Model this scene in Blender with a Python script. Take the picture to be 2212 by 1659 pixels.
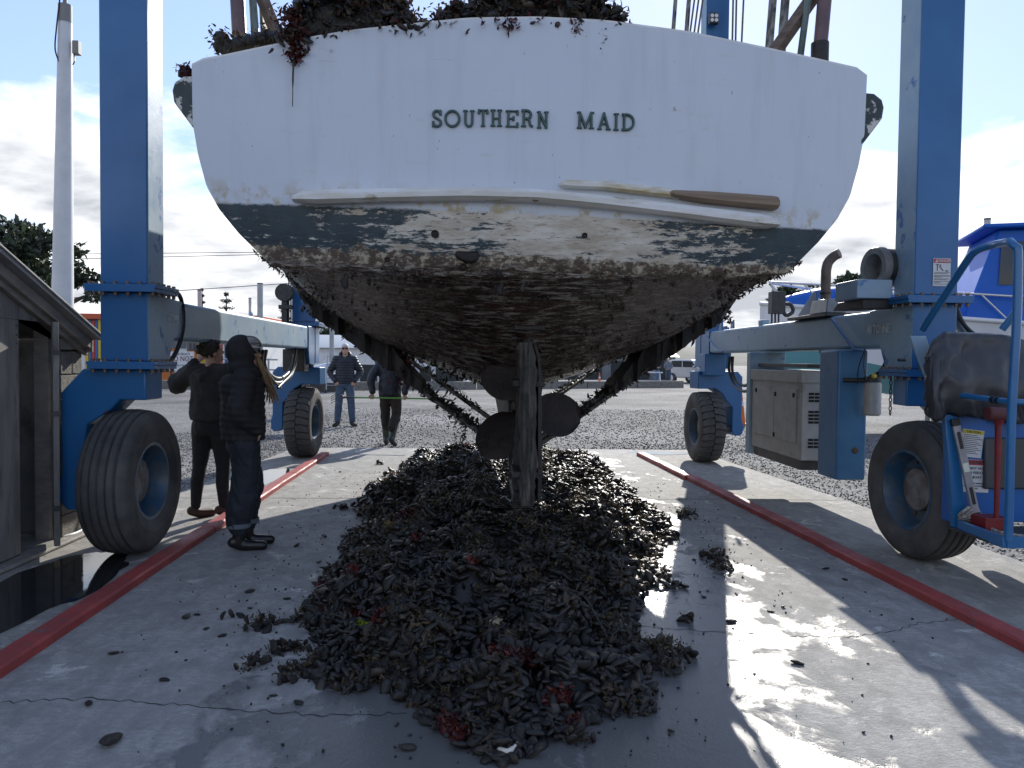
import bpy, math, random
import numpy as np
from mathutils import Vector, Matrix
R = math.radians
SC = bpy.context.scene
for _o in list(bpy.data.objects): bpy.data.objects.remove(_o)

# ------------------------------------------------------------------ camera
CAM_H = 1.5
YAW, PITCH, ROLL = R(2.3), R(-1.8), R(0.6)
_f = np.array([math.sin(YAW)*math.cos(PITCH), math.cos(YAW)*math.cos(PITCH), math.sin(PITCH)])
_r0 = np.array([math.cos(YAW), -math.sin(YAW), 0.]); _u0 = np.cross(_r0, _f)
_rt = _r0*math.cos(ROLL)+_u0*math.sin(ROLL); _up = -_r0*math.sin(ROLL)+_u0*math.cos(ROLL)
cam_d = bpy.data.cameras.new('camera'); cam = bpy.data.objects.new('camera', cam_d)
SC.collection.objects.link(cam)
cam_d.sensor_width = 36.0; cam_d.lens = 36.0*1660/2212
cam_d.clip_start = 0.05; cam_d.clip_end = 6000
_M = Matrix(((_rt[0], _up[0], -_f[0], 0), (_rt[1], _up[1], -_f[1], 0), (_rt[2], _up[2], -_f[2], CAM_H), (0, 0, 0, 1)))
cam.matrix_world = _M
SC.camera = cam

# ------------------------------------------------------------------ sky, sun, exposure
SUN_AZ, SUN_EL = R(17.0), R(27.5)          # degrees to the right of +Y, above the horizon
world = bpy.data.worlds.new('World'); SC.world = world; world.use_nodes = True
nt = world.node_tree; nt.nodes.clear()
def _n(t, **k):
    n = nt.nodes.new(t)
    for a, b in k.items(): setattr(n, a, b)
    return n
sky = _n('ShaderNodeTexSky', sky_type='NISHITA', sun_disc=False, sun_elevation=SUN_EL, sun_rotation=SUN_AZ,
         altitude=0.0, air_density=1.0, dust_density=0.15, ozone_density=3.0)
tc = _n('ShaderNodeTexCoord'); sep = _n('ShaderNodeSeparateXYZ')
nt.links.new(tc.outputs['Generated'], sep.inputs[0])
zc = _n('ShaderNodeMath', operation='MAXIMUM'); zc.inputs[1].default_value = 0.0; nt.links.new(sep.outputs['Z'], zc.inputs[0])
za = _n('ShaderNodeMath', operation='ADD'); za.inputs[1].default_value = 0.16; nt.links.new(zc.outputs[0], za.inputs[0])
dx = _n('ShaderNodeMath', operation='DIVIDE'); nt.links.new(sep.outputs['X'], dx.inputs[0]); nt.links.new(za.outputs[0], dx.inputs[1])
dy = _n('ShaderNodeMath', operation='DIVIDE'); nt.links.new(sep.outputs['Y'], dy.inputs[0]); nt.links.new(za.outputs[0], dy.inputs[1])
cmb = _n('ShaderNodeCombineXYZ'); nt.links.new(dx.outputs[0], cmb.inputs[0]); nt.links.new(dy.outputs[0], cmb.inputs[1])
n1 = _n('ShaderNodeTexNoise'); n1.inputs['Scale'].default_value = 1.25; n1.inputs['Detail'].default_value = 9; n1.inputs['Roughness'].default_value = 0.55
n1.inputs['Distortion'].default_value = 0.25
mp = _n('ShaderNodeMapping'); mp.inputs['Location'].default_value = (3.1, 1.7, 0.4); nt.links.new(cmb.outputs[0], mp.inputs[0])
nt.links.new(mp.outputs[0], n1.inputs['Vector'])
cr = _n('ShaderNodeValToRGB'); cr.color_ramp.elements[0].position = 0.50; cr.color_ramp.elements[0].color = (0.12, 0.12, 0.12, 1); cr.color_ramp.elements[1].position = 0.62
hz = _n('ShaderNodeMapRange'); hz.inputs['From Min'].default_value = 0.0; hz.inputs['From Max'].default_value = 0.40; hz.inputs['To Min'].default_value = 0.27; hz.inputs['To Max'].default_value = -0.08
nt.links.new(sep.outputs['Z'], hz.inputs['Value'])
ca = _n('ShaderNodeMath', operation='ADD'); nt.links.new(n1.outputs['Fac'], ca.inputs[0]); nt.links.new(hz.outputs[0], ca.inputs[1])
nt.links.new(ca.outputs[0], cr.inputs[0])
n2 = _n('ShaderNodeTexNoise'); n2.inputs['Scale'].default_value = 1.6; n2.inputs['Detail'].default_value = 8; n2.inputs['Roughness'].default_value = 0.6
mp2 = _n('ShaderNodeMapping'); mp2.inputs['Location'].default_value = (7.2, -2.2, 1.4); nt.links.new(cmb.outputs[0], mp2.inputs[0])
nt.links.new(mp2.outputs[0], n2.inputs['Vector'])
cr2 = _n('ShaderNodeValToRGB'); cr2.color_ramp.elements[0].position = 0.40; cr2.color_ramp.elements[1].position = 0.66
cr2.color_ramp.elements[0].color = (2.0, 2.1, 2.3, 1); cr2.color_ramp.elements[1].color = (4.7, 4.7, 4.7, 1)
cb_ = _n('ShaderNodeMath', operation='MULTIPLY_ADD'); cb_.inputs[1].default_value = -1.0; cb_.inputs[2].default_value = 1.24; nt.links.new(ca.outputs[0], cb_.inputs[0])
cc_ = _n('ShaderNodeMath', operation='ADD'); nt.links.new(cb_.outputs[0], cc_.inputs[0])
cs_ = _n('ShaderNodeMath', operation='MULTIPLY_ADD'); cs_.inputs[1].default_value = 0.6; cs_.inputs[2].default_value = -0.3; nt.links.new(n2.outputs['Fac'], cs_.inputs[0]); nt.links.new(cs_.outputs[0], cc_.inputs[1])
nt.links.new(cc_.outputs[0], cr2.inputs[0])
mix = _n('ShaderNodeMix', data_type='RGBA'); nt.links.new(cr.outputs[0], mix.inputs['Factor'])
bw = _n('ShaderNodeRGBToBW'); nt.links.new(sky.outputs[0], bw.inputs[0])
d1 = _n('ShaderNodeMath', operation='MULTIPLY_ADD'); d1.inputs[1].default_value = 1/6.0; d1.inputs[2].default_value = 1.0; nt.links.new(bw.outputs[0], d1.inputs[0])
d2 = _n('ShaderNodeMath', operation='DIVIDE'); d2.inputs[0].default_value = 1.0; nt.links.new(d1.outputs[0], d2.inputs[1])
vs = _n('ShaderNodeVectorMath', operation='SCALE'); nt.links.new(sky.outputs[0], vs.inputs[0]); nt.links.new(d2.outputs[0], vs.inputs['Scale'])
vt = _n('ShaderNodeVectorMath', operation='MULTIPLY'); vt.inputs[1].default_value = (1.02, 0.98, 1.05); nt.links.new(vs.outputs[0], vt.inputs[0])
nt.links.new(vt.outputs[0], mix.inputs[6]); nt.links.new(cr2.outputs[0], mix.inputs[7])
bg = _n('ShaderNodeBackground'); bg.inputs['Strength'].default_value = 0.15
nt.links.new(mix.outputs[2], bg.inputs[0])
wo = _n('ShaderNodeOutputWorld'); nt.links.new(bg.outputs[0], wo.inputs[0])

sun_d = bpy.data.lights.new('sun', 'SUN'); sun_d.energy = 2.9; sun_d.angle = R(0.5); sun_d.color = (1.0, 0.95, 0.87)
sun = bpy.data.objects.new('sun', sun_d); SC.collection.objects.link(sun)
_sd = Vector((math.sin(SUN_AZ)*math.cos(SUN_EL), math.cos(SUN_AZ)*math.cos(SUN_EL), math.sin(SUN_EL)))
sun.rotation_euler = (-_sd).to_track_quat('-Z', 'Y').to_euler(); sun.location = (5, 10, 20)
SC.view_settings.view_transform = 'Standard'; SC.view_settings.look = 'None'
SC.view_settings.gamma = 1.0; SC.view_settings.use_curve_mapping = False
SC.view_settings.exposure = 1.05
SC.cycles.use_denoising = True
SC.cycles.max_bounces = 6
SC.cycles.sample_clamp_indirect = 6.0
# ------------------------------------------------------------------ pixel helpers (photo seen at 2212 x 1659)
def ray(x, y): return _f + _rt*(x-1106.)/1660. - _up*(y-829.5)/1660.
def PG(x, y, z=0.0):
    d = ray(x, y); return np.array([0, 0, CAM_H]) + d*(z-CAM_H)/d[2]
def PY(x, y, Y):
    d = ray(x, y); return np.array([0, 0, CAM_H]) + d*Y/d[1]
def PX(x, y, X):
    d = ray(x, y); return np.array([0, 0, CAM_H]) + d*X/d[0]
def project(p):
    v = np.asarray(p, float) - np.array([0, 0, CAM_H]); z = v @ _f
    return 1106+1660*(v @ _rt)/z, 829.5-1660*(v @ _up)/z, z

# ------------------------------------------------------------------ materials
MATS = {}
def pmat(name, c1, c2=None, scale=4.0, lo=0.4, hi=0.6, rough=0.5, rough2=None, metal=0.0, bump=0.0, bscale=40.0,
         stretch=(1, 1, 1), detail=6.0, dist=0.0, c3=None, scale3=1.0, lo3=0.5, hi3=0.65, coat=0.0, spec=0.5, island=0.0, sheen=0.0, trans=0.0, subs=0.0):
    if name in MATS: return MATS[name]
    m = bpy.data.materials.new(name); m.use_nodes = True; t = m.node_tree; N = t.nodes; L = t.links
    b = N['Principled BSDF']; MATS[name] = m
    b.inputs['Base Color'].default_value = (*c1, 1); b.inputs['Roughness'].default_value = rough
    b.inputs['Metallic'].default_value = metal; b.inputs['Specular IOR Level'].default_value = spec
    if coat: b.inputs['Coat Weight'].default_value = coat; b.inputs['Coat Roughness'].default_value = 0.15
    if sheen: b.inputs['Sheen Weight'].default_value = sheen; b.inputs['Sheen Roughness'].default_value = 0.5
    co = N.new('ShaderNodeTexCoord'); mp = N.new('ShaderNodeMapping'); mp.inputs['Scale'].default_value = stretch
    L.new(co.outputs['Object'], mp.inputs[0])
    col = None
    if c2 is not None:
        no = N.new('ShaderNodeTexNoise'); no.inputs['Scale'].default_value = scale; no.inputs['Detail'].default_value = detail
        no.inputs['Roughness'].default_value = 0.6; no.inputs['Distortion'].default_value = dist
        L.new(mp.outputs[0], no.inputs['Vector'])
        rp = N.new('ShaderNodeMapRange'); rp.inputs['From Min'].default_value = lo; rp.inputs['From Max'].default_value = hi
        L.new(no.outputs['Fac'], rp.inputs['Value'])
        mx = N.new('ShaderNodeMix'); mx.data_type = 'RGBA'; mx.inputs[6].default_value = (*c1, 1); mx.inputs[7].default_value = (*c2, 1)
        L.new(rp.outputs[0], mx.inputs['Factor']); col = mx.outputs[2]
        if rough2 is not None:
            rr = N.new('ShaderNodeMix'); rr.inputs[2].default_value = rough; rr.inputs[3].default_value = rough2
            L.new(rp.outputs[0], rr.inputs['Factor']); L.new(rr.outputs[0], b.inputs['Roughness'])
    if c3 is not None:
        no = N.new('ShaderNodeTexNoise'); no.inputs['Scale'].default_value = scale3; no.inputs['Detail'].default_value = 8
        no.inputs['Roughness'].default_value = 0.65
        L.new(mp.outputs[0], no.inputs['Vector'])
        rp = N.new('ShaderNodeMapRange'); rp.inputs['From Min'].default_value = lo3; rp.inputs['From Max'].default_value = hi3
        L.new(no.outputs['Fac'], rp.inputs['Value'])
        mx = N.new('ShaderNodeMix'); mx.data_type = 'RGBA'; mx.inputs[7].default_value = (*c3, 1); mx.inputs[6].default_value = (*c1, 1)
        if col is not None: L.new(col, mx.inputs[6])
        L.new(rp.outputs[0], mx.inputs['Factor']); col = mx.outputs[2]
    if island:
        ge = N.new('ShaderNodeNewGeometry'); oi = N.new('ShaderNodeObjectInfo'); ad = N.new('ShaderNodeMath'); ad.operation = 'ADD'
        L.new(ge.outputs['Random Per Island'], ad.inputs[0]); L.new(oi.outputs['Random'], ad.inputs[1])
        fr = N.new('ShaderNodeMath'); fr.operation = 'FRACT'; L.new(ad.outputs[0], fr.inputs[0])
        pw = N.new('ShaderNodeMath'); pw.operation = 'POWER'; pw.inputs[1].default_value = 2.6; L.new(fr.outputs[0], pw.inputs[0])
        mr = N.new('ShaderNodeMapRange'); mr.inputs['To Min'].default_value = 1-island*0.7; mr.inputs['To Max'].default_value = 1+island*1.7
        L.new(pw.outputs[0], mr.inputs['Value'])
        vm = N.new('ShaderNodeVectorMath'); vm.operation = 'SCALE'
        if col is not None: L.new(col, vm.inputs[0])
        else: vm.inputs[0].default_value = c1
        L.new(mr.outputs[0], vm.inputs['Scale']); col = vm.outputs[0]
    if col is not None: L.new(col, b.inputs['Base Color'])
    if bump:
        nb = N.new('ShaderNodeTexNoise'); nb.inputs['Scale'].default_value = bscale; nb.inputs['Detail'].default_value = 6
        nb.inputs['Roughness'].default_value = 0.65
        L.new(mp.outputs[0], nb.inputs['Vector'])
        bp = N.new('ShaderNodeBump'); bp.inputs['Strength'].default_value = min(1.0, bump); bp.inputs['Distance'].default_value = 0.02
        L.new(nb.outputs['Fac'], bp.inputs['Height']); L.new(bp.outputs[0], b.inputs['Normal'])
    if trans:
        tr = N.new('ShaderNodeBsdfTranslucent'); ms = N.new('ShaderNodeMixShader'); ms.inputs[0].default_value = trans
        if col is not None: L.new(col, tr.inputs[0])
        else: tr.inputs[0].default_value = (*c1, 1)
        L.new(b.outputs[0], ms.inputs[1]); L.new(tr.outputs[0], ms.inputs[2])
        L.new(ms.outputs[0], N['Material Output'].inputs[0])
    return m

BLUE = pmat('hoist_blue_paint', (0.016, 0.13, 0.325), (0.013, 0.105, 0.27), 1.3, 0.35, 0.7, rough=0.34, rough2=0.5, bump=0.06, bscale=25,
            c3=(0.07, 0.05, 0.038), scale3=4.2, lo3=0.665, hi3=0.70, coat=0.15)
FADED = pmat('hoist_faded_blue_paint', (0.20, 0.33, 0.46), (0.30, 0.41, 0.50), 3.0, 0.38, 0.62, rough=0.42, rough2=0.55, bump=0.08, bscale=18,
             c3=(0.03, 0.13, 0.36), scale3=5.0, lo3=0.60, hi3=0.66)
STEEL = pmat('grey_cabinet_paint', (0.42, 0.415, 0.40), (0.35, 0.345, 0.33), 5, rough=0.55, bump=0.05, c3=(0.12, 0.10, 0.08), scale3=3.0, lo3=0.62, hi3=0.75)
DARK = pmat('dark_metal', (0.025, 0.026, 0.028), (0.05, 0.045, 0.04), 12, rough=0.5, bump=0.1)
BOLT = pmat('bolt_steel', (0.10, 0.09, 0.08), (0.16, 0.10, 0.06), 30, rough=0.5, metal=0.4)
RUBBER = pmat('tyre_rubber', (0.045, 0.045, 0.046), (0.11, 0.106, 0.10), 4, 0.35, 0.7, rough=0.8, bump=0.15, bscale=45)
RIM = pmat('rim_paint', (0.022, 0.075, 0.14), (0.08, 0.10, 0.12), 7, 0.42, 0.62, rough=0.4, bump=0.08)
HUB = pmat('hub_grey', (0.22, 0.21, 0.20), (0.12, 0.10, 0.09), 10, rough=0.5)
HOSE = pmat('hose_rubber', (0.012, 0.012, 0.013), rough=0.45)
WHITE = pmat('white_paint', (0.72, 0.73, 0.74), (0.62, 0.63, 0.63), 4, rough=0.45)
RED = pmat('red_paint', (0.20, 0.014, 0.018), (0.14, 0.01, 0.014), 8, rough=0.45)

# ------------------------------------------------------------------ mesh builder
COL = SC.collection
class MB:
    def __init__(s): s.v = []; s.f = []; s.n = 0
    def add(s, v, f, M=None):
        v = np.asarray(v, float).reshape(-1, 3)
        if M is not None:
            A = np.array(M); v = v @ A[:3, :3].T + A[:3, 3]
        s.v.append(v); n = s.n; s.f.extend([tuple(i+n for i in q) for q in f]); s.n += len(v); return s
    def box(s, lo, hi, M=None):
        x0, y0, z0 = lo; x1, y1, z1 = hi
        return s.add([(x0, y0, z0), (x1, y0, z0), (x1, y1, z0), (x0, y1, z0), (x0, y0, z1), (x1, y0, z1), (x1, y1, z1), (x0, y1, z1)],
                     [(3, 2, 1, 0), (4, 5, 6, 7), (0, 1, 5, 4), (1, 2, 6, 5), (2, 3, 7, 6), (3, 0, 4, 7)], M)
    def prism(s, poly, a, b, axis='y', M=None):
        # poly in the two other axes (x,z for y; y,z for x; x,y for z), extruded from a to b
        p = [tuple(q) for q in poly]; n = len(p)
        def mk(q, t): return {'y': (q[0], t, q[1]), 'x': (t, q[0], q[1]), 'z': (q[0], q[1], t)}[axis]
        v = [mk(q, a) for q in p]+[mk(q, b) for q in p]
        area = sum(p[i][0]*p[(i+1) % n][1]-p[(i+1) % n][0]*p[i][1] for i in range(n))
        flip = (area > 0) ^ (axis == 'y') ^ (b < a)
        f = [tuple(range(n))[::-1], tuple(range(n, 2*n))]+[(i, (i+1) % n, (i+1) % n+n, i+n) for i in range(n)]
        if not flip: f = [q[::-1] for q in f]
        return s.add(v, f, M)
    def tube(s, pts, r, n=8, cap=True, M=None, flat=1.0, upv=None):
        P = [np.asarray(p, float) for p in pts]; k = len(P)
        rs = [r]*k if np.isscalar(r) else list(r)
        V = []; prev = None
        for i in range(k):
            t = P[min(i+1, k-1)]-P[max(i-1, 0)]; t = t/(np.linalg.norm(t)+1e-12)
            if prev is None:
                a = np.array([0, 0, 1.]) if upv is None else np.asarray(upv, float)
                if abs(t @ a) > 0.95: a = np.array([1., 0, 0])
                u = np.cross(t, a)
            else: u = prev-t*(prev @ t)
            u /= np.linalg.norm(u)+1e-12; prev = u; w = np.cross(t, u)
            for j in range(n):
                an = 2*math.pi*j/n; V.append(P[i]+rs[i]*(u*math.cos(an)+w*math.sin(an)*flat))
        f = [(i*n+j, i*n+(j+1) % n, (i+1)*n+(j+1) % n, (i+1)*n+j) for i in range(k-1) for j in range(n)]
        if cap: f += [tuple(range(n))[::-1], tuple((k-1)*n+j for j in range(n))]
        return s.add(V, f, M)
    def cyl(s, a, b, r, r2=None, n=16, M=None): return s.tube([a, b], [r, r if r2 is None else r2], n, True, M)
    def lathe(s, prof, n=32, axis='x', M=None, close=False):
        # prof: (t, radius) along the axis
        k = len(prof); V = []
        for t, r in prof:
            for j in range(n):
                a = 2*math.pi*j/n; c, d = r*math.cos(a), r*math.sin(a)
                V.append({'x': (t, c, d), 'y': (d, t, c), 'z': (c, d, t)}[axis])
        kk = k if close else k-1
        f = [(i*n+j, i*n+(j+1) % n, ((i+1) % k)*n+(j+1) % n, ((i+1) % k)*n+j) for i in range(kk) for j in range(n)]
        return s.add(V, f, M)
    def ball(s, c, r, n=10, m=7, M=None):
        rx, ry, rz = (r, r, r) if np.isscalar(r) else r
        V = [(c[0], c[1], c[2]-rz)]
        for i in range(1, m):
            a = -math.pi/2+math.pi*i/m
            for j in range(n):
                b = 2*math.pi*j/n; V.append((c[0]+rx*math.cos(a)*math.cos(b), c[1]+ry*math.cos(a)*math.sin(b), c[2]+rz*math.sin(a)))
        V.append((c[0], c[1], c[2]+rz)); T = len(V)-1
        f = [(0, 1+(j+1) % n, 1+j) for j in range(n)]
        f += [(1+(i-1)*n+j, 1+(i-1)*n+(j+1) % n, 1+i*n+(j+1) % n, 1+i*n+j) for i in range(1, m-1) for j in range(n)]
        f += [(1+(m-2)*n+j, 1+(m-2)*n+(j+1) % n, T) for j in range(n)]
        return s.add(V, f, M)
    def grid(s, V, nu, nv, M=None, flip=False):
        f = [(i*nv+j, i*nv+j+1, (i+1)*nv+j+1, (i+1)*nv+j) for i in range(nu-1) for j in range(nv-1)]
        if flip: f = [q[::-1] for q in f]
        return s.add(V, f, M)
    def mesh(s, name, smooth=None):
        me = bpy.data.meshes.new(name)
        v = np.concatenate(s.v) if s.v else np.zeros((0, 3))
        me.from_pydata(v.tolist(), [], s.f); me.update()
        if smooth is not None:
            me.polygons.foreach_set('use_smooth', [True]*len(me.polygons))
            if smooth < 180: me.set_sharp_from_angle(angle=R(smooth))
        return me
    def build(s, name, mat, parent=None, smooth=30, bevel=0.0, world=True, seg=2):
        me = s.mesh(name, smooth)
        o = bpy.data.objects.new(name, me); COL.objects.link(o)
        for m in (mat if isinstance(mat, (list, tuple)) else [mat]): me.materials.append(m)
        setp(o, parent, world)
        if bevel:
            b = o.modifiers.new('bevel', 'BEVEL'); b.width = bevel; b.segments = seg; b.limit_method = 'ANGLE'; b.angle_limit = R(40)
            b.harden_normals = False
        return o
WORLD_OF = {}
def setp(o, parent, world=True):
    if parent is None: return
    o.parent = parent
    if world and parent.name in WORLD_OF: o.matrix_parent_inverse = Matrix.Translation(-Vector(WORLD_OF[parent.name]))
def thing(name, label, cat, loc=(0, 0, 0), rotz=0.0, group=None, world=True):
    o = bpy.data.objects.new(name, None); COL.objects.link(o); o.empty_display_size = 0.1
    o.location = [float(c) for c in loc]; o.rotation_euler = (0, 0, rotz)
    if world: WORLD_OF[o.name] = tuple(float(c) for c in loc)
    return tag(o, label, cat, group)
def tag(o, label=None, cat=None, group=None, kind=None):
    if label: o['label'] = label
    if cat: o['category'] = cat
    if group: o['group'] = group
    if kind: o['kind'] = kind
    return o
def dup(o, parent=None):
    c = o.copy(); COL.objects.link(c); c.parent = parent
    for ch in o.children: dup(ch, c)
    return c
def bez(pts, n=24):
    # Catmull-Rom through points
    P = [np.asarray(p, float) for p in pts]; P = [2*P[0]-P[1]]+P+[2*P[-1]-P[-2]]; out = []
    k = len(P)-3
    for q in np.linspace(0, k, n):
        i = min(int(q), k-1); t = q-i; a, b, c, d = P[i:i+4]
        out.append(0.5*((2*b)+(-a+c)*t+(2*a-5*b+4*c-d)*t*t+(-a+3*b-3*c+d)*t**3))
    return out
def text_mesh(txt, size, mat, name, parent, M, extr=0.0008, align='CENTER', xs=1.0):
    cu = bpy.data.curves.new(name, 'FONT'); cu.body = txt; cu.size = size; cu.align_x = align; cu.align_y = 'CENTER'; cu.extrude = extr
    cu.resolution_u = 2; cu.offset = size*0.012
    ob = bpy.data.objects.new(name, cu); COL.objects.link(ob)
    dg = bpy.context.evaluated_depsgraph_get(); me = bpy.data.meshes.new_from_object(ob.evaluated_get(dg))
    bpy.data.objects.remove(ob); me.transform(Matrix.Diagonal((xs, 1, 1, 1))); me.transform(M)
    o = bpy.data.objects.new(name, me); COL.objects.link(o); me.materials.clear(); me.materials.append(mat); setp(o, parent)
    return o
rng = np.random.default_rng(7); random.seed(7)
def vnoise(x, y, seed=0, oct=4, per=1.0):
    # value noise with smooth interpolation, arrays in, roughly -1..1 out
    x = np.asarray(x, float)/per; y = np.asarray(y, float)/per; o = np.zeros(np.broadcast(x, y).shape); a = 1.0; tot = 0
    for k in range(oct):
        xi = np.floor(x).astype(np.int64); yi = np.floor(y).astype(np.int64); fx = x-xi; fy = y-yi
        fx = fx*fx*(3-2*fx); fy = fy*fy*(3-2*fy)
        def h(i, j):
            n = (i*374761393+j*668265263+(seed+k)*1274126177) & 0x7fffffff
            n = ((n ^ (n >> 13))*1274126177) & 0x7fffffff
            return ((n ^ (n >> 16)) & 0xffff)/32767.5-1
        o += a*((h(xi, yi)*(1-fx)+h(xi+1, yi)*fx)*(1-fy)+(h(xi, yi+1)*(1-fx)+h(xi+1, yi+1)*fx)*fy); tot += a
        a *= 0.5; x = x*2.03+11.3; y = y*2.03+5.7
    return o/tot
def np_object(name, V, F, mat, smooth=True):
    # fast build: V (n,3), F (m,k) arrays of equal polygon size
    me = bpy.data.meshes.new(name); n, k = len(F), F.shape[1]
    me.vertices.add(len(V)); me.vertices.foreach_set('co', np.ascontiguousarray(V, np.float32).ravel())
    me.loops.add(n*k); me.loops.foreach_set('vertex_index', np.ascontiguousarray(F, np.int32).ravel())
    me.polygons.add(n); me.polygons.foreach_set('loop_start', np.arange(0, n*k, k, dtype=np.int32))
    if smooth: me.polygons.foreach_set('use_smooth', np.ones(n, dtype=bool))
    me.update(calc_edges=True); me.validate()
    o = bpy.data.objects.new(name, me); COL.objects.link(o); me.materials.append(mat); return o
def rand_rots(n, rg=None):
    q = (rg or rng).normal(size=(n, 4)); q /= np.linalg.norm(q, axis=1, keepdims=True); w, x, y, z = q.T
    return np.stack([np.stack([1-2*(y*y+z*z), 2*(x*y-z*w), 2*(x*z+y*w)], -1), np.stack([2*(x*y+z*w), 1-2*(x*x+z*z), 2*(y*z-x*w)], -1),
                     np.stack([2*(x*z-y*w), 2*(y*z+x*w), 1-2*(x*x+y*y)], -1)], 1)
def scatter(Vp, Fp, pos, rot, scl):
    V = np.einsum('nij,vj->nvi', rot, Vp)*np.asarray(scl).reshape(-1, 1, 1)+np.asarray(pos)[:, None, :]
    F = Fp[None]+(np.arange(len(pos))*len(Vp))[:, None, None]
    return V.reshape(-1, 3), F.reshape(-1, Fp.shape[1])
# ------------------------------------------------------------------ ground
def ground_material(name, dry, dry2, wet, heap_wet, speck=0.0):
    m = bpy.data.materials.new(name); m.use_nodes = True; t = m.node_tree; N = t.nodes; L = t.links; b = N['Principled BSDF']
    co = N.new('ShaderNodeTexCoord')
    def noise(sc, det=8, ro=0.6, st=(1, 1, 1), dist=0.0):
        mp = N.new('ShaderNodeMapping'); mp.inputs['Scale'].default_value = st; L.new(co.outputs['Object'], mp.inputs[0])
        n = N.new('ShaderNodeTexNoise'); n.inputs['Scale'].default_value = sc; n.inputs['Detail'].default_value = det
        n.inputs['Roughness'].default_value = ro; n.inputs['Distortion'].default_value = dist; L.new(mp.outputs[0], n.inputs['Vector']); return n.outputs['Fac']
    def rng_(v, a, b_, c=0.0, d=1.0):
        r = N.new('ShaderNodeMapRange'); r.inputs['From Min'].default_value = a; r.inputs['From Max'].default_value = b_
        r.inputs['To Min'].default_value = c; r.inputs['To Max'].default_value = d; L.new(v, r.inputs['Value']); return r.outputs[0]
    def math_(op, a, b_):
        n = N.new('ShaderNodeMath'); n.operation = op
        for i, q in enumerate((a, b_)):
            if isinstance(q, (int, float)): n.inputs[i].default_value = q
            else: L.new(q, n.inputs[i])
        return n.outputs[0]
    def mixc(f, a, b_):
        n = N.new('ShaderNodeMix'); n.data_type = 'RGBA'; L.new(f, n.inputs['Factor'])
        for i, q in ((6, a), (7, b_)):
            if isinstance(q, tuple): n.inputs[i].default_value = (*q, 1)
            else: L.new(q, n.inputs[i])
        return n.outputs[2]
    base = mixc(rng_(noise(1.1), 0.35, 0.65), dry, dry2)
    base = mixc(rng_(noise(7, 9, 0.72, (1, 0.6, 1), 0.4), 0.42, 0.60), base, tuple(0.56*c for c in dry))
    base = mixc(rng_(noise(34, 6, 0.75, (0.6, 1.2, 1)), 0.44, 0.60, 0.0, 0.8), base, tuple(0.60*c for c in dry))
    base = mixc(rng_(noise(2.3, 9, 0.75, (1, 1, 1), 0.8), 0.58, 0.64), base, tuple(min(1, 1.35*c) for c in dry))
    base = mixc(rng_(noise(120, 3), 0.42, 0.7, 0.0, 0.45), base, tuple(0.45*c for c in dry))
    sp = N.new('ShaderNodeSeparateXYZ'); L.new(co.outputs['Object'], sp.inputs[0])
    # water that drained off the fouling: wet round the heap, drying outwards
    dxn = math_('SUBTRACT', sp.outputs['X'], 0.45); dxn = math_('ABSOLUTE', dxn, 0)
    near = rng_(dxn, 0.7, 1.9, heap_wet, 0.0)
    wn = noise(1.6, 7, 0.62, (1, 0.7, 1), 0.5); w = math_('ADD', near, wn)
    wn2 = noise(5.0, 5, 0.6, (1, 0.75, 1), 0.6); w = math_('ADD', w, math_('MULTIPLY', wn2, 0.60))
    wet_m = rng_(w, 0.98, 1.08)
    col = mixc(wet_m, base, wet); L.new(col, b.inputs['Base Color'])
    rgh = math_('SUBTRACT', 0.80, math_('MULTIPLY', wet_m, 0.60))
    rgh = math_('ADD', rgh, math_('MULTIPLY', rng_(noise(14, 6), 0.3, 0.7), 0.07)); L.new(rgh, b.inputs['Roughness'])
    b.inputs['Specular IOR Level'].default_value = 0.45
    hb = math_('ADD', math_('MULTIPLY', noise(60, 6, 0.7), math_('SUBTRACT', 1.0, math_('MULTIPLY', wet_m, 0.75))), math_('MULTIPLY', noise(9, 5, 0.6), math_('SUBTRACT', 0.7, math_('MULTIPLY', wet_m, 0.45))))
    bp = N.new('ShaderNodeBump'); bp.inputs['Strength'].default_value = 0.55; bp.inputs['Distance'].default_value = 0.014
    L.new(hb, bp.inputs['Height']); L.new(bp.outputs[0], b.inputs['Normal'])
    return m
CONC = ground_material('concrete', (0.43, 0.42, 0.395), (0.36, 0.355, 0.335), (0.115, 0.116, 0.113), 0.40)
CONC_OUT = ground_material('concrete_outer', (0.40, 0.385, 0.35), (0.33, 0.32, 0.29), (0.12, 0.118, 0.11), 0.0)
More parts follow.
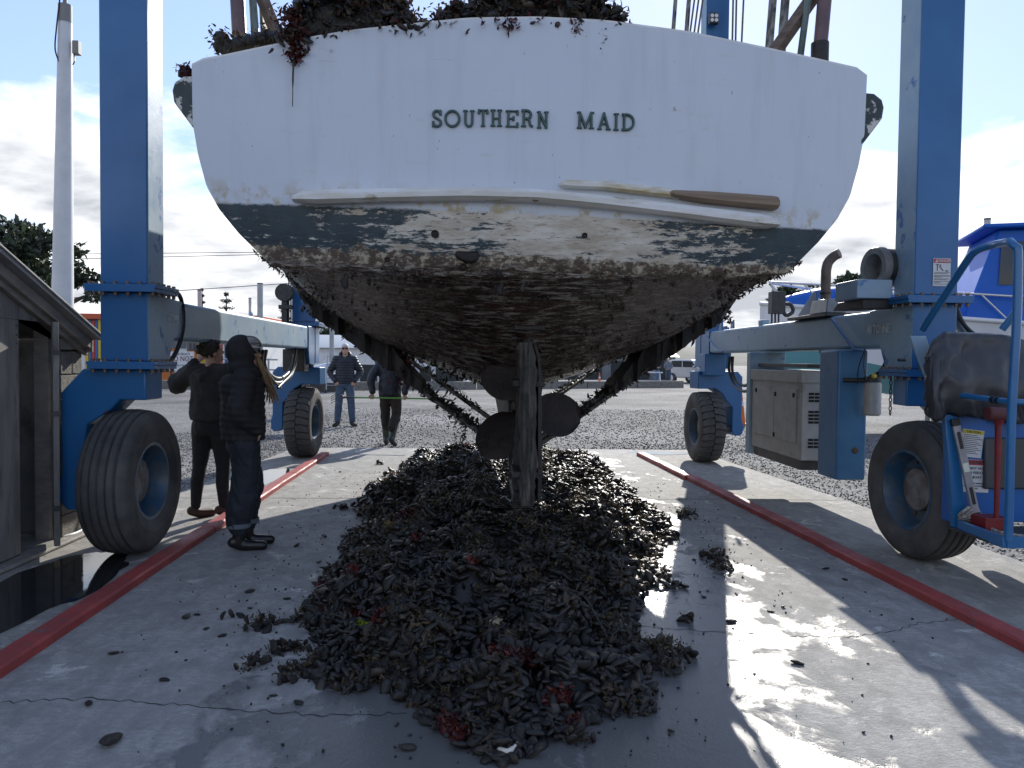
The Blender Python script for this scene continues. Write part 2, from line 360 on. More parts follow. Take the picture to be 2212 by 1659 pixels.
def gravel_material():
    m = bpy.data.materials.new('gravel'); m.use_nodes = True; t = m.node_tree; N = t.nodes; L = t.links; b = N['Principled BSDF']
    co = N.new('ShaderNodeTexCoord')
    v = N.new('ShaderNodeTexVoronoi'); v.inputs['Scale'].default_value = 38; L.new(co.outputs['Object'], v.inputs['Vector'])
    cr = N.new('ShaderNodeValToRGB'); cr.color_ramp.elements[0].color = (0.08, 0.08, 0.08, 1); cr.color_ramp.elements[1].color = (0.27, 0.265, 0.255, 1)
    sv = N.new('ShaderNodeSeparateXYZ'); L.new(v.outputs['Color'], sv.inputs[0]); L.new(sv.outputs[0], cr.inputs[0])
    n = N.new('ShaderNodeTexNoise'); n.inputs['Scale'].default_value = 0.35; n.inputs['Detail'].default_value = 6; L.new(co.outputs['Object'], n.inputs['Vector'])
    mr = N.new('ShaderNodeMapRange'); mr.inputs['From Min'].default_value = 0.35; mr.inputs['From Max'].default_value = 0.65
    mr.inputs['To Min'].default_value = 0.6; mr.inputs['To Max'].default_value = 1.3; L.new(n.outputs['Fac'], mr.inputs['Value'])
    vm = N.new('ShaderNodeVectorMath'); vm.operation = 'SCALE'; L.new(cr.outputs[0], vm.inputs[0]); L.new(mr.outputs[0], vm.inputs['Scale'])
    L.new(vm.outputs[0], b.inputs['Base Color']); b.inputs['Roughness'].default_value = 0.85; b.inputs['Specular IOR Level'].default_value = 0.2
    bp = N.new('ShaderNodeBump'); bp.inputs['Strength'].default_value = 0.9; bp.inputs['Distance'].default_value = 0.02; bp.invert = True
    L.new(v.outputs['Distance'], bp.inputs['Height']); L.new(bp.outputs[0], b.inputs['Normal'])
    return m
GRAVEL = gravel_material()
m = MB(); xs = np.concatenate([[-3000, -300], np.linspace(-60, 60, 40), [300, 3000]]); ys = np.concatenate([[-400, -40], np.linspace(-8, 90, 60), [300, 4000]])
XX, YY = np.meshgrid(xs, ys, indexing='ij'); far = (np.abs(XX) > 60) | (YY > 90) | (YY < -8)
ZZ = np.where(far, -0.06, -0.045+0.02*vnoise(XX, YY, 3, 3, 6.0))
m.grid(np.stack([XX, YY, ZZ], -1).reshape(-1, 3), len(xs), len(ys), flip=True)
tag(m.build('gravel_yard', GRAVEL, smooth=180), kind='structure')

# concrete apron: separate cast panels with open joints
slab = tag(bpy.data.objects.new('concrete_slab', None), kind='structure'); COL.objects.link(slab)
KL0, KL1 = np.array([-2.27, 3.4]), np.array([-2.40, 11.9]); KR0, KR1 = np.array([2.93, 3.4]), np.array([2.56, 12.1])
def kx(a, b, y): return a[0]+(b[0]-a[0])*(y-a[1])/(b[1]-a[1])
yj = [-4.0, 8.25, 12.93]; g = 0.006
for i in range(2):
    y0, y1 = yj[i]+g, yj[i+1]-g
    l0, l1, r0_, r1_ = kx(KL0, KL1, y0)-0.06, kx(KL0, KL1, y1)-0.06, kx(KR0, KR1, y0)+0.06, kx(KR0, KR1, y1)+0.06
    for (a0, a1, c0, c1, mt) in ((l0+g, l1+g, r0_-g, r1_-g, CONC),):
        MB().prism([(a0, y0), (c0, y0), (c1, y1), (a1, y1)], -0.25, 0.0, 'z').build('slab_panel', mt, slab, bevel=0.006)
    lo = (-3.35, -3.1)
    if i == 0:
        MB().prism([(-7.0, y0), (l0-g, y0), (l1-g, y1), (-3.35, y1), (-3.4, 7.1), (-7.0, 6.9)], -0.25, -0.003, 'z').build('slab_panel', CONC_OUT, slab, bevel=0.006)
    else:
        MB().prism([(lo[0], y0), (l0-g, y0), (l1-g, y1), (lo[1], y1)], -0.25, -0.003, 'z').build('slab_panel', CONC_OUT, slab, bevel=0.006)
    e = [4.65, 4.02, 3.62]
    MB().prism([(r0_+g, y0), (e[i], y0), (e[i+1], y1), (r1_+g, y1)], -0.25, -0.003, 'z').build('slab_panel', CONC_OUT, slab, bevel=0.006)
# wandering cracks in the slab
CRACK = pmat('crack_dirt', (0.02, 0.019, 0.018), rough=0.9)
for pts in ([(0.9, 4.28), (1.3, 4.18), (1.7, 4.12), (2.0, 4.10), (2.3, 4.17), (2.55, 4.30), (2.85, 4.36)], [(-2.2, 3.35), (-1.7, 3.38), (-1.2, 3.30), (-0.7, 3.22), (-0.3, 3.22)]):
    q = bez([(x, y, 0.0015) for x, y in pts], 60); q = [p+np.array([0, rng.normal()*0.012, 0]) for p in q]
    mm = MB(); V = []
    for i, p in enumerate(q):
        w = 0.002+0.0018*rng.random(); V += [p-np.array([0, w, 0]), p+np.array([0, w, 0])]
    mm.grid(V, len(q), 2, flip=True).build('crack', CRACK, slab, smooth=None)

# red timber guide kerbs
KERB = pmat('red_kerb_paint', (0.36, 0.055, 0.05), (0.27, 0.045, 0.042), 3.0, rough=0.5, rough2=0.65, bump=0.35, bscale=30, c3=(0.13, 0.10, 0.095), scale3=9, lo3=0.60, hi3=0.68)
def kerb(A, B, ys_, label):
    t = thing('guide_kerb', label, 'kerb', (A[0], A[1], 0), group='red guide kerbs of the slipway'); 
    for y0, y1 in zip(ys_[:-1], ys_[1:]):
        jx = rng.normal()*0.008
        x0, x1 = kx(A, B, y0)+jx, kx(A, B, y1)+jx; h = 0.056; n = 14; V = []
        for k in range(n):
            f = k/(n-1); x = x0+(x1-x0)*f; y = y0+0.006+(y1-y0-0.012)*f; w = 0.066; e = rng.normal(size=4)*0.0022
            V += [(x-w, y, -0.01), (x-w+e[0], y, h-0.012), (x-w+0.012, y, h+e[1]), (x+w-0.012, y, h+e[2]), (x+w+e[3], y, h-0.012), (x+w, y, -0.01)]
        mm = MB(); mm.grid(V, n, 6); mm.f += [(0, 1, 2, 3, 4, 5), tuple((n-1)*6+j for j in (5, 4, 3, 2, 1, 0))]
        mm.build('kerb_section', KERB, t, smooth=25)
kerb(KL0, KL1, [-1.5, 2.2, 6.6, 9.7, 11.9], 'red painted kerb beside the puddle and the timber shed')
kerb(KR0, KR1, [-1.5, 2.6, 6.0, 9.6, 12.1], 'red painted kerb beside the grey engine cabinet of the hoist')

# puddles: thin irregular films of water lying in dips
WATER = pmat('puddle_water', (0.02, 0.022, 0.023), rough=0.05, spec=0.5, bump=0.02, bscale=7)
def puddle(c, rx, ry, seed, z=0.004, rot=0.0):
    n = 60; a = np.linspace(0, 2*np.pi, n, endpoint=False); rr = 1+0.35*vnoise(np.cos(a)*2+7, np.sin(a)*2+3, seed, 4)
    x = rx*rr*np.cos(a); y = ry*rr*np.sin(a); X = c[0]+x*math.cos(rot)-y*math.sin(rot); Y = c[1]+x*math.sin(rot)+y*math.cos(rot)
    tag(MB().add(np.stack([X, Y, np.full(n, z)], -1), [tuple(range(n))]).build('puddle', WATER, smooth=None), kind='structure')
puddle((-2.82, 5.0), 0.36, 1.15, 4, 0.001)
puddle((-2.72, 9.6), 0.26, 0.9, 5, 0.001)
puddle((2.95, 12.45), 0.5, 0.22, 9, 0.001)

# loose stones: far too many to count
oct_v = np.array([(1, 0, 0), (-1, 0, 0), (0, 1, 0), (0, -1, 0), (0, 0, .65), (0, 0, -.65)], float); oct_f = np.array([(0, 2, 4), (2, 1, 4), (1, 3, 4), (3, 0, 4), (2, 0, 5), (1, 2, 5), (3, 1, 5), (0, 3, 5)])
STONE = pmat('gravel_stone', (0.19, 0.187, 0.18), rough=0.6, spec=0.3, island=0.7)
def stones(n, x0, x1, y0, y1, keep, smin=0.008, smax=0.02):
    x = rng.uniform(x0, x1, n); y = y0+(y1-y0)*rng.random(n)**1.5; k = keep(x, y); x, y = x[k], y[k]
    s = rng.uniform(smin, smax, len(x)); z = -0.045+0.02*vnoise(x, y, 3, 3, 6.0)+s*0.3
    return scatter(oct_v*np.array([1, .8, 1]), oct_f, np.stack([x, y, z], -1), rand_rots(len(x)), s)
edge_r = lambda y: np.interp(y, yj, [4.65, 4.02, 3.62])
A = [stones(16000, 3.4, 9.0, 3.6, 14, lambda x, y: x > np.where(y < 12.93, edge_r(y), -9)-0.03),
     stones(10000, -7, -3.1, 6.9, 15, lambda x, y: x < np.where(y < 12.93, np.interp(y, [6.9, 8.2, 8.3, 12.9], [-3.42, -3.36, -3.36, -3.11]), 9)+0.03),
     stones(14000, -6, 8, 12.9, 24, lambda x, y: y > 12.9, 0.012, 0.026),
     stones(500, -3.0, 4.2, 3, 12.9, lambda x, y: (np.abs(x-0.6) > 1.5), 0.003, 0.007)]
V = []; F = []; off = 0
for v, f in A: V.append(v); F.append(f+off); off += len(v)
V = np.concatenate(V); V[len(V)-len(A[3][0]):, 2] += 0.04
tag(np_object('loose_gravel', V, np.concatenate(F), STONE, smooth=False), 'loose grey gravel stones lying over the yard', 'gravel', kind='stuff')
# ------------------------------------------------------------------ the boat
BC = 0.33      # centre line
boat = thing('fishing_boat', 'old white wooden boat with fouled bottom hanging in the hoist', 'boat', (BC, 8.0, 0.42))
def hull_material():
    m = bpy.data.materials.new('hull_paint'); m.use_nodes = True; t = m.node_tree; N = t.nodes; L = t.links; b = N['Principled BSDF']
    co = N.new('ShaderNodeTexCoord'); sp = N.new('ShaderNodeSeparateXYZ'); L.new(co.outputs['Object'], sp.inputs[0])
    def noise(sc, det=8, ro=0.6, st=(1, 1, 1), dist=0.0, loc=(0, 0, 0)):
        mp = N.new('ShaderNodeMapping'); mp.inputs['Scale'].default_value = st; mp.inputs['Location'].default_value = loc; L.new(co.outputs['Object'], mp.inputs[0])
        n = N.new('ShaderNodeTexNoise'); n.inputs['Scale'].default_value = sc; n.inputs['Detail'].default_value = det
        n.inputs['Roughness'].default_value = ro; n.inputs['Distortion'].default_value = dist; L.new(mp.outputs[0], n.inputs['Vector']); return n.outputs['Fac']
    def rg(v, a, b_, c=0.0, d=1.0):
        r = N.new('ShaderNodeMapRange'); r.inputs['From Min'].default_value = a; r.inputs['From Max'].default_value = b_
        r.inputs['To Min'].default_value = c; r.inputs['To Max'].default_value = d; L.new(v, r.inputs['Value']); return r.outputs[0]
    def mt(op, a, b_=0.0):
        n = N.new('ShaderNodeMath'); n.operation = op
        for i, q in enumerate((a, b_)):
            if isinstance(q, (int, float)): n.inputs[i].default_value = q
            else: L.new(q, n.inputs[i])
        return n.outputs[0]
    def mx(f, a, b_):
        n = N.new('ShaderNodeMix'); n.data_type = 'RGBA'; L.new(f, n.inputs['Factor'])
        for i, q in ((6, a), (7, b_)):
            if isinstance(q, tuple): n.inputs[i].default_value = (*q, 1)
            else: L.new(q, n.inputs[i])
        return n.outputs[2]
    Z = mt('ADD', sp.outputs['Z'], mt('MULTIPLY', sp.outputs['X'], 0.026))     # paint lines run slightly down to one side
    # white topsides: yellowed scratches, hairline cracks, scuffs
    white = mx(rg(noise(1.2, 6), 0.3, 0.7), (0.585, 0.635, 0.71), (0.54, 0.59, 0.665))  # bluish tint paints the cool skylight into the white
    white = mx(rg(noise(5, 9, 0.7, (0.5, 1, 2.2)), 0.62, 0.72, 0, 0.6), white, (0.50, 0.48, 0.42))
    white = mx(rg(noise(2.2, 7, 0.65, (3.2, 1, 0.35), 0, (5, 0, 3)), 0.5, 0.72, 0, 0.30), white, (0.42, 0.42, 0.42))
    white = mx(rg(noise(3.2, 10, 0.75, (0.35, 1, 7), 0.0, (4, 0, 2)), 0.70, 0.73, 0, 0.75), white, (0.26, 0.24, 0.22))
    white = mx(mt('MULTIPLY', rg(Z, 2.62, 2.44), rg(noise(7, 9, 0.7), 0.50, 0.60)), white, (0.40, 0.33, 0.17))
    white = mx(rg(noise(1.7, 11, 0.8, (0.25, 1, 9), 0.0, (9, 0, 7)), 0.665, 0.68, 0, 0.7), white, (0.20, 0.19, 0.18))
    white = mx(rg(noise(26, 5, 0.6, (1, 1, 0.6), 0.0, (3, 1, 7)), 0.70, 0.72, 0, 0.7), white, (0.16, 0.14, 0.12))
    # boot-top: dark green over cream primer, worn through
    green = mx(rg(noise(6, 6), 0.4, 0.6), (0.016, 0.032, 0.042), (0.026, 0.048, 0.058))
    cream = mx(rg(noise(8, 8, 0.7, (0.5, 1, 2)), 0.4, 0.65), (0.62, 0.59, 0.51), (0.40, 0.34, 0.26))
    cream = mx(rg(noise(24, 6, 0.7, (0.4, 1, 3)), 0.55, 0.68), cream, (0.20, 0.14, 0.09))
    # worn where the stern rubbed on the wharf, mostly amidships
    xa = mt('ABSOLUTE', mt('SUBTRACT', sp.outputs['X'], 0.45)); amid = rg(xa, 0.2, 1.7, 0.10, -0.12)
    wn = mt('ADD', noise(4.8, 11, 0.8, (0.5, 1, 1.5), 0.2, (1.3, 0, .4)), amid)
    wn = mt('ADD', wn, mt('MULTIPLY', mt('SUBTRACT', noise(16, 9, 0.8, (0.35, 1, 2.0)), 0.5), 0.75))
    boot = mx(rg(wn, 0.49, 0.515), green, cream)
    # barnacle line
    barn = mx(rg(noise(28, 7, 0.75, (0.7, 1, 1)), 0.48, 0.56), (0.10, 0.068, 0.045), (0.48, 0.43, 0.32))
    barn = mx(rg(noise(9, 8, 0.75), 0.46, 0.56), barn, (0.075, 0.05, 0.036))
    bl = mt('ADD', Z, mt('MULTIPLY', mt('SUBTRACT', noise(6, 7, 0.7), 0.5), 0.24))
    boot = mx(rg(bl, 2.185, 2.165), boot, barn)
    # bottom: scraped black-brown planks with pale streaks, brightened to paint in bounce light and glints
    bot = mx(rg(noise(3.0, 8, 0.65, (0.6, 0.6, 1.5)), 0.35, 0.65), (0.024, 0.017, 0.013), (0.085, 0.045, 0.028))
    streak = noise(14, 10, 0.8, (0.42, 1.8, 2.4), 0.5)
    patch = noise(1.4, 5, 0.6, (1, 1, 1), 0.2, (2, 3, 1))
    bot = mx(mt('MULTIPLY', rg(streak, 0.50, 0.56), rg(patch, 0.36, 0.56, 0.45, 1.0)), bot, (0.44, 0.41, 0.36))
    bot = mx(rg(noise(22, 8, 0.75, (0.4, 1.5, 2.5), 0, (1, 1, 5)), 0.54, 0.60), bot, (0.010, 0.008, 0.008))
    botl = mt('ADD', Z, mt('MULTIPLY', mt('SUBTRACT', noise(7, 8, 0.75), 0.5), 0.22))
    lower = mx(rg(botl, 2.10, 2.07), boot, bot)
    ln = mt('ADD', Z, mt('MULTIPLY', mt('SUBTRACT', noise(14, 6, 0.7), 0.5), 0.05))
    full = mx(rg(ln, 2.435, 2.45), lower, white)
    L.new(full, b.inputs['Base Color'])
    wetm = rg(botl, 2.12, 2.05)
    rgh = mt('ADD', 0.42, mt('MULTIPLY', wetm, -0.26)); rgh = mt('ADD', rgh, mt('MULTIPLY', rg(noise(20, 6), 0.3, 0.7), 0.2)); L.new(rgh, b.inputs['Roughness'])
    hgt = mt('ADD', mt('MULTIPLY', streak, 1.0), mt('MULTIPLY', noise(60, 5, 0.7, (0.5, 1.2, 1.6)), 0.5))
    bs = rg(Z, 2.46, 2.05, 0.04, 0.85)
    bp = N.new('ShaderNodeBump'); bp.inputs['Distance'].default_value = 0.015; L.new(bs, bp.inputs['Strength']); L.new(hgt, bp.inputs['Height']); L.new(bp.outputs[0], b.inputs['Normal'])
    return m
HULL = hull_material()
ST = {5.05: [(0, 2.04), (.5, 2.045), (1.35, 2.07), (1.70, 2.10), (1.9, 2.3), (2.02, 2.45), (2.1, 2.6), (2.15, 2.8), (2.18, 3.0), (2.18, 3.36)],
      5.8: [(0, 1.68), (.5, 1.73), (1.3, 1.89), (1.7, 2.04), (1.92, 2.25), (2.05, 2.45), (2.13, 2.6), (2.19, 2.8), (2.21, 3), (2.21, 3.37)],
      6.6: [(0, 1.25), (.5, 1.37), (1.3, 1.68), (1.72, 1.96), (1.95, 2.22), (2.08, 2.43), (2.16, 2.6), (2.22, 2.8), (2.23, 3), (2.23, 3.38)],
      8.5: [(0, 1.12), (.5, 1.27), (1.3, 1.60), (1.75, 1.93), (2.0, 2.2), (2.13, 2.43), (2.2, 2.6), (2.24, 2.8), (2.26, 3), (2.26, 3.46)],
      10.2: [(0, 1.22), (.45, 1.40), (1.0, 1.72), (1.35, 1.99), (1.55, 2.2), (1.68, 2.43), (1.77, 2.6), (1.83, 2.8), (1.88, 3), (1.94, 3.56)],
      11.8: [(0, 1.35), (.22, 1.5), (.5, 1.8), (.70, 2.05), (.82, 2.25), (.92, 2.45), (.99, 2.6), (1.06, 2.8), (1.12, 3), (1.25, 3.72)],
      13.2: [(0.02, 1.9), (.03, 2.0), (.04, 2.2), (.05, 2.3), (.06, 2.4), (.07, 2.5), (.07, 2.65), (.08, 2.85), (.09, 3.1), (.10, 3.9)]}
def resample(poly, n):
    p = np.array(poly, float); d = np.concatenate([[0], np.cumsum(np.linalg.norm(np.diff(p, axis=0), axis=1))]); s = np.linspace(0, d[-1], n)
    q = np.stack([np.interp(s, d, p[:, 0]), np.interp(s, d, p[:, 1])], -1)
    for _ in range(1): q[1:-1] = 0.25*q[:-2]+0.5*q[1:-1]+0.25*q[2:]
    return q
NS = 30; keys = sorted(ST); secs = np.array([resample(ST[k], NS) for k in keys]); yy = np.linspace(5.05, 13.2, 44)
SECT = np.stack([[np.interp(yy, keys, secs[:, j, c]) for c in (0, 1)] for j in range(NS)], 0)   # NS,2,ny
for _ in range(2): SECT[:, :, 1:-1] = 0.25*SECT[:, :, :-2]+0.5*SECT[:, :, 1:-1]+0.25*SECT[:, :, 2:]
def hull_section(y):
    return np.stack([[np.interp(y, yy, SECT[j, c]) for c in (0, 1)] for j in range(NS)], 0)
m = MB()
for sgn in (-1, 1):
    V = [(BC+sgn*SECT[j, 0, i], yy[i], SECT[j, 1, i]) for i in range(len(yy)) for j in range(NS)]
    m.grid(V, len(yy), NS, flip=(sgn < 0))
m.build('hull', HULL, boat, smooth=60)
# transom: a cambered face with a crowned top edge
nu, nv = 60, 40; V = []
def top_z(s): return np.interp(s, [-1, -.97, -.9, -.7, -.55, -.2, 0, .2, .45, .75, .97, 1], [3.34, 3.375, 3.40, 3.49, 3.55, 3.64, 3.658, 3.65, 3.60, 3.50, 3.425, 3.38])
tr = resample(ST[5.05], 60)[8:]; Wz = np.array(ST[5.05])[3:]
for i in range(nu):
    s = -1+2*i/(nu-1)
    for j in range(nv):
        t = j/(nv-1); zl = 2.10+(3.36-2.10)*t; w = np.interp(zl, Wz[:, 1], Wz[:, 0]); zb = 2.04+0.06*abs(s)**3
        z = zb+(top_z(s)-zb)*t
        V.append((BC+s*w, 5.055-0.05*t-0.09*(1-s*s)*min(1, t/0.14)**0.5, z))
m = MB(); m.grid(V, nu, nv); TRV = np.array(V).reshape(nu, nv, 3)
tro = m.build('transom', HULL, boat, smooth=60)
def transom_y(x, z):
    s = np.clip((x-BC)/2.1, -1, 1); t = np.clip((z-2.05)/1.45, 0, 1); return 5.055-0.05*t-0.09*(1-s*s)*np.minimum(1, t/0.14)**0.5
# under edge closing the transom to the bottom planking
Vr = []
for i in range(nu):
    p = TRV[i, 0]; Vr += [p, p+np.array([0, 0.03, -0.012]), (p[0], 5.085, p[2]-0.004)]
MB().grid(Vr, nu, 3).build('tuck_plank', HULL, boat, smooth=40)
# top rail behind the transom edge gives it thickness
Vr = []
for i in range(nu):
    p = TRV[i, -1]; Vr += [p, p+np.array([0, 0.0, 0.012]), p+np.array([0, 0.07, 0.012]), p+np.array([0, 0.07, -0.25])]
MB().grid(Vr, nu, 4).build('transom_rail', pmat('rail_white', (0.74, 0.75, 0.76), (0.62, 0.62, 0.60), 6, rough=0.5), boat, smooth=40)
# deck
DECK = pmat('deck_boards', (0.20, 0.17, 0.13), (0.12, 0.10, 0.08), 8, rough=0.7)
V = []
for i in range(len(yy)):
    w = SECT[-1, 0, i]-0.02; z = 2.95+0.04*(yy[i]-5)/8
    w = min(w, np.interp(z, SECT[:, 1, i], SECT[:, 0, i])-0.01)
    V += [(BC-w, yy[i]+0.05, z), (BC+w, yy[i]+0.05, z)]
MB().grid(V, len(yy), 2, flip=True).build('deck', DECK, boat)
# rubbing strakes along the sheer, chipped green and white
STRAKE = pmat('chipped_green_paint', (0.018, 0.032, 0.036), (0.03, 0.045, 0.047), 6, rough=0.5, bump=0.3, c3=(0.55, 0.54, 0.50), scale3=9, lo3=0.52, hi3=0.56)
prof = [(-.02, 3.285), (.06, 3.28), (.115, 3.24), (.13, 3.19), (.12, 3.12), (.10, 3.09), (-.02, 2.93)]
for sgn in (-1, 1):
    V = []; yl = np.linspace(5.02, 12.5, 30)
    for y in yl:
        S = hull_section(max(y, 5.05)); w = np.interp(3.15, S[:, 1], S[:, 0]); lift = 0.05*max(0, (y-7)/5)**1.5
        V += [(BC+sgn*(w+o), y, z+lift) for o, z in prof]
    mm = MB(); mm.grid(V, len(yl), len(prof), flip=(sgn > 0)); k = len(prof)
    mm.f += [tuple(range(k))[::(-1 if sgn < 0 else 1)]]
    mm.build('rubbing_strake', STRAKE, boat, smooth=35, bevel=0.012)
# rub bars bolted to the transom
BARW = pmat('bar_white_worn', (0.70, 0.70, 0.68), (0.60, 0.58, 0.52), 6, rough=0.6, bump=0.25, c3=(0.30, 0.25, 0.15), scale3=7, lo3=0.61, hi3=0.68, stretch=(0.5, 1, 2))
BARB = pmat('bar_bare_wood', (0.27, 0.20, 0.135), (0.19, 0.135, 0.09), 5, rough=0.65, bump=0.3, stretch=(0.3, 1, 5))
BARO = pmat('bar_ochre_flaked', (0.66, 0.64, 0.58), (0.42, 0.32, 0.14), 5, 0.45, 0.6, rough=0.6, bump=0.3, stretch=(0.4, 1, 2))
def poly_line(pts, n):
    p = np.array(pts); d = np.concatenate([[0], np.cumsum(np.linalg.norm(np.diff(p, axis=0), axis=1))]); s = np.linspace(0, d[-1], n); return [np.array([np.interp(q, d, p[:, c]) for c in range(3)]) for q in s]
def bar(name, pix, hts, mat, out):
    V = []; n = 40; P = poly_line([PY(x, y, 4.97) for x, y in pix], n); H_ = np.interp(np.linspace(0, 1, n), np.linspace(0, 1, len(hts)), hts)
    for i, p in enumerate(P):
        y = transom_y(p[0], p[2]); e = min(1.0, min(i, n-1-i)/2.0+0.35); h = H_[i]/2*e; o = out*min(1, e+0.15)
        c = [(0.012, -h), (-o*0.6, -h), (-o, -h*0.55), (-o, h*0.2), (-o*0.75, h*0.85), (-o*0.2, h), (0.012, h)]
        V += [(p[0], y+a, p[2]+b_) for a, b_ in c]
    k = 7; mm = MB(); mm.grid(V, n, k, flip=True); mm.f += [tuple(range(k)), tuple((n-1)*k+j for j in range(k))[::-1]]
    return mm.build(name, mat, boat, smooth=24)
bar('rub_bar', [(632, 428), (1000, 423), (1160, 427), (1300, 440), (1684, 483)], [.095, .085, .08, .08, .085, .09], BARW, 0.10)
bar('rub_bar', [(1207, 401), (1300, 404), (1506, 426)], [.05, .055, .06, .06], BARO, 0.055)
tag(bar('rub_bar', [(1440, 421), (1520, 428), (1684, 440)], [.04, .075, .085, .09], BARB, 0.085), 'bare brown wooden rub bar')
q = PY(1157, 424, 4.88); MB().tube([q+0.028*np.array([math.cos(a), 0, math.sin(a)]) for a in np.linspace(0, 2*math.pi, 17)], 0.007, 6).build('ring_bolt', pmat('rusty_ring', (0.16, 0.10, 0.06), rough=0.7), boat)
# bare patch and hole plugs
PLUG = pmat('skin_fitting', (0.015, 0.014, 0.013), rough=0.6)
for (x, y, r) in ((940, 506, .025), (1000, 575, .02), (1262, 510, .018), (835, 560, .016), (785, 590, .014)):
    p = PY(x, y, 4.98); yv = transom_y(p[0], p[2]); MB().lathe([(yv+0.01, r), (yv-0.008, r), (yv-0.012, r*0.8), (yv-0.004, r*0.6), (yv-0.002, 0.001)], 14, 'y', Matrix.Translation((p[0], 0, p[2]))).build('drain_fitting', PLUG, boat)
# name in raised serif letters
LET = pmat('letter_green', (0.030, 0.075, 0.072), (0.045, 0.095, 0.085), 20, rough=0.45)
def arc(cx, cz, rx, rz, a0, a1, n=14): return [(cx+rx*math.cos(R(a)), cz+rz*math.sin(R(a))) for a in np.linspace(a0, a1, n)]
GL = {'S': [arc(.30, .74, .25, .22, 35, 200, 12)+[(.14, .58), (.30, .51), (.46, .43)]+arc(.30, .26, .26, .22, 28, -150, 14), [(.53, .97), (.53, .74)], [(.05, .03), (.05, .30)]],
      'O': [arc(.42, .5, .38, .46, 0, 360, 30)],
      'U': [[(.12, .95), (.12, .32)]+arc(.34, .30, .22, .26, 180, 360, 12)+[(.56, .95)], [(.0, .96), (.24, .96)], [(.44, .96), (.68, .96)]],
      'T': [[(.02, .95), (.62, .95)], [(.32, .95), (.32, .04)], [(.18, .03), (.46, .03)], [(.03, .97), (.0, .78)], [(.61, .97), (.64, .78)]],
      'H': [[(.14, .95), (.14, .04)], [(.58, .95), (.58, .04)], [(.14, .47), (.58, .47)], [(.0, .96), (.28, .96)], [(.0, .03), (.28, .03)], [(.44, .96), (.72, .96)], [(.44, .03), (.72, .03)]],
      'E': [[(.13, .95), (.13, .05)], [(.0, .95), (.66, .95)], [(.0, .04), (.66, .04)], [(.13, .51), (.42, .51)], [(.66, .97), (.66, .76)], [(.66, .02), (.66, .24)], [(.43, .60), (.43, .42)]],
      'R': [[(.14, .95), (.14, .04)], [(.0, .96), (.34, .96)]+arc(.34, .72, .24, .24, 90, -90, 12)+[(.14, .48)], [(.36, .48), (.48, .40), (.54, .10), (.68, .03)], [(.0, .03), (.28, .03)]],
      'N': [[(.12, .95), (.12, .04)], [(.12, .95), (.58, .04)], [(.58, .04), (.58, .95)], [(.0, .96), (.20, .96)], [(.46, .96), (.70, .96)], [(.0, .03), (.24, .03)]],
      'M': [[(.14, .95), (.12, .04)], [(.14, .95), (.46, .06)], [(.46, .06), (.78, .95)], [(.78, .95), (.80, .04)], [(.0, .96), (.18, .96)], [(.74, .96), (.92, .96)], [(.0, .03), (.24, .03)], [(.68, .03), (.92, .03)]],
      'A': [[(.10, .04), (.38, .97)], [(.38, .97), (.68, .04)], [(.20, .34), (.56, .34)], [(.0, .03), (.22, .03)], [(.54, .03), (.80, .03)]],
      'I': [[(.14, .95), (.14, .04)], [(.0, .96), (.28, .96)], [(.0, .03), (.28, .03)]],
      'D': [[(.13, .95), (.13, .04)], [(.0, .95), (.30, .95)]+arc(.28, .5, .38, .45, 90, -90, 16)+[(.0, .04)]]}
letters = [('S', 951, 258), ('O', 974, 258), ('U', 1007, 258), ('T', 1043, 257), ('H', 1073, 257.5), ('E', 1106, 259), ('R', 1137, 259), ('N', 1168, 262), ('M', 1258, 264), ('A', 1295, 268), ('I', 1330, 269), ('D', 1358, 271)]
lx = {}
for li, (ch, pxx, pyy) in enumerate(letters):
    x0z = {'S': 125, 'O': 243, 'U': 425, 'T': 572, 'H': 688, 'E': 835, 'R': 983, 'N': 1137, 'M': 1522, 'A': 1722, 'I': 1878, 'D': 1953}[ch]
    x1z = {'S': 218, 'O': 396, 'U': 540, 'T': 668, 'H': 806, 'E': 957, 'R': 1102, 'N': 1253, 'M': 1692, 'A': 1854, 'I': 1930, 'D': 2078}[ch]
    zt = {'S': 88, 'O': 90, 'U': 90, 'T': 85, 'H': 85, 'E': 93, 'R': 90, 'N': 104, 'M': 106, 'A': 116, 'I': 121, 'D': 124}[ch]
    tosrc = lambda a, b_: ((1650+a*900/2212)/1.8228, (400+b_*900/2212)/1.8228)
    pa = PY(*tosrc(x0z, zt), 4.945); pb = PY(*tosrc(x1z, zt+163), 4.945); wch = max(q[0] for s in GL[ch] for q in s); hz = pa[2]-pb[2]
    mm = MB(); sw = hz*0.075; kx_ = (pb[0]-pa[0]-2*sw*0.6)/wch
    for si, st in enumerate(GL[ch]):
        P = [np.array([pa[0]+sw*0.6+x*kx_, 0, pb[2]+z*hz]) for x, z in st]
        w = sw if (abs(st[0][1]-st[-1][1]) > 0.12 or len(st) > 4) else sw*0.62
        V = []
        for i, p in enumerate(P):
            d = P[min(i+1, len(P)-1)]-P[max(i-1, 0)]; d /= np.linalg.norm(d); nn = np.array([-d[2], 0, d[0]])
            e = d*w*0.5*(-1 if i == 0 else 1 if i == len(P)-1 else 0) if len(st) < 5 else 0
            yb = transom_y(p[0], p[2]); dep = 0.016-0.0006*si
            for o, yo in ((w, 0.004), (w, -dep*0.7), (w*0.6, -dep), (-w*0.6, -dep), (-w, -dep*0.7), (-w, 0.004)): V.append(p+e+nn*o+np.array([0, yb+yo, 0]))
        n0 = mm.n; mm.grid(V, len(P), 6); mm.f += [tuple(n0+j for j in range(6)), tuple(n0+(len(P)-1)*6+j for j in range(6))[::-1]]
    mm.build('letter', LET, boat, smooth=35)
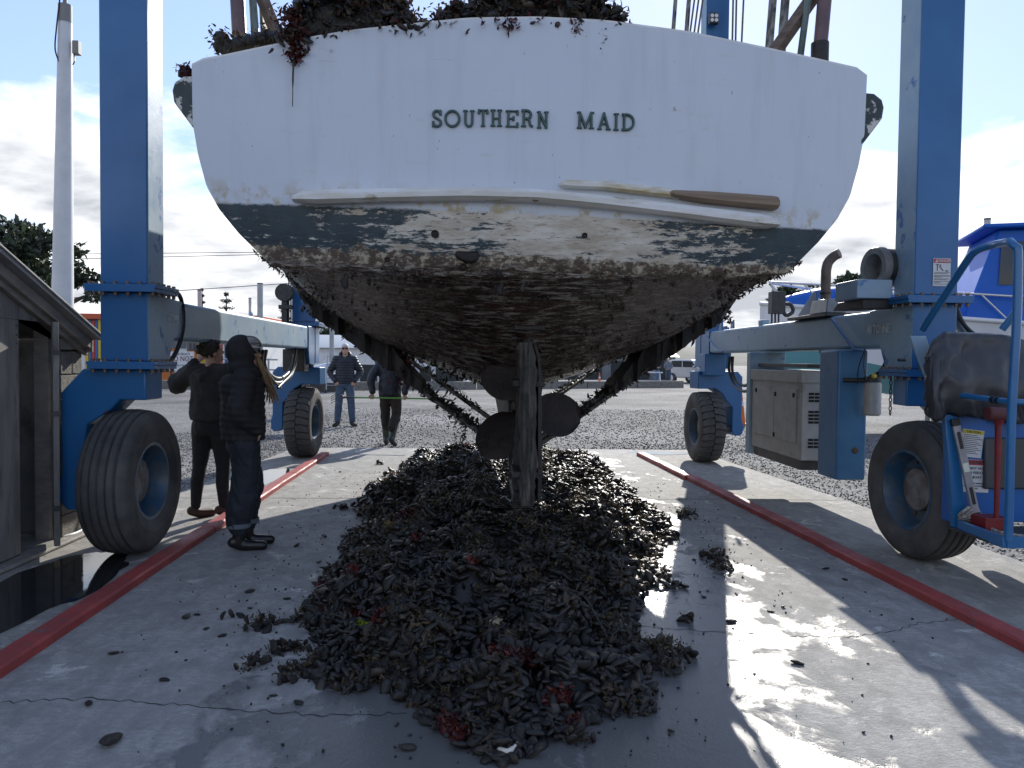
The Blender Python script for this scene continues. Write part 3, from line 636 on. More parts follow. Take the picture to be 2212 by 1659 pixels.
# rudder, sternpost, deadwood keel
WOODR = pmat('rudder_wood', (0.040, 0.035, 0.030), (0.13, 0.118, 0.10), 4, 0.44, 0.66, rough=0.62, bump=0.9, bscale=14, stretch=(9, 9, 0.8), c3=(0.018, 0.014, 0.012), scale3=3.5, lo3=0.52, hi3=0.58)
BLACKW = pmat('black_fouled_wood', (0.014, 0.013, 0.013), (0.035, 0.03, 0.027), 6, rough=0.5, bump=0.8, bscale=25)
def col(name, pix_l, pix_r, y0, y1, mat, rough_=0.006):
    # slab between two pixel edge lines seen at depth y0, extruded back to y1
    n = 26; L_ = bez([PY(x, y, y0) for x, y in pix_l], n); R_ = bez([PY(x, y, y0) for x, y in pix_r], n); V = []
    for a, b_ in zip(L_, R_):
        z = (a[2]+b_[2])/2; e = rng.normal(size=4)*rough_
        V += [(a[0]+e[0], y1, z), (a[0]+e[1], y0+0.012, z), (a[0]*.85+b_[0]*.15, y0+e[2]*0.6, z), (a[0]*.15+b_[0]*.85, y0+e[3]*0.6, z), (b_[0]+e[2], y0+0.012, z), (b_[0]+e[3], y1, z)]
    mm = MB(); mm.grid(V, n, 6, flip=True); mm.f += [tuple(range(6))[::-1], tuple((n-1)*6+j for j in range(6))]
    return mm.build(name, mat, boat, smooth=50)
col('sternpost', [(1112, 730), (1118, 800), (1116, 900), (1110, 960), (1107, 1040), (1108, 1098)], [(1150, 712), (1150, 800), (1148, 900), (1146, 960), (1146, 1040), (1146, 1098)], 6.02, 6.22, BLACKW)
rud = col('rudder', [(1119, 742), (1124, 800), (1126, 900), (1126, 980), (1126, 1040), (1127, 1093)], [(1150, 738), (1160, 800), (1160, 900), (1160, 980), (1158, 1040), (1156, 1093)], 5.62, 6.0, WOODR)
col('rudder_cheek', [(1152, 742), (1161, 790), (1161, 900), (1161, 1000), (1160, 1084)], [(1160, 744), (1170, 795), (1171, 900), (1171, 1000), (1170, 1084)], 5.66, 6.0, BLACKW, 0.003)
MB().tube([(0.355, 5.9, 1.2), (0.35, 5.86, 1.95)], 0.045, 10).build('rudder_stock', BLACKW, boat)
for zz in (1.72, 1.30, 0.62): MB().box((0.24, 5.66, zz), (0.47, 6.1, zz+0.05)).build('rudder_strap', BLACKW, boat, bevel=0.008)
V = []; yk = np.linspace(6.45, 12.6, 20)
for y in yk:
    S = hull_section(y); zt = S[0, 1]+0.05; zb = 0.47+0.24*min(1, max(0, (y-6.45)/0.5)) if y < 10.8 else 0.71+0.5*((y-10.8)/1.8)**1.7; w = 0.10+0.10*max(0, min(1, (y-6.4)/1.6))
    V += [(BC-w, y, zt), (BC-0.09, y, zb+0.05), (BC-0.07, y, zb), (BC+0.07, y, zb), (BC+0.09, y, zb+0.05), (BC+w, y, zt)]
mm = MB(); mm.grid(V, len(yk), 6); mm.f += [tuple(range(6))[::-1]]
mm.build('keel', BLACKW, boat, smooth=30)
MB().box((BC-0.08, 5.85, 0.40), (BC+0.08, 6.6, 0.475)).build('keel_shoe', BLACKW, boat, bevel=0.01)
# propeller: three broad fouled blades
prop = MB().lathe([(6.42, 0.0), (6.42, 0.075), (6.34, 0.085), (6.22, 0.06), (6.20, 0.0)], 16, 'y', Matrix.Translation((0.335, 0, 1.12))).build('propeller', pmat('fouled_bronze', (0.014, 0.012, 0.011), (0.032, 0.020, 0.016), 8, rough=0.6, bump=0.6, bscale=30), boat)
for ang, ln in ((124, 0.42), (-13, 0.45), (233, 0.47)):
    V = []; nr, nc = 12, 9
    for i in range(nr):
        t = i/(nr-1); r = 0.05+ln*t; wd = max(0.045 if t < 0.5 else 0.012, 0.185*math.sqrt(max(0, 1-((t-0.54)/0.465)**2))); tw = R(46-30*t)
        for j in range(nc):
            s = -1+2*j/(nc-1); x = r; y_ = s*wd; V.append((x, y_*math.cos(tw*0.55), y_*math.sin(tw*0.55)+0.02*(1-s*s)))
    Vf = np.array(V); Vb = Vf-np.array([0, 0, 0.022]); mm = MB(); a = R(ang)
    # local: x radial, y tangential, z axial
    T = np.array([[math.cos(a), -math.sin(a), 0], [0, 0, 1], [math.sin(a), math.cos(a), 0]])
    mm.grid(Vf, nr, nc); mm.grid(Vb, nr, nc, flip=True); b0 = nr*nc
    ring = [j for j in range(nc)]+[i*nc+nc-1 for i in range(1, nr)]+[(nr-1)*nc+j for j in range(nc-2, -1, -1)]+[i*nc for i in range(nr-2, 0, -1)]
    for u, w in zip(ring, ring[1:]+ring[:1]): mm.f.append((w, u, u+b0, w+b0))
    mm.v = [np.concatenate(mm.v) @ T.T+np.array([0.335, 6.31, 1.12])]
    o = mm.build('blade', MATS['fouled_bronze'], None, smooth=50); o.parent = prop
# gallows posts and braces standing on the after deck
PURP = pmat('post_maroon', (0.10, 0.055, 0.065), (0.14, 0.085, 0.09), 5, rough=0.4, bump=0.1)
GRN = pmat('post_green', (0.05, 0.085, 0.08), (0.12, 0.16, 0.15), 7, rough=0.5, bump=0.1)
TIMB = pmat('brace_timber', (0.10, 0.065, 0.045), (0.16, 0.12, 0.09), 5, rough=0.7, bump=0.4, stretch=(1, 1, 4))
def stick(name, pa, pb, r, mat, Y, n=12, flat=1.0, zlow=2.97):
    a = PY(*pa, Y); b_ = PY(*pb, Y); d = b_-a; a = a+d*(zlow-a[2])/d[2]; b_ = b_+d/np.linalg.norm(d)*1.3
    return MB().tube([a, b_], r, n, True, None, flat, (0, 1, 0)).build(name, mat, boat, smooth=40)
stick('gallows_post', (517, 75), (513, 0), 0.055, PURP, 6.0)
stick('stanchion', (553, 80), (547, 0), 0.026, GRN, 6.0)
stick('diagonal_brace', (600, 80), (568, 0), 0.05, TIMB, 6.1, 4)
stick('gallows_post', (1771, 110), (1781, 0), 0.053, PURP, 5.9)
p = PY(1771, 110, 5.9); MB().cyl((p[0], p[1], 2.97), (p[0], p[1], p[2]+0.06), 0.066, n=16).build('post_socket', BLACKW, boat, smooth=40)
stick('stanchion', (1731, 105), (1745, 0), 0.026, GRN, 5.95)
stick('diagonal_brace', (1682, 100), (1752, 0), 0.055, TIMB, 6.0, 4)
# ------------------------------------------------------------------ the travelling boat hoist
hoist = thing('boat_hoist', 'big blue wheeled boat hoist straddling the white boat', 'boat hoist', (0.35, 8.8, 0.0))
XL, XR, YF, YB = -2.655, 3.51, 5.98, 11.75     # leg centres
PW, PD = 0.175, 0.145                           # half width, half depth of a leg
def bolts(mb, pts, up=True, r=0.014, h=0.02):
    for p in pts: mb.tube([p, (p[0], p[1], p[2]+(h if up else -h))], r, 6)
def flange(cx, cy, z, hw, hd, th=0.028):
    f = MB(); f.prism([(cx-hw+0.006, z-th), (cx+hw-0.006, z-th), (cx+hw-0.006, z-0.002), (cx+hw-0.012, z), (cx+hw, z+0.002), (cx+hw, z+th), (cx-hw, z+th), (cx-hw, z+0.002), (cx-hw+0.012, z), (cx-hw+0.006, z-0.002)], cy-hd, cy+hd, 'y')
    o = f.build('flange', BLUE, hoist, bevel=0.004)
    pts = [(cx-hw+0.035+k*(2*hw-0.07)/5, cy-hd+0.03) for k in range(6)]+[(cx+s*(hw-0.03), cy-hd+0.03+k*(2*hd-0.06)/4) for s in (-1, 1) for k in range(1, 5)]
    for (x, y) in pts:
        b = MB(); b.tube([(x, y, z-th-0.026), (x, y, z+th+0.02)], 0.014, 6); b.build('bolt', BOLT, None, smooth=None).parent = o
    return o
def two_tone(o):
    for p in o.data.polygons: p.material_index = 1 if abs(p.normal.x) > 0.9 else 0      # side faces have chalked
    return o
def gusset(mb, pts, x0, x1): mb.prism(pts, x0, x1, 'x')
for (cx, sgn) in ((XL, 1), (XR, -1)):
    front_in = cx+sgn*PW
    # front leg, upper column
    two_tone(MB().box((cx-PW, YF-PD, 2.03), (cx+PW, YF+PD, 8.4)).build('leg', [BLUE, FADED], hoist, bevel=0.012))
    flange(cx, YF, 2.0, PW+0.085, PD+0.075)
    two_tone(MB().box((cx-PW, YF-PD, 1.46), (cx+PW, YF+PD, 1.97)).build('leg_knuckle', [BLUE, FADED], hoist, bevel=0.008))
    flange(cx, YF, 1.43, PW+0.075, PD+0.065)
    # rear leg
    two_tone(MB().box((cx-PW, YB-PD, 2.03), (cx+PW, YB+PD, 8.4)).build('leg', [BLUE, FADED], hoist, bevel=0.012))
    flange(cx, YB, 2.0, PW+0.07, PD+0.07)
    MB().box((cx-PW, YB-PD, 1.42), (cx+PW, YB+PD, 1.97)).build('leg_knuckle', BLUE, hoist, bevel=0.008)
    # longitudinal beam, faded, with haunches at the ends
    MB().box((cx-0.155, YF+PD, 1.63), (cx+0.155, YB-PD, 1.95)).build('side_beam', FADED, hoist, bevel=0.03, seg=3)
    h = MB(); gusset(h, [(YF+PD+0.002, 1.97), (YF+PD+0.42, 1.952), (YF+PD+0.36, 1.90), (YF+PD+0.12, 1.46), (YF+PD+0.002, 1.46)], cx-0.165, cx+0.165)
    h.build('haunch', FADED, hoist, bevel=0.01)
    h = MB(); gusset(h, [(YB-PD-0.42, 1.958), (YB-PD-0.42, 1.62), (YB-PD-0.34, 1.40), (YB-PD-0.002, 1.40), (YB-PD-0.002, 1.96)], cx-0.168, cx+0.168)
    h.build('haunch', BLUE, hoist, bevel=0.01)
# top beams across the front and the side girders overhead (above the frame, they throw the shadows)
MB().box((XL-PW-0.05, YF-PD-0.02, 8.401), (XL+PW+0.05, YB+PD, 8.85)).build('top_girder', BLUE, hoist)
MB().box((XR-PW-0.05, YF-PD-0.02, 8.401), (XR+PW+0.05, YB+PD, 8.85)).build('top_girder', BLUE, hoist)
MB().box((XL+PW+0.06, YB-0.2, 8.42), (XR-PW-0.06, YB+0.2, 8.83)).build('cross_girder', BLUE, hoist)

# ---- wheels
def tyre_profile(Rt, hw, rimr):
    # (axial, radius) closed loop
    return [(-hw*0.80, rimr), (-hw*0.93, rimr+0.05), (-hw, rimr+(Rt-rimr)*0.45), (-hw*0.97, rimr+(Rt-rimr)*0.72), (-hw*0.86, Rt-0.035), (-hw*0.70, Rt-0.012), (-hw*0.35, Rt), (0, Rt+0.004), (hw*0.35, Rt), (hw*0.70, Rt-0.012), (hw*0.86, Rt-0.035), (hw*0.97, rimr+(Rt-rimr)*0.72), (hw, rimr+(Rt-rimr)*0.45), (hw*0.93, rimr+0.05), (hw*0.80, rimr)]
def smooth_prof(p, n): return [tuple(q) for q in bez([np.array([a, b]) for a, b in p], n)]
def wheel(c, Rt, hw, rimr, turn, label, grooved, sgn):
    # sgn: side of the open rim (+x or -x in wheel space)
    w = bpy.data.objects.new('wheel', None); COL.objects.link(w); w.empty_display_size = 0.1; setp(w, hoist)
    w['label'] = label
    M = Matrix.Translation(c) @ Matrix.Rotation(turn, 4, 'Z')
    t = MB(); pr = smooth_prof(tyre_profile(Rt, hw, rimr), 90 if grooved else 44); out = []
    for a, r in pr:
        if grooved and r > Rt-0.03:
            for gx in (-0.62, -0.30, 0.0, 0.30, 0.62):
                if abs(a/hw-gx) < 0.030: r -= 0.022
        if not grooved and abs(a) < hw*0.9 and r > Rt-0.04: r -= 0.028
        if rimr+0.07 < r < Rt-0.05:  # sidewall rings
            r0 = r
            if abs((r-rimr)/(Rt-rimr)-0.35) < 0.03: a *= 1.02
        out.append((a, r))
    t.lathe(out, 72, 'x', M)
    ty = t.build('tyre', RUBBER, None, smooth=50); ty.parent = w
    if not grooved:
        nb = 30
        lug = MB(); lug.add([(hw*q[0], q[1], q[2]) for q in [(0.03, -0.035, Rt-0.05), (0.97, -0.065, Rt-0.075), (0.97, 0.020, Rt-0.075), (0.45, 0.055, Rt-0.05), (0.03, 0.045, Rt-0.05),
                             (0.03, -0.035, Rt+0.002), (0.84, -0.062, Rt-0.012), (0.84, 0.018, Rt-0.012), (0.45, 0.050, Rt), (0.03, 0.042, Rt+0.002)]],
                [(4, 3, 2, 1, 0), (5, 6, 7, 8, 9), (0, 1, 6, 5), (1, 2, 7, 6), (2, 3, 8, 7), (3, 4, 9, 8), (4, 0, 5, 9)])
        me = lug.mesh('tread_block', 30); me.materials.append(RUBBER); bm = MB(); bm.add(np.concatenate(lug.v)*np.array([-1, 1, 1]), [f[::-1] for f in lug.f]); me2 = bm.mesh('tread_block', 30); me2.materials.append(RUBBER)
        for k in range(nb):
            for mm_, ph in ((me, 0), (me2, 0.5)):
                o = bpy.data.objects.new('tread_block', mm_); COL.objects.link(o); o.parent = ty
                o.matrix_local = M @ Matrix.Rotation(2*math.pi*(k+ph)/nb, 4, 'X')
    s = sgn
    r = MB(); d = hw
    prof = [(s*d*0.80, rimr+0.012), (s*d*0.84, rimr+0.010), (s*d*0.84, rimr-0.012), (s*d*0.74, rimr-0.022), (s*d*0.35, rimr-0.045), (s*d*0.05, rimr-0.055), (s*d*0.02, rimr*0.55), (s*d*0.05, 0.12)]
    r.lathe(prof if s > 0 else prof[::-1], 48, 'x', M); back = [(-s*d*0.80, rimr+0.01), (-s*d*0.4, rimr-0.03), (-s*d*0.35, 0.05)]
    r.lathe(back if s < 0 else back[::-1], 48, 'x', M)
    ri = r.build('rim', RIM, None, smooth=40); ri.parent = w
    hb = MB(); hp = [(s*d*0.04, 0.165), (s*d*0.30, 0.16), (s*d*0.34, 0.13), (s*d*0.34, 0.0)]; hb.lathe(hp if s > 0 else hp[::-1], 28, 'x', M)
    hub = hb.build('hub', HUB, None, smooth=35); hub.parent = w
    for k in range(10):
        a = 2*math.pi*k/10; b = MB(); b.tube([(s*d*0.03, 0.21*math.cos(a), 0.21*math.sin(a)), (s*d*0.11, 0.21*math.cos(a), 0.21*math.sin(a))], 0.017, 6, True, M); b.build('wheel_nut', BOLT, None, smooth=None).parent = w
    return w
RT = 0.545
wheel((-2.66, 5.97, RT), RT, 0.185, 0.285, R(-1), 'grooved smooth tyre beside the shed', True, 1)
wheel((3.43, 5.80, RT-0.015), RT-0.015, 0.175, 0.30, R(4), 'grooved smooth tyre beside the operator console', True, -1)
wheel((-2.68, 11.78, 0.525), 0.525, 0.195, 0.27, R(-2), 'block tread tyre on the side of the watching people', False, 1)
wheel((3.37, 11.45, 0.525), 0.525, 0.19, 0.27, R(1), 'block tread tyre in front of the orange cone', False, -1)

# ---- swing arms: from the lower flange out and down to the axle on the outer side
def arm(cx, cy, sgn, pts, th, turn=0.0, name='wheel_arm'):
    # pts in (outboard offset, z); plate centred on the wheel in y
    a = MB(); P = [(cx-sgn*o, z) for o, z in pts]
    a.prism(P, cy-th, cy+th, 'y', Matrix.Translation((cx, cy, 0)) @ Matrix.Rotation(turn, 4, 'Z') @ Matrix.Translation((-cx, -cy, 0)))
    return a.build(name, BLUE, hoist, bevel=0.012)
armp = [(-0.175, 1.40), (-0.175, 1.17), (0.02, 1.17), (0.11, 1.08), (0.27, 0.98), (0.30, 0.78), (0.30, 0.42), (0.33, 0.34), (0.42, 0.33), (0.48, 0.40), (0.49, 0.52), (0.465, 0.62), (0.465, 1.22), (0.30, 1.40)]
arm(XL, YF, 1, [(o+0.015, z) for o, z in armp], 0.135, R(-3))
arm(XR, YF, -1, armp, 0.135, R(-8))
armb = [(-0.26, 1.36), (-0.26, 1.10), (0.02, 1.10), (0.13, 1.03), (0.20, 0.92), (0.30, 0.82), (0.30, 0.45), (0.33, 0.40), (0.44, 0.39), (0.48, 0.44), (0.49, 0.55), (0.46, 0.64), (0.46, 1.28), (0.38, 1.36)]
arm(XL, YB, 1, armb, 0.15, R(-5))
arm(XR-0.06, YB-0.28, -1, armb, 0.15, R(10))
for cx, sgn in ((XL, 1), (XR-0.05, -1)):
    MB().lathe([(1.34, 0.0), (1.34, 0.13), (1.405, 0.13), (1.405, 0.0)][::-1], 20, 'z', Matrix.Translation((cx, YB-(0.05 if sgn > 0 else 0.25), 0))).build('king_pin', DARK, hoist, smooth=30)
    MB().box((cx-0.19, YB-0.62, 1.30), (cx+0.12, YB-0.34, 1.62)).build('junction_box', DARK if sgn > 0 else BLUE, hoist, bevel=0.01)
# axle stubs
for c, x2 in (((-2.66, 5.97, 0.53), -3.13), ((3.43, 5.80, 0.53), 3.88), ((-2.68, 11.78, 0.52), -3.15), ((3.37, 11.45, 0.52), 3.80)):
    MB().cyl((c[0], c[1], c[2]), (x2, c[1]+0.02, c[2]-0.04), 0.06, n=14).build('axle', DARK, hoist)

# ---- engine cabinet and tank hung under the right beam
def P3(x, y, X): return PX(x, y, X)
CX0 = 3.20   # inner face of cabinet
yc0, yc1 = 7.54, 8.95; zc0, zc1 = 0.52, 1.40
MB().box((CX0, yc0, zc0), (CX0+0.62, yc1, zc1)).build('engine_cabinet', STEEL, hoist, bevel=0.012)
cabo = [o for o in hoist.children if o.name.startswith('engine_cabinet')][0]
def csub(mb, name, mat, **k):
    o = mb.build(name, mat, None, **k); o.parent = cabo; return o
SEAM = pmat('seam_black', (0.012, 0.012, 0.012), rough=0.8)
for (a, b) in ((yc0+0.12, 8.235), (8.245, yc1-0.12)):
    csub(MB().box((CX0-0.012, a, zc0+0.16), (CX0-0.001, b, zc1-0.17)), 'panel_door', STEEL, bevel=0.004)
csub(MB().box((CX0-0.018, yc0-0.02, zc1-0.10), (CX0+0.63, yc1+0.02, zc1+0.02)), 'cabinet_lid', STEEL, bevel=0.006)
for (y, z) in ((yc0+0.17, zc1-0.23), (8.20, zc1-0.24), (yc1-0.17, zc1-0.22), (8.22, zc0+0.20)):
    csub(MB().box((CX0-0.022, y-0.016, z-0.022), (CX0-0.011, y+0.016, z+0.022)), 'latch', SEAM)
for r_ in range(3):
    z0 = [1.18, 1.00, 0.72][r_]; nrow = [3, 4, 3][r_]
    for k in range(nrow):
        for q in range(2):
            csub(MB().box((CX0+0.07+q*0.06, yc0-0.008, z0-k*0.035), (CX0+0.12+q*0.06, yc0-0.001, z0-k*0.035+0.022)), 'vent_slot', SEAM)
csub(MB().box((CX0+0.02, yc0+0.05, zc0-0.10), (CX0+0.60, yc1-0.05, zc0-0.002)), 'drip_tray', DARK)
TANKB = FADED
MB().box((CX0-0.01, 6.75, 0.45), (CX0+0.26, 7.14, 1.62)).build('fuel_tank', pmat('tank_blue', (0.045, 0.15, 0.30), (0.07, 0.19, 0.34), 2.5, rough=0.45, bump=0.06, c3=(0.02, 0.03, 0.05), scale3=1.3, lo3=0.60, hi3=0.8), hoist, bevel=0.02, seg=3)
MB().lathe([(6.735, 0.0), (6.735, 0.02), (6.745, 0.03), (6.76, 0.03)][::-1], 14, 'y', Matrix.Translation((CX0+0.16, 0, 0.72))).build('drain_plug', BOLT, hoist)
MB().box((CX0-0.02, 8.97, 0.42), (CX0+0.40, 9.10, 1.62)).build('hanger_plate', FADED, hoist, bevel=0.01)
MB().box((CX0+0.05, yc0+0.0, 1.45), (CX0+0.5, 8.9, 1.49)).build('support_rail', DARK, hoist, bevel=0.004)
# oil filter canister with hoses
fx, fy = 3.36, 6.62; pf = PY(1884, 861, fy)
FIL = pmat('filter_grey', (0.42, 0.41, 0.38), (0.34, 0.33, 0.31), 9, rough=0.4)
MB().lathe([(1.06, 0.0), (1.06, 0.06), (1.075, 0.074), (1.33, 0.074), (1.35, 0.065), (1.35, 0.0)][::-1], 22, 'z', Matrix.Translation((pf[0], fy, pf[2]-1.21))).build('oil_filter', FIL, hoist, smooth=40)
z_ = pf[2]+0.16
MB().lathe([(0, 0.0), (0, 0.07), (0.05, 0.07), (0.05, 0)][::-1], 18, 'z', Matrix.Translation((pf[0], fy, z_-0.015))).build('filter_head', DARK, hoist)
MB().ball((pf[0]-0.03, fy-0.08, z_+0.04), 0.022).build('yellow_cap', pmat('yellow_plastic', (0.75, 0.55, 0.03), rough=0.4), hoist)
MB().tube(bez([(pf[0]-0.02, fy, z_+0.02), (pf[0]+0.06, fy, z_+0.06), (pf[0]+0.13, fy+0.02, z_+0.14), (pf[0]+0.16, fy+0.02, 1.63)], 14), 0.028, 9).build('hydraulic_hose', HOSE, hoist, smooth=60)
MB().tube(bez([(pf[0]-0.24, fy+0.05, z_+0.0), (pf[0]-0.1, fy-0.02, z_+0.0), (pf[0], fy, z_+0.02)], 10), 0.022, 8).build('hydraulic_hose', HOSE, hoist, smooth=60)
p0 = PX(1797, 690, 3.29); p1 = PX(1845, 755, 3.29); p2 = PX(1868, 757, 3.29)
MB().tube([p0, p1, p2], 0.013, 8).build('hook_rod', BLUE, hoist, smooth=50)
p0 = PX(1527, 727, 3.29); p1 = PX(1560, 760, 3.29)
MB().tube(bez([p0, p0*0.4+p1*0.6+np.array([0, 0, -0.02]), p1], 8), 0.013, 8).build('hook_rod', BLUE, hoist, smooth=50)
for a, b in (((1867, 758), (1852, 830)), ((1869, 758), (1872, 820))):
    MB().tube(bez([PX(*a, 3.28), PX((a[0]+b[0])/2-5, (a[1]+b[1])/2, 3.27), PX(*b, 3.27)], 8), 0.005, 6).build('cord', HOSE, hoist)
# hanging hydraulic hose loops by the rear wheels
def loop(pix, X, r, name='hydraulic_hose'):
    MB().tube(bez([PX(x, y, X) for x, y in pix], 30), r, 8).build(name, HOSE, hoist, smooth=60)
loop([(1577, 770), (1575, 800), (1585, 830), (1605, 845), (1622, 838), (1630, 815), (1632, 770)], 3.32, 0.02)
loop([(1583, 770), (1582, 800), (1590, 822), (1607, 833), (1620, 825), (1628, 800), (1629, 770)], 3.36, 0.02)
loop([(567, 757), (563, 790), (575, 815), (600, 828), (625, 815), (636, 790), (638, 765)], -2.60, 0.028)
loop([(575, 757), (571, 785), (582, 808), (602, 818), (622, 806), (633, 785), (635, 765)], -2.64, 0.024)
loop([(640, 700), (640, 740), (636, 775), (628, 808), (612, 826), (600, 838)], -2.545, 0.018, 'strap')
loop([(575, 757), (572, 790), (585, 815), (600, 832), (607, 838)], -2.545, 0.014, 'strap')
loop([(362, 627), (385, 635), (394, 660), (396, 700), (390, 735), (378, 765), (362, 790)], -2.50, 0.018, 'strap')
MB().box((-2.555, 6.72, 1.74), (-2.51, 6.86, 1.86)).build('cable_clamp', DARK, hoist, bevel=0.01)
# shackle eye on the left beam
MB().tube([(-2.72, 9.2+0.035*math.cos(a), 1.985+0.045*math.sin(a)) for a in np.linspace(0, 2*math.pi, 15)], 0.014, 7).build('lifting_eye', FADED, hoist, smooth=50)
# ---- winch drum on the front right corner
wc = PY(1890, 577, 6.18)
DR = pmat('cast_drum', (0.16, 0.16, 0.16), (0.24, 0.24, 0.23), 7, rough=0.55, bump=0.2)
Mw = Matrix.Translation((wc[0]+0.03, 6.2, wc[2])) @ Matrix.Rotation(R(-80), 4, 'Z') @ Matrix.Scale(0.85, 4)
d = MB(); d.lathe([(-0.05, 0.13), (-0.05, 0.185), (-0.02, 0.20), (0.02, 0.20), (0.02, 0.15), (0.45, 0.15)], 36, 'y', Mw); d.lathe([(-0.05, 0.13), (0.03, 0.125), (0.10, 0.12), (0.10, 0.0)][::-1], 36, 'y', Mw)
drum = d.build('winch_drum', DR, hoist, smooth=40)
V = [Mw @ Vector((0.172*math.sin(a), 0.03+0.0028*a, 0.172*math.cos(a))) for a in np.linspace(0, 2*math.pi*11, 11*28)]
MB().tube([tuple(v) for v in V], 0.0105, 6).build('wire_rope', DARK, None, smooth=60).parent = drum
pa = PY(1857, 622, 6.45); pb = PY(1950, 678, 6.45)
MB().box((2.98, 6.02, 2.02), (3.27, 6.40, 2.17)).build('winch_bracket', FADED, hoist, bevel=0.008)
MB().prism([(6.06, 1.94), (6.60, 1.955), (6.50, 2.019), (6.06, 2.019)], 3.05, 3.30, 'x').build('winch_foot', DARK, hoist, bevel=0.008)
# light box, exhaust stack, bracket fin, cowl on the right beam
p = PX(1812, 685, 3.42); c = MB()
a0 = PX(1787, 690, 3.42)
Z1 = 2.12; yb_ = 7.55
GLZ = pmat('smoked_box', (0.30, 0.30, 0.29), (0.20, 0.20, 0.20), 6, rough=0.3)
c.add([(3.34, 7.35, 1.99), (3.54, 7.35, 1.99), (3.54, 7.75, 1.99), (3.34, 7.75, 1.99), (3.36, 7.37, 2.13), (3.52, 7.37, 2.13), (3.52, 7.73, 2.13), (3.36, 7.73, 2.13)], [(3, 2, 1, 0), (4, 5, 6, 7), (0, 1, 5, 4), (1, 2, 6, 5), (2, 3, 7, 6), (3, 0, 4, 7)])
c.build('battery_box', GLZ, hoist, bevel=0.01)
MB().box((3.30, 7.28, 1.955), (3.56, 8.2, 1.985)).build('box_base', DARK, hoist, bevel=0.003)
ex = 3.50; q0 = PX(1782, 690, ex); q1 = PX(1782, 575, ex); yE = q0[1]
EXH = pmat('exhaust_rust', (0.13, 0.09, 0.065), (0.20, 0.15, 0.12), 8, rough=0.6, bump=0.15)
MB().tube([(ex, yE, 1.6), (ex, yE, q1[2]-0.05)]+bez([(ex, yE, q1[2]-0.05), (ex+0.01, yE-0.02, q1[2]+0.03), (ex+0.05, yE-0.06, q1[2]+0.09), (ex+0.09, yE-0.10, q1[2]+0.115)], 8)[1:], 0.05, 14).build('exhaust_stack', EXH, hoist, smooth=60)
MB().lathe([(0, 0.052), (0, 0.062), (0.02, 0.062), (0.02, 0.052)], 16, 'z', Matrix.Translation((ex, yE, 2.2))).build('exhaust_clamp', DARK, hoist)
MB().prism([(yE-0.03, 1.955), (yE+0.5, 1.955), (yE+0.06, 2.22), (yE-0.03, 2.24)], ex-0.11, ex-0.085, 'x').build('bracket_fin', BLUE, hoist, bevel=0.003)
for px in (1527, 1560, 1585):
    q = PX(px, 722, 3.30); MB().prism([(q[1]-0.06, 1.94), (q[1]+0.06, 1.94), (q[1]+0.03, 2.02), (q[1]-0.05, 2.05)], 3.27, 3.29, 'x').build('cleat', BLUE, hoist)
q = PX(1650, 700, 3.45); MB().box((3.40, q[1]-0.06, 1.95), (3.5, q[1]+0.06, 2.02)).build('lug', FADED, hoist, bevel=0.01)
# hook block hanging by the rear right leg
hk = MB(); yk_ = 11.0; q = PY(1678, 660, yk_)
hk.box((q[0]-0.10, yk_-0.08, q[2]-0.12), (q[0]+0.10, yk_+0.08, q[2]+0.2)); hk.tube(bez([(q[0]+0.08, yk_, q[2]+0.02), (q[0]+0.2, yk_, q[2]+0.02), (q[0]+0.24, yk_, q[2]-0.08), (q[0]+0.15, yk_, q[2]-0.14), (q[0]+0.10, yk_, q[2]-0.10)], 12), 0.03, 8)
for dx_ in (-0.07, -0.02, 0.03): hk.tube([(q[0]+dx_, yk_, q[2]-0.1), (q[0]+dx_, yk_, 1.96)], 0.015, 6)
hk.build('hook_block', DARK, hoist, bevel=0.01)
# pulley block and falls by the rear left leg
q = PY(612, 650, 11.35); fb = MB(); fb.lathe([(-0.06, 0.0), (-0.06, 0.13), (0.06, 0.13), (0.06, 0)][::-1], 18, 'y', Matrix.Translation((q[0]+0.02, 11.35, q[2]+0.12)))
fb.box((q[0]-0.06, 11.3, q[2]-0.12), (q[0]+0.14, 11.4, q[2]-0.06)); fb.box((q[0]-0.02, 11.32, 1.95), (q[0]+0.06, 11.4, q[2]+0.1))
for dx_ in (0.08, 0.11): fb.tube([(q[0]+dx_, 11.35, 1.95), (q[0]+dx_, 11.35, q[2]+0.6)], 0.012, 6)
fb.build('fall_block', DARK, hoist, bevel=0.01)
# work lamp and wires on the far right leg
q = PY(1541, 40, YB-PD-0.08)
lm = MB().box((q[0]-0.07, YB-PD-0.13, q[2]-0.09), (q[0]+0.07, YB-PD-0.05, q[2]+0.07)).build('work_lamp', DARK, hoist, bevel=0.012)
lens = pmat('lamp_lens', (0.75, 0.76, 0.74), rough=0.2)
for a in (-1, 1):
    for b in (-1, 1): MB().lathe([(0, 0), (0, 0.028)], 12, 'y', Matrix.Translation((q[0]+a*0.032, YB-PD-0.134, q[2]-0.01+b*0.032))).build('lamp_lens', lens, None).parent = lm
WIRE = pmat('wire_grey', (0.10, 0.09, 0.11), rough=0.5)
for (a, b, Y_) in (((1481, 75), (1499, -60), 11.2), ((1490, 75), (1508, -60), 11.2), ((1499, 75), (1517, -60), 11.2), ((1507, 75), (1527, -60), 11.15), ((1582, 85), (1585, -60), 11.3), ((1589, 88), (1592, -60), 11.3), ((1602, 92), (1609, -60), 11.3)):
    A_ = PY(*a, Y_); B_ = PY(*b, Y_); d_ = (B_-A_)/np.linalg.norm(B_-A_); MB().tube([A_-d_*2.2, B_+d_*2.2], 0.014, 6).build('hoist_wire', WIRE, hoist)
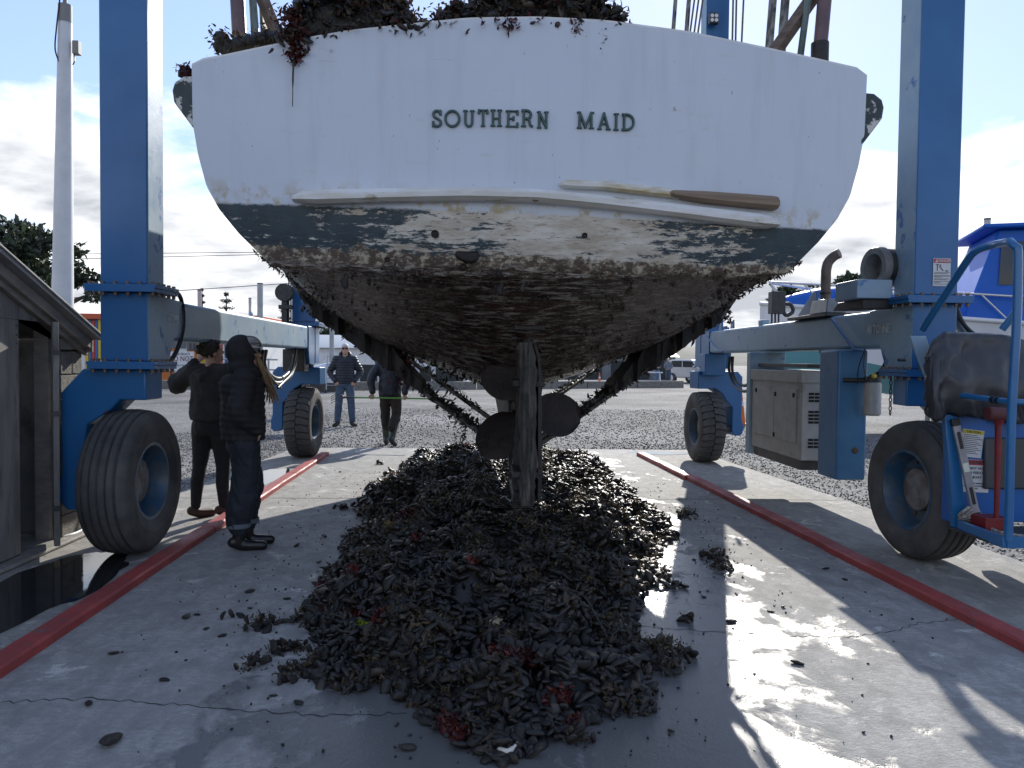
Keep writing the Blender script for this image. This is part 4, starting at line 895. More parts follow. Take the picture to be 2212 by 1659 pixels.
# stencilled rating, half worn away
STEN = pmat('stencil_white', (0.70, 0.72, 0.72), (0.30, 0.40, 0.48), 14, 0.50, 0.70, rough=0.6)
def face_x(p, sgn):   # text plane facing -x (sgn=-1) or +x
    return Matrix.Translation(p) @ (Matrix.Rotation(R(-90), 4, 'Z') if sgn < 0 else Matrix.Rotation(R(90), 4, 'Z')) @ Matrix.Rotation(R(90), 4, 'X')
text_mesh('40 TONNE', 0.105, STEN, 'rating_lettering', hoist, face_x((XR-0.168, YF+PD+0.245, 1.79), -1), xs=0.72)
text_mesh('40 TONNE', 0.085, STEN, 'rating_lettering', hoist, face_x((XL+0.168, YF+PD+0.20, 1.80), 1), xs=0.55)
# ---- signs
PAPER = pmat('sign_white', (0.62, 0.63, 0.64), (0.55, 0.56, 0.57), 8, rough=0.5); SRED = pmat('sign_red', (0.38, 0.045, 0.06), rough=0.5); INK = pmat('sign_ink', (0.03, 0.03, 0.035), rough=0.6); SYEL = pmat('sign_yellow', (0.50, 0.42, 0.04), rough=0.5)
yf = YF-PD-0.003
def facing(p, rx=0, rz=0): return Matrix.Translation(p) @ Matrix.Rotation(rz, 4, 'Z') @ Matrix.Rotation(R(90)+rx, 4, 'X')
def plate(name, c, w, h, mat, parent, M0, dz=0.0, th=0.003):
    o = MB().box((c[0]-w/2, c[1]-h/2, dz), (c[0]+w/2, c[1]+h/2, dz+th), M0).build(name, mat, parent); return o
def sub(o, p): o.parent = p; o.matrix_parent_inverse = Matrix.Identity(4); return o
c = (PY(2034, 558, yf)+PY(2034, 618, yf))/2; w = 0.138; h = 0.215; M0 = facing((c[0], yf, c[2]))
sg = plate('danger_sign', (0, 0), w, h, PAPER, hoist, M0); tag(sg, 'white danger notice with red heading')
sub(plate('sign_header', (0, h/2-0.020), w*0.96, 0.032, SRED, None, M0, 0.0035, 0.001), sg)
sub(text_mesh('DANGER', 0.030, PAPER, 'heading', None, M0 @ Matrix.Translation((0.014, h/2-0.020, 0.0052)), xs=0.95), sg)
wt = MB().add([(-0.056, h/2-0.032, 0.005), (-0.036, h/2-0.032, 0.005), (-0.046, h/2-0.012, 0.005)], [(0, 1, 2)], M0).build('warning_triangle', PAPER, None, smooth=None); sub(wt, sg)
pic = MB(); pic.box((-0.040, 0.010, .0035), (-0.034, 0.056, .0045), M0); pic.box((-0.050, 0.054, .0035), (-0.024, 0.060, .0045), M0); pic.box((-0.002, -0.003, 0.0035), (0.005, 0.048, 0.0045), M0 @ Matrix.Translation((0.008, 0.01, 0)) @ Matrix.Rotation(R(40), 4, 'Z')); pic.box((0.026, 0.006, .0035), (0.050, 0.014, .0045), M0); pic.box((-0.016, 0.048, .0035), (-0.006, 0.058, .0045), M0)
tag(sub(pic.build('pictogram', INK, None), sg), kind='stuff')
ln = MB()
for k, (z, ww) in enumerate([(-0.004, .125), (-0.012, .11), (-0.026, .125), (-0.033, .125), (-0.040, .06), (-0.053, .125), (-0.060, .10), (-0.074, .12), (-0.081, .05), (-0.093, .12)]): ln.box((-0.062, z, .0035), (-0.062+ww, z+0.003, .0042), M0)
tag(sub(ln.build('small_print', INK, None), sg), kind='stuff')
# ------------------------------------------------------------------ mussels, weed and slings
def mussel_proto(seed, gape=0.0):
    r = np.random.default_rng(seed); ts = np.array([0.06, 0.22, 0.45, 0.70, 0.90]); n = 7; V = [(0, 0, 0)]
    W = 0.30*(0.9+0.25*r.random()); T = 0.145*(0.85+0.3*r.random()); b = 0.10*r.random()+0.04
    for t in ts:
        w = W*math.sin(math.pi*min(1, 0.10+0.80*t))**0.7*(0.75+0.35*t); th = T*math.sin(math.pi*(0.12+0.76*t))**0.8
        for j in range(n):
            a = 2*math.pi*j/n; V.append((t, w*math.cos(a)*(1+0.10*r.normal())-b*math.sin(math.pi*t), th*math.sin(a)*(1-0.3*math.cos(a)**2)*(1+0.08*r.normal())))
    V.append((1.0, 0, 0)); V = np.array(V); V[:, 0] -= 0.5
    F = [(0, 1+(j+1) % n, 1+j) for j in range(n)]
    for i in range(len(ts)-1):
        for j in range(n):
            a, b_, c, d = 1+i*n+j, 1+i*n+(j+1) % n, 1+(i+1)*n+(j+1) % n, 1+(i+1)*n+j; F += [(a, b_, c), (a, c, d)]
    F += [(1+(len(ts)-1)*n+j, 1+(len(ts)-1)*n+(j+1) % n, len(V)-1) for j in range(n)]
    return V, np.array(F)
MUS = [mussel_proto(k) for k in range(5)]
MUSM = pmat('mussel_shell', (0.014, 0.0125, 0.0105), (0.005, 0.005, 0.0055), 16, 0.38, 0.62, rough=0.46, rough2=0.34, bump=0.45, bscale=60, island=0.65, c3=(0.042, 0.029, 0.016), scale3=7, lo3=0.50, hi3=0.66)
FUZZ = pmat('brown_fuzz', (0.085, 0.058, 0.028), (0.035, 0.027, 0.016), 9, rough=0.6, island=0.6, trans=0.30)
REDW = pmat('red_seaweed', (0.105, 0.018, 0.013), (0.045, 0.008, 0.010), 14, rough=0.45, island=0.6, trans=0.35)
DARKM = pmat('heap_mud', (0.012, 0.011, 0.010), (0.03, 0.026, 0.02), 14, rough=0.45, bump=0.8, bscale=30)
HP = [(930, 985), (880, 1008), (845, 1035), (752, 1095), (775, 1150), (735, 1185), (718, 1240), (662, 1272), (652, 1330), (655, 1390), (705, 1450), (722, 1505), (900, 1532), (965, 1585), (1080, 1638), (1175, 1638), (1262, 1600), (1300, 1555), (1392, 1548), (1400, 1500), (1370, 1440), (1410, 1395), (1350, 1330), (1420, 1290), (1495, 1272), (1440, 1210), (1445, 1150), (1395, 1085), (1345, 1045), (1285, 1003), (1235, 985), (1100, 975)]
HPg = np.array([PG(x, y)[:2] for x, y in HP])
def seg_dist(P, A, B):
    d = B-A; t = np.clip(((P-A) @ d)/(d @ d), 0, 1); return np.linalg.norm(P-(A+t[:, None]*d), axis=1)
def inside(P, poly):
    x, y = P.T; c = np.zeros(len(P), bool); j = len(poly)-1
    for i in range(len(poly)):
        (xi, yi), (xj, yj_) = poly[i], poly[j]; c ^= ((yi > y) != (yj_ > y)) & (x < (xj-xi)*(y-yi)/(yj_-yi+1e-12)+xi); j = i
    return c
def heap_h(P):
    d = np.min([seg_dist(P, HPg[i], HPg[(i+1) % len(HPg)]) for i in range(len(HPg))], axis=0); d = np.where(inside(P, HPg), d, -d)
    wob = 0.20*vnoise(P[:, 0], P[:, 1], 21, 3, 0.40); e = np.clip((d+wob)/0.75, 0, 1)
    base = 0.155*(1-(1-e)**2)*np.clip(0.62+0.5*np.clip((P[:, 1]-3.0)/2.6, 0, 1), 0, 1)
    bump = 0.25*np.abs(vnoise(P[:, 0], P[:, 1], 33, 2, 0.42))-0.06+0.04*vnoise(P[:, 0], P[:, 1], 44, 3, 0.15)+0.05*vnoise(P[:, 0], P[:, 1], 5, 2, 0.9)
    return np.where((d+wob) > 0, np.maximum(base+bump*np.clip(e*3, 0, 1), 0.004), -0.02), d+wob
x0, x1, y0, y1 = HPg[:, 0].min()-.2, HPg[:, 0].max()+.2, HPg[:, 1].min()-.2, HPg[:, 1].max()+.2
gx, gy = np.meshgrid(np.linspace(x0, x1, 110), np.linspace(y0, y1, 260), indexing='ij'); gp = np.stack([gx.ravel(), gy.ravel()], -1); gh, gd = heap_h(gp)
i, j = np.meshgrid(np.arange(109), np.arange(259), indexing='ij'); q = (i*260+j).ravel(); Fq = np.stack([q, q+260, q+261, q+1], -1); Fq = Fq[(gh[Fq] > -0.01).any(1)]
heap_V = np.concatenate([gp, (gh-0.03)[:, None]], 1)
tri = np.concatenate([Fq[:, [0, 1, 2]], Fq[:, [0, 2, 3]]])
# scatter over the mound
N_M = 11500; P = np.stack([rng.uniform(x0, x1, N_M*4), y0+(y1-y0)*rng.random(N_M*4)**1.35], -1); h, dd = heap_h(P); k = dd > 0.0; P, h = P[k][:N_M], h[k][:N_M]
n = len(P); L_ = 0.042+0.07*rng.random(n)**1.4; pos = np.concatenate([P, (h-0.005+rng.uniform(-0.012, 0.030, n))[:, None]], 1)
rot = rand_rots(n); flat = rng.random(n) < 0.45
ang = rng.uniform(0, 2*np.pi, n); tl = rng.normal(0, 0.35, n); ca, sa, ct, st = np.cos(ang), np.sin(ang), np.cos(tl), np.sin(tl)
RF = np.stack([np.stack([ca*ct, -sa, ca*st], -1), np.stack([sa*ct, ca, sa*st], -1), np.stack([-st, 0*st, ct], -1)], 1); rot[flat] = RF[flat]
pos[:, 2] = np.maximum(pos[:, 2], 0.014)
# the largest in the picture become individuals
scr = np.array([project(p) for p in pos]); size = L_/scr[:, 2]; top = (rng.random(n) < 0.6) & (pos[:, 2] > h+0.004); order = np.argsort(-size*top)
ind = order[:300]; rest = np.setdiff1d(np.arange(n), ind)
meshes = []
for kk, (v, f) in enumerate(MUS):
    o = np_object('mussel', v, f, MUSM); meshes.append(o.data); bpy.data.objects.remove(o)
for c, i_ in enumerate(ind):
    o = bpy.data.objects.new('mussel', meshes[c % 5]); COL.objects.link(o); M4 = np.eye(4); M4[:3, :3] = rot[i_]*L_[i_]; M4[:3, 3] = pos[i_]; o.matrix_world = Matrix(M4.tolist())
    tag(o, 'dark brown mussel shell lying on top of the big heap under the boat', 'mussel', 'mussels on top of the heap')
Vs, Fs, off = [heap_V], [tri], len(heap_V)
for kk in range(5):
    s_ = rest[kk::5]; v, f = scatter(MUS[kk][0], MUS[kk][1], pos[s_], rot[s_], L_[s_]); Vs.append(v); Fs.append(f+off); off += len(v)
heap = np_object('mussel_heap', np.concatenate(Vs), np.concatenate(Fs), MUSM)
tag(heap, 'great heap of mussels and weed scraped off the hull, lying on the concrete', 'mussel heap', kind='stuff')
# tufts of brown hydroid fuzz and weed: small curled blades
blade_v = np.array([(-.18, 0, 0), (.18, 0, 0), (-.24, .08, .40), (.22, .10, .38), (-.10, .34, .82), (.12, .36, .78), (.02, .6, 1.0)]); blade_f = np.array([(0, 1, 3), (0, 3, 2), (2, 3, 5), (2, 5, 4), (4, 5, 6)])
def blades(pos, s, rg=rng): return scatter(blade_v, blade_f, pos, rand_rots(len(pos), rg), s)
nf = 50000; P = np.stack([rng.uniform(x0, x1, nf*3), y0+(y1-y0)*rng.random(nf*3)**1.2], -1); h, dd = heap_h(P); kk = (dd > 0.02) & (vnoise(P[:, 0], P[:, 1], 77, 3, 0.4) > -0.15); P, h = P[kk][:nf], h[kk][:nf]
v, f = blades(np.concatenate([P, (h+rng.uniform(-0.01, 0.035, len(P)))[:, None]], 1), 0.008+0.034*rng.random(len(P))**1.6)
fz = np_object('weed_fuzz', v, f, FUZZ, smooth=False); fz.parent = heap; tag(fz, kind='stuff')
# red seaweed tufts
def tuft(c, r, n, mat, name='red_seaweed', label=None, group=None, s0=0.010, s1=0.026, kids=None):
    d = rng.normal(size=(n, 3)); d /= np.linalg.norm(d, axis=1, keepdims=True); d[:, 2] = np.abs(d[:, 2])*0.8; p = d*(r*rng.random((n, 1))**0.4)+np.array(c)
    core = MB().ball((c[0], c[1], c[2]-r*0.15), (r*0.72, r*0.72, r*0.5), 9, 6); cv = np.concatenate(core.v); cv = cv+rng.normal(size=cv.shape)*r*0.06
    v, f = blades(p, rng.uniform(s0, s1, n)); ctri = []
    for q in core.f: ctri += [(q[0], q[a], q[a+1]) for a in range(1, len(q)-1)]
    o = np_object(name, np.concatenate([v, cv]), np.concatenate([f, np.array(ctri)+len(v)]), mat, smooth=False)
    return tag(o, label, 'seaweed', group)
RT_PX = [(1010, 975, .06), (850, 1022, .05), (985, 1000, .05), (1035, 985, .05), (870, 1130, .06), (885, 1120, .05), (900, 1190, .05), (700, 1255, .05), (760, 1290, .06), (830, 1290, .05), (850, 1310, .04), (820, 1340, .04), (1040, 1380, .03), (1100, 1420, .06), (1120, 1450, .06), (1150, 1455, .05), (1020, 1290, .04), (970, 1570, .06), (990, 1590, .05), (1215, 1515, .06), (1240, 1568, .05), (1060, 1430, .05), (930, 1110, .05), (760, 1350, .05), (850, 1385, .04), (1190, 1520, .05), (700, 1330, .04)]
for (x, y, r) in RT_PX:
    g0 = PG(x, y, 0.2); hh, _ = heap_h(np.array([[g0[0], g0[1]]])); g0 = PG(x, y, max(0.02, float(hh[0]))); hh, _ = heap_h(np.array([g0[:2]]))
    tuft((g0[0], g0[1], max(0.01, float(hh[0]))+r*0.25), r, 110, REDW, 'red_seaweed', 'tuft of dark red seaweed growing out of the mussel heap', 'red seaweed tufts on the heap', 0.012, 0.03)
def gt(x, y): g0 = PG(x, y, 0.2); hh, _ = heap_h(np.array([g0[:2]])); g0 = PG(x, y, max(0.02, float(hh[0]))); return (g0[0], g0[1], max(0.02, float(heap_h(np.array([g0[:2]]))[0][0]))+0.03)
c = gt(785, 1378); tuft(c, 0.035, 40, pmat('green_sponge', (0.22, 0.26, 0.01), (0.12, 0.16, 0.01), 20, rough=0.4, trans=0.2), 'green_weed', 'bright yellow-green lump of weed among the mussels', None, 0.015, 0.03)
c = gt(840, 1135); tuft(c, 0.05, 90, pmat('tan_sponge', (0.30, 0.21, 0.09), (0.20, 0.14, 0.06), 20, rough=0.7, trans=0.2), 'tan_sponge', 'tan sponge lump beside a red tuft on the heap', None, 0.01, 0.02)
c = gt(1072, 1357); tuft(c, 0.035, 60, pmat('pale_sponge', (0.42, 0.36, 0.24), (0.32, 0.26, 0.16), 20, rough=0.7), 'pale_sponge', 'pale cream sponge lump in the middle of the heap', None, 0.008, 0.016)
# a bleached stick of shell and a weed stalk at the foot of the heap
q0, q1, q2 = PG(1068, 1612, .03), PG(1100, 1622, .035), PG(1118, 1605, .04)
tag(MB().tube(bez([q0, (q0+q1)/2+np.array([0, -.01, 0]), q1, q2], 14), [0.006]*3+[0.010]*8+[0.006]*3, 7).build('pale_worm_tube', pmat('worm_tube', (0.62, 0.58, 0.50), rough=0.6), smooth=60), 'curved pale tube worm casing at the tip of the mussel heap', 'worm tube')
st_ = [gt(1210, 1330), gt(1260, 1355), gt(1310, 1390)]
tag(MB().tube(bez([np.array(s)+np.array([0, 0, .05]) for s in st_], 14), 0.004, 6).build('weed_stalk', DARKM), 'thin dark weed stalk lying across the mussels', 'stalk')
# separate clumps and single shells on the wet concrete
def clump(px, py, w, n, label, hgt=None, group='mussel clumps lying apart on the concrete'):
    c = PG(px, py); t = thing('mussel_clump', label, 'mussel clump', (c[0], c[1], 0), group=group, world=False)
    for q in range(n):
        a = rng.uniform(0, 6.283); rr = w*math.sqrt(rng.random()); L0 = rng.uniform(0.05, 0.085); o = bpy.data.objects.new('mussel', meshes[q % 5]); COL.objects.link(o); o.parent = t
        z = 0.012+rng.random()*(hgt or w*0.75)*(1-rr/w*0.8); rm = rand_rots(1)[0]; M4 = np.eye(4); M4[:3, :3] = rm*L0; M4[:3, 3] = (rr*math.cos(a), rr*math.sin(a), z); o.matrix_local = Matrix(M4.tolist())
    if n > 3:
        nb = 14*n; v, f = blades(np.stack([rng.normal(0, w*0.45, nb), rng.normal(0, w*0.45, nb), rng.random(nb)*w*0.7], -1), rng.uniform(0.01, 0.022, nb)); o = np_object('weed_fuzz', v, f, FUZZ, False); o.parent = t; tag(o, kind='stuff')
    return t
for a in [(1545, 1205, .10, 16, 'tall mussel clump beside the red kerb, upper of two touching clumps'), (1555, 1230, .11, 14, 'broad mussel clump touching the taller clump by the kerb'), (1440, 1420, .13, 30, 'big rounded mussel clump just off the bare wet concrete edge of the heap'),
          (1440, 1450, .08, 10, 'low mussel clump at the foot of the big rounded one'), (1480, 1340, .045, 5, 'small dark clump on the wet patch between heap and lit concrete'), (1480, 1115, .12, 16, 'long flat mussel clump reaching out from the heap towards the kerb'),
          (1430, 1125, .08, 10, 'mussel clump between the heap and the long flat clump'), (1445, 1165, .06, 7, 'small mussel clump below the long flat one'), (560, 1355, .10, 12, 'mussel clump with weed on its kerb side, beside an open pair of shells'),
          (600, 1410, .07, 8, 'mussel clump between the heap and the crack in the concrete'), (545, 1445, .08, 7, 'row of pale-edged mussels at the end of the crack'), (630, 1462, .09, 12, 'shaggy brown mussel clump with one white open shell'),
          (1380, 1530, .075, 10, 'upright mussel clump with a pale barnacled shell'), (820, 1003, .06, 7, 'small green-tinged clump on the dry concrete beyond the heap'), (735, 1100, .07, 8, 'mussel clump at the shadow edge by the heap'),
          (500, 1336, .05, 3, 'open pair of mussel shells near the heap edge'), (680, 1440, .10, 12, 'low spill of mussels joining the shaggy clump to the heap'), (1250, 1600, .06, 7, 'trail of weed and shell beyond the worm tube'), (650, 1405, .06, 6, 'mussel clump close against the heap flank')]:
    clump(*a)
for i_, (px, py, L0) in enumerate([(242, 1605, .115), (190, 1523, .06), (405, 1335, .075), (425, 1330, .05), (447, 1360, .045), (540, 1280, .07), (640, 1180, .08), (735, 1020, .055), (745, 1035, .03), (840, 1010, .04), (880, 1618, .075), (1722, 1435, .07), (1690, 1312, .05), (1665, 1322, .05), (1783, 1230, .06), (1825, 1253, .05), (1580, 1345, .07), (1687, 1187, .03), (245, 1413, .06), (355, 1472, .05), (645, 1520, .05), (700, 1160, .07), (690, 1215, .06), (612, 1345, .06), (1500, 1210, .045), (1395, 1270, .06), (620, 1295, .05), (1520, 1290, .04), (590, 1505, .04), (1450, 1580, .035), (540, 1315, .04), (480, 1375, .05)]):
    g_ = PG(px, py); o = bpy.data.objects.new('mussel', meshes[i_ % 5]); COL.objects.link(o); a = rng.uniform(0, 6.28)
    o.location = (g_[0], g_[1], L0*0.14); o.rotation_euler = (rng.normal()*0.2, rng.normal()*0.1, a); o.scale = (L0,)*3
    tag(o, 'single loose mussel shell lying flat on the concrete away from the heap', 'mussel', 'loose mussels on the concrete')
# crumbs of shell and weed nobody could count
nc = 900; P = np.stack([rng.uniform(-2.2, 2.8, nc*3), rng.uniform(2.6, 10.5, nc*3)], -1); _, dd = heap_h(P); pr_ = np.exp(np.minimum(dd, 0)/0.45); kk = (dd < 0) & (rng.random(len(P)) < pr_); P = P[kk][:nc]
v, f = scatter(oct_v, oct_f, np.concatenate([P, np.full((len(P), 1), 0.004)], 1), rand_rots(len(P)), rng.uniform(0.003, 0.011, len(P)))
tag(np_object('shell_crumbs', v, f, DARKM, False), 'crumbs of shell and weed sprinkled on the concrete round the heap', 'shell crumbs', kind='stuff')

# ---- masses of mussel and weed on the boat's stern rail
def mass(px0, px1, zs, Y_, label, n, tall):
    a = PY(px0, 60, Y_); b = PY(px1, 60, Y_); xs_ = rng.uniform(a[0], b[0], n); t = (xs_-a[0])/(b[0]-a[0]); top = np.interp(t, np.linspace(0, 1, len(tall)), tall)
    s_ = (xs_-BC)/2.18; zb = top_z(s_); z = zb-0.03+(top)*rng.random(n)**0.75; yv = 5.02+rng.uniform(-0.10, 0.55, n)*np.clip(1.1-0.5*(z-zb)/np.maximum(top, .05), .3, 1)
    Vs, Fs, off = [], [], 0; pos_ = np.stack([xs_, yv, z], -1); rt = rand_rots(n); ll = rng.uniform(0.06, 0.105, n)
    for kk in range(5):
        v, f = scatter(MUS[kk][0], MUS[kk][1], pos_[kk::5], rt[kk::5], ll[kk::5]); Vs.append(v); Fs.append(f+off); off += len(v)
    o = np_object('mussel_mass', np.concatenate(Vs), np.concatenate(Fs), MUSM); tag(o, label, 'mussel mass', kind='stuff')
    nb = n*4; k = rng.integers(0, n, nb); v, f = blades(pos_[k]+rng.normal(0, 0.035, (nb, 3)), rng.uniform(0.02, 0.055, nb)); w = np_object('weed_fuzz', v, f, FUZZ, False); w.parent = o; tag(w, kind='stuff')
    k = rng.integers(0, n, nb//3); v, f = blades(pos_[k]+rng.normal(0, 0.035, (nb//3, 3)), rng.uniform(0.02, 0.055, nb//3)); w = np_object('red_weed', v, f, REDW, False); w.parent = o; tag(w, kind='stuff')
    # drooping core so that light does not pass through
    core = MB(); xs2 = np.linspace(a[0]+0.05, b[0]-0.05, 14); Vc = []
    for x in xs2:
        tt = (x-a[0])/(b[0]-a[0]); hh = np.interp(tt, np.linspace(0, 1, len(tall)), tall)*0.8; z0 = float(top_z((x-BC)/2.18))
        Vc += [(x, 5.02, z0-0.02), (x, 5.0, z0+hh*0.6), (x, 5.15, z0+hh), (x, 5.4, z0+hh*0.8), (x, 5.5, z0-0.3)]
    cc = core.grid(Vc, 14, 5).build('mud_core', DARKM, None, smooth=60); cc.parent = o
    return o
mass(608, 905, 0, 5.05, 'dark mass of mussels and red weed heaped on the stern rail by the gallows post', 900, [.10, .36, .42, .42, .40, .36, .26, .05])
mass(945, 1345, 0, 5.05, 'long mass of mussels heaped on the middle of the stern rail', 1100, [.10, .20, .22, .28, .32, .34, .34, .32, .30, .10])
mass(885, 960, 0, 5.05, 'low ridge of mussels joining the two masses on the stern rail', 120, [.10, .06, .05, .08])
# fouled rope lump at the rail corner
ropeP = bez([PY(478, 78, 5.2), PY(482, 105, 5.15), PY(520, 96, 5.2), PY(560, 86, 5.3), PY(600, 82, 5.4), PY(622, 84, 5.5)], 30)
tag(MB().tube(ropeP, [0.045+0.012*math.sin(i*1.9) for i in range(30)], 8).build('fouled_rope', DARKM, smooth=60), 'thick weed-covered rope lying along the stern rail', 'rope')
nb = 700; k = rng.integers(0, 30, nb); v, f = blades(np.array(ropeP)[k]+rng.normal(0, .035, (nb, 3)), rng.uniform(.015, .04, nb)); w = np_object('rope_weed', v, f, FUZZ, False); w.parent = bpy.data.objects['fouled_rope']; tag(w, kind='stuff')
# weed hanging over the transom
def hang(pts, w, n, mat, label, thin=None):
    P_ = bez([PY(x, y, Y_) for x, y, Y_ in pts], 20); k = rng.integers(0, 20, n); wd = np.interp(k/19, [0, .5, 1], w)[:, None]
    v, f = blades(np.array(P_)[k]+rng.normal(size=(n, 3))*wd*np.array([1, .35, .6]), rng.uniform(.014, .04, n)); o = np_object('hanging_weed', v, f, mat, False); tag(o, label, 'seaweed')
    if thin: s_ = MB().tube(bez([PY(x, y, 4.93) for x, y in thin], 12), [.008]*4+[.006]*4+[.003]*4, 6).build('weed_stem', DARKM, None); s_.parent = o
hang([(620, 20, 4.95), (632, 60, 4.94), (640, 100, 4.94), (638, 130, 4.94)], [.05, .045, .02], 420, REDW, 'red weed hanging in a long tuft over the stern corner rail', [(635, 120), (633, 160), (632, 230)])
hang([(1245, 45, 4.93), (1247, 60, 4.92), (1248, 75, 4.92)], [.025, .02, .008], 60, REDW, 'short brown weed tip hanging over the middle of the stern', [(1268, 50), (1275, 70), (1282, 95)])
hang([(1100, 46, 4.9), (1102, 54, 4.9), (1102, 60, 4.9)], [.03, .03, .01], 60, REDW, 'small red weed tip over the rail above the name')
hang([(1300, 40, 4.93), (1302, 70, 4.93), (1300, 110, 4.94)], [.006, .005, .003], 50, FUZZ, 'thin root-like weed trailing down from the mussel mass', [(1296, 40), (1303, 70), (1300, 115)])
tuft(PY(402, 155, 5.1), 0.07, 110, REDW, 'red_seaweed', 'red weed caught above the chipped rubbing strake', None, .014, .03)
# weed and shells clinging along the bilge
nb = 1500; Vb = []
for q in range(nb):
    y = 5.05+rng.random()**2*4.0; sg_ = rng.choice([-1, 1]); S = hull_section(y); z = rng.uniform(1.95, 2.2)+ (0.0 if y < 6 else -0.1); S2 = S[6:]; u = np.interp(z, S2[:, 1], S2[:, 0]); Vb.append((BC+sg_*(u+0.004), y, z-0.015))
for q in range(420):
    t = rng.random(); x = BC+rng.uniform(-1.6, 1.6); Vb.append((x, float(transom_y(x, 2.1))-0.004+0.06*(rng.random() < .5), 2.06+rng.normal()*0.02))
Vb = np.array(Vb); v, f = blades(Vb, rng.uniform(0.010, 0.034, len(Vb))); w = np_object('clinging_weed', v, f, pmat('brown_weed', (0.085, 0.055, 0.032), (0.03, 0.022, 0.016), 9, rough=0.55, island=0.5, trans=0.2), False); setp(w, boat); tag(w, kind='stuff')
for (px, py, L0) in ((748, 608, .10), (1083, 625, .09), (1130, 622, .06), (1010, 550, .16), (855, 580, .05), (940, 508, .05), (705, 635, .07), (1080, 590, .07)):
    p = PY(px, py, 5.02 if py > 585 else 4.96); o = bpy.data.objects.new('mussel', meshes[3]); COL.objects.link(o); setp(o, boat); o.rotation_euler = (R(90), R(100) if py > 585 else R(5), 0); o.scale = (L0,)*3; o.location = (p[0], p[1], p[2])

# shells and barnacle scabs still stuck to the bottom planks
nb = 1600; Vb = []; rg5 = np.random.default_rng(55)
for q in range(nb):
    y = 5.1+rg5.random()**1.4*3.6; S = hull_section(y); k = rg5.integers(0, 15); f_ = rg5.random(); u = S[k, 0]*(1-f_)+S[k+1, 0]*f_; z = S[k, 1]*(1-f_)+S[k+1, 1]*f_
    if vnoise(np.array([u*1.3+9*(q % 2)]), np.array([y*1.3]), 3, 3, .5)[0] > -0.1: Vb.append((BC+(1 if q % 2 else -1)*u, y, z-0.004))
Vb = np.array(Vb); vv, ff = scatter(oct_v*np.array([1, .7, .8]), oct_f, Vb, rand_rots(len(Vb), rg5), 0.006+0.024*rg5.random(len(Vb))**3)
w = np_object('shell_scabs', vv, ff, pmat('shell_scab', (0.05, 0.042, 0.034), (0.018, 0.015, 0.012), 6, rough=0.4, island=0.7), False); setp(w, boat); tag(w, kind='stuff')
k = rg5.choice(len(Vb), 240); Sg = blades(Vb[k]-np.array([0, 0, .012]), rg5.uniform(.02, .06, 240), rg5); w = np_object('bottom_weed', Sg[0], Sg[1], MATS['brown_weed'], False); setp(w, boat); tag(w, kind='stuff')
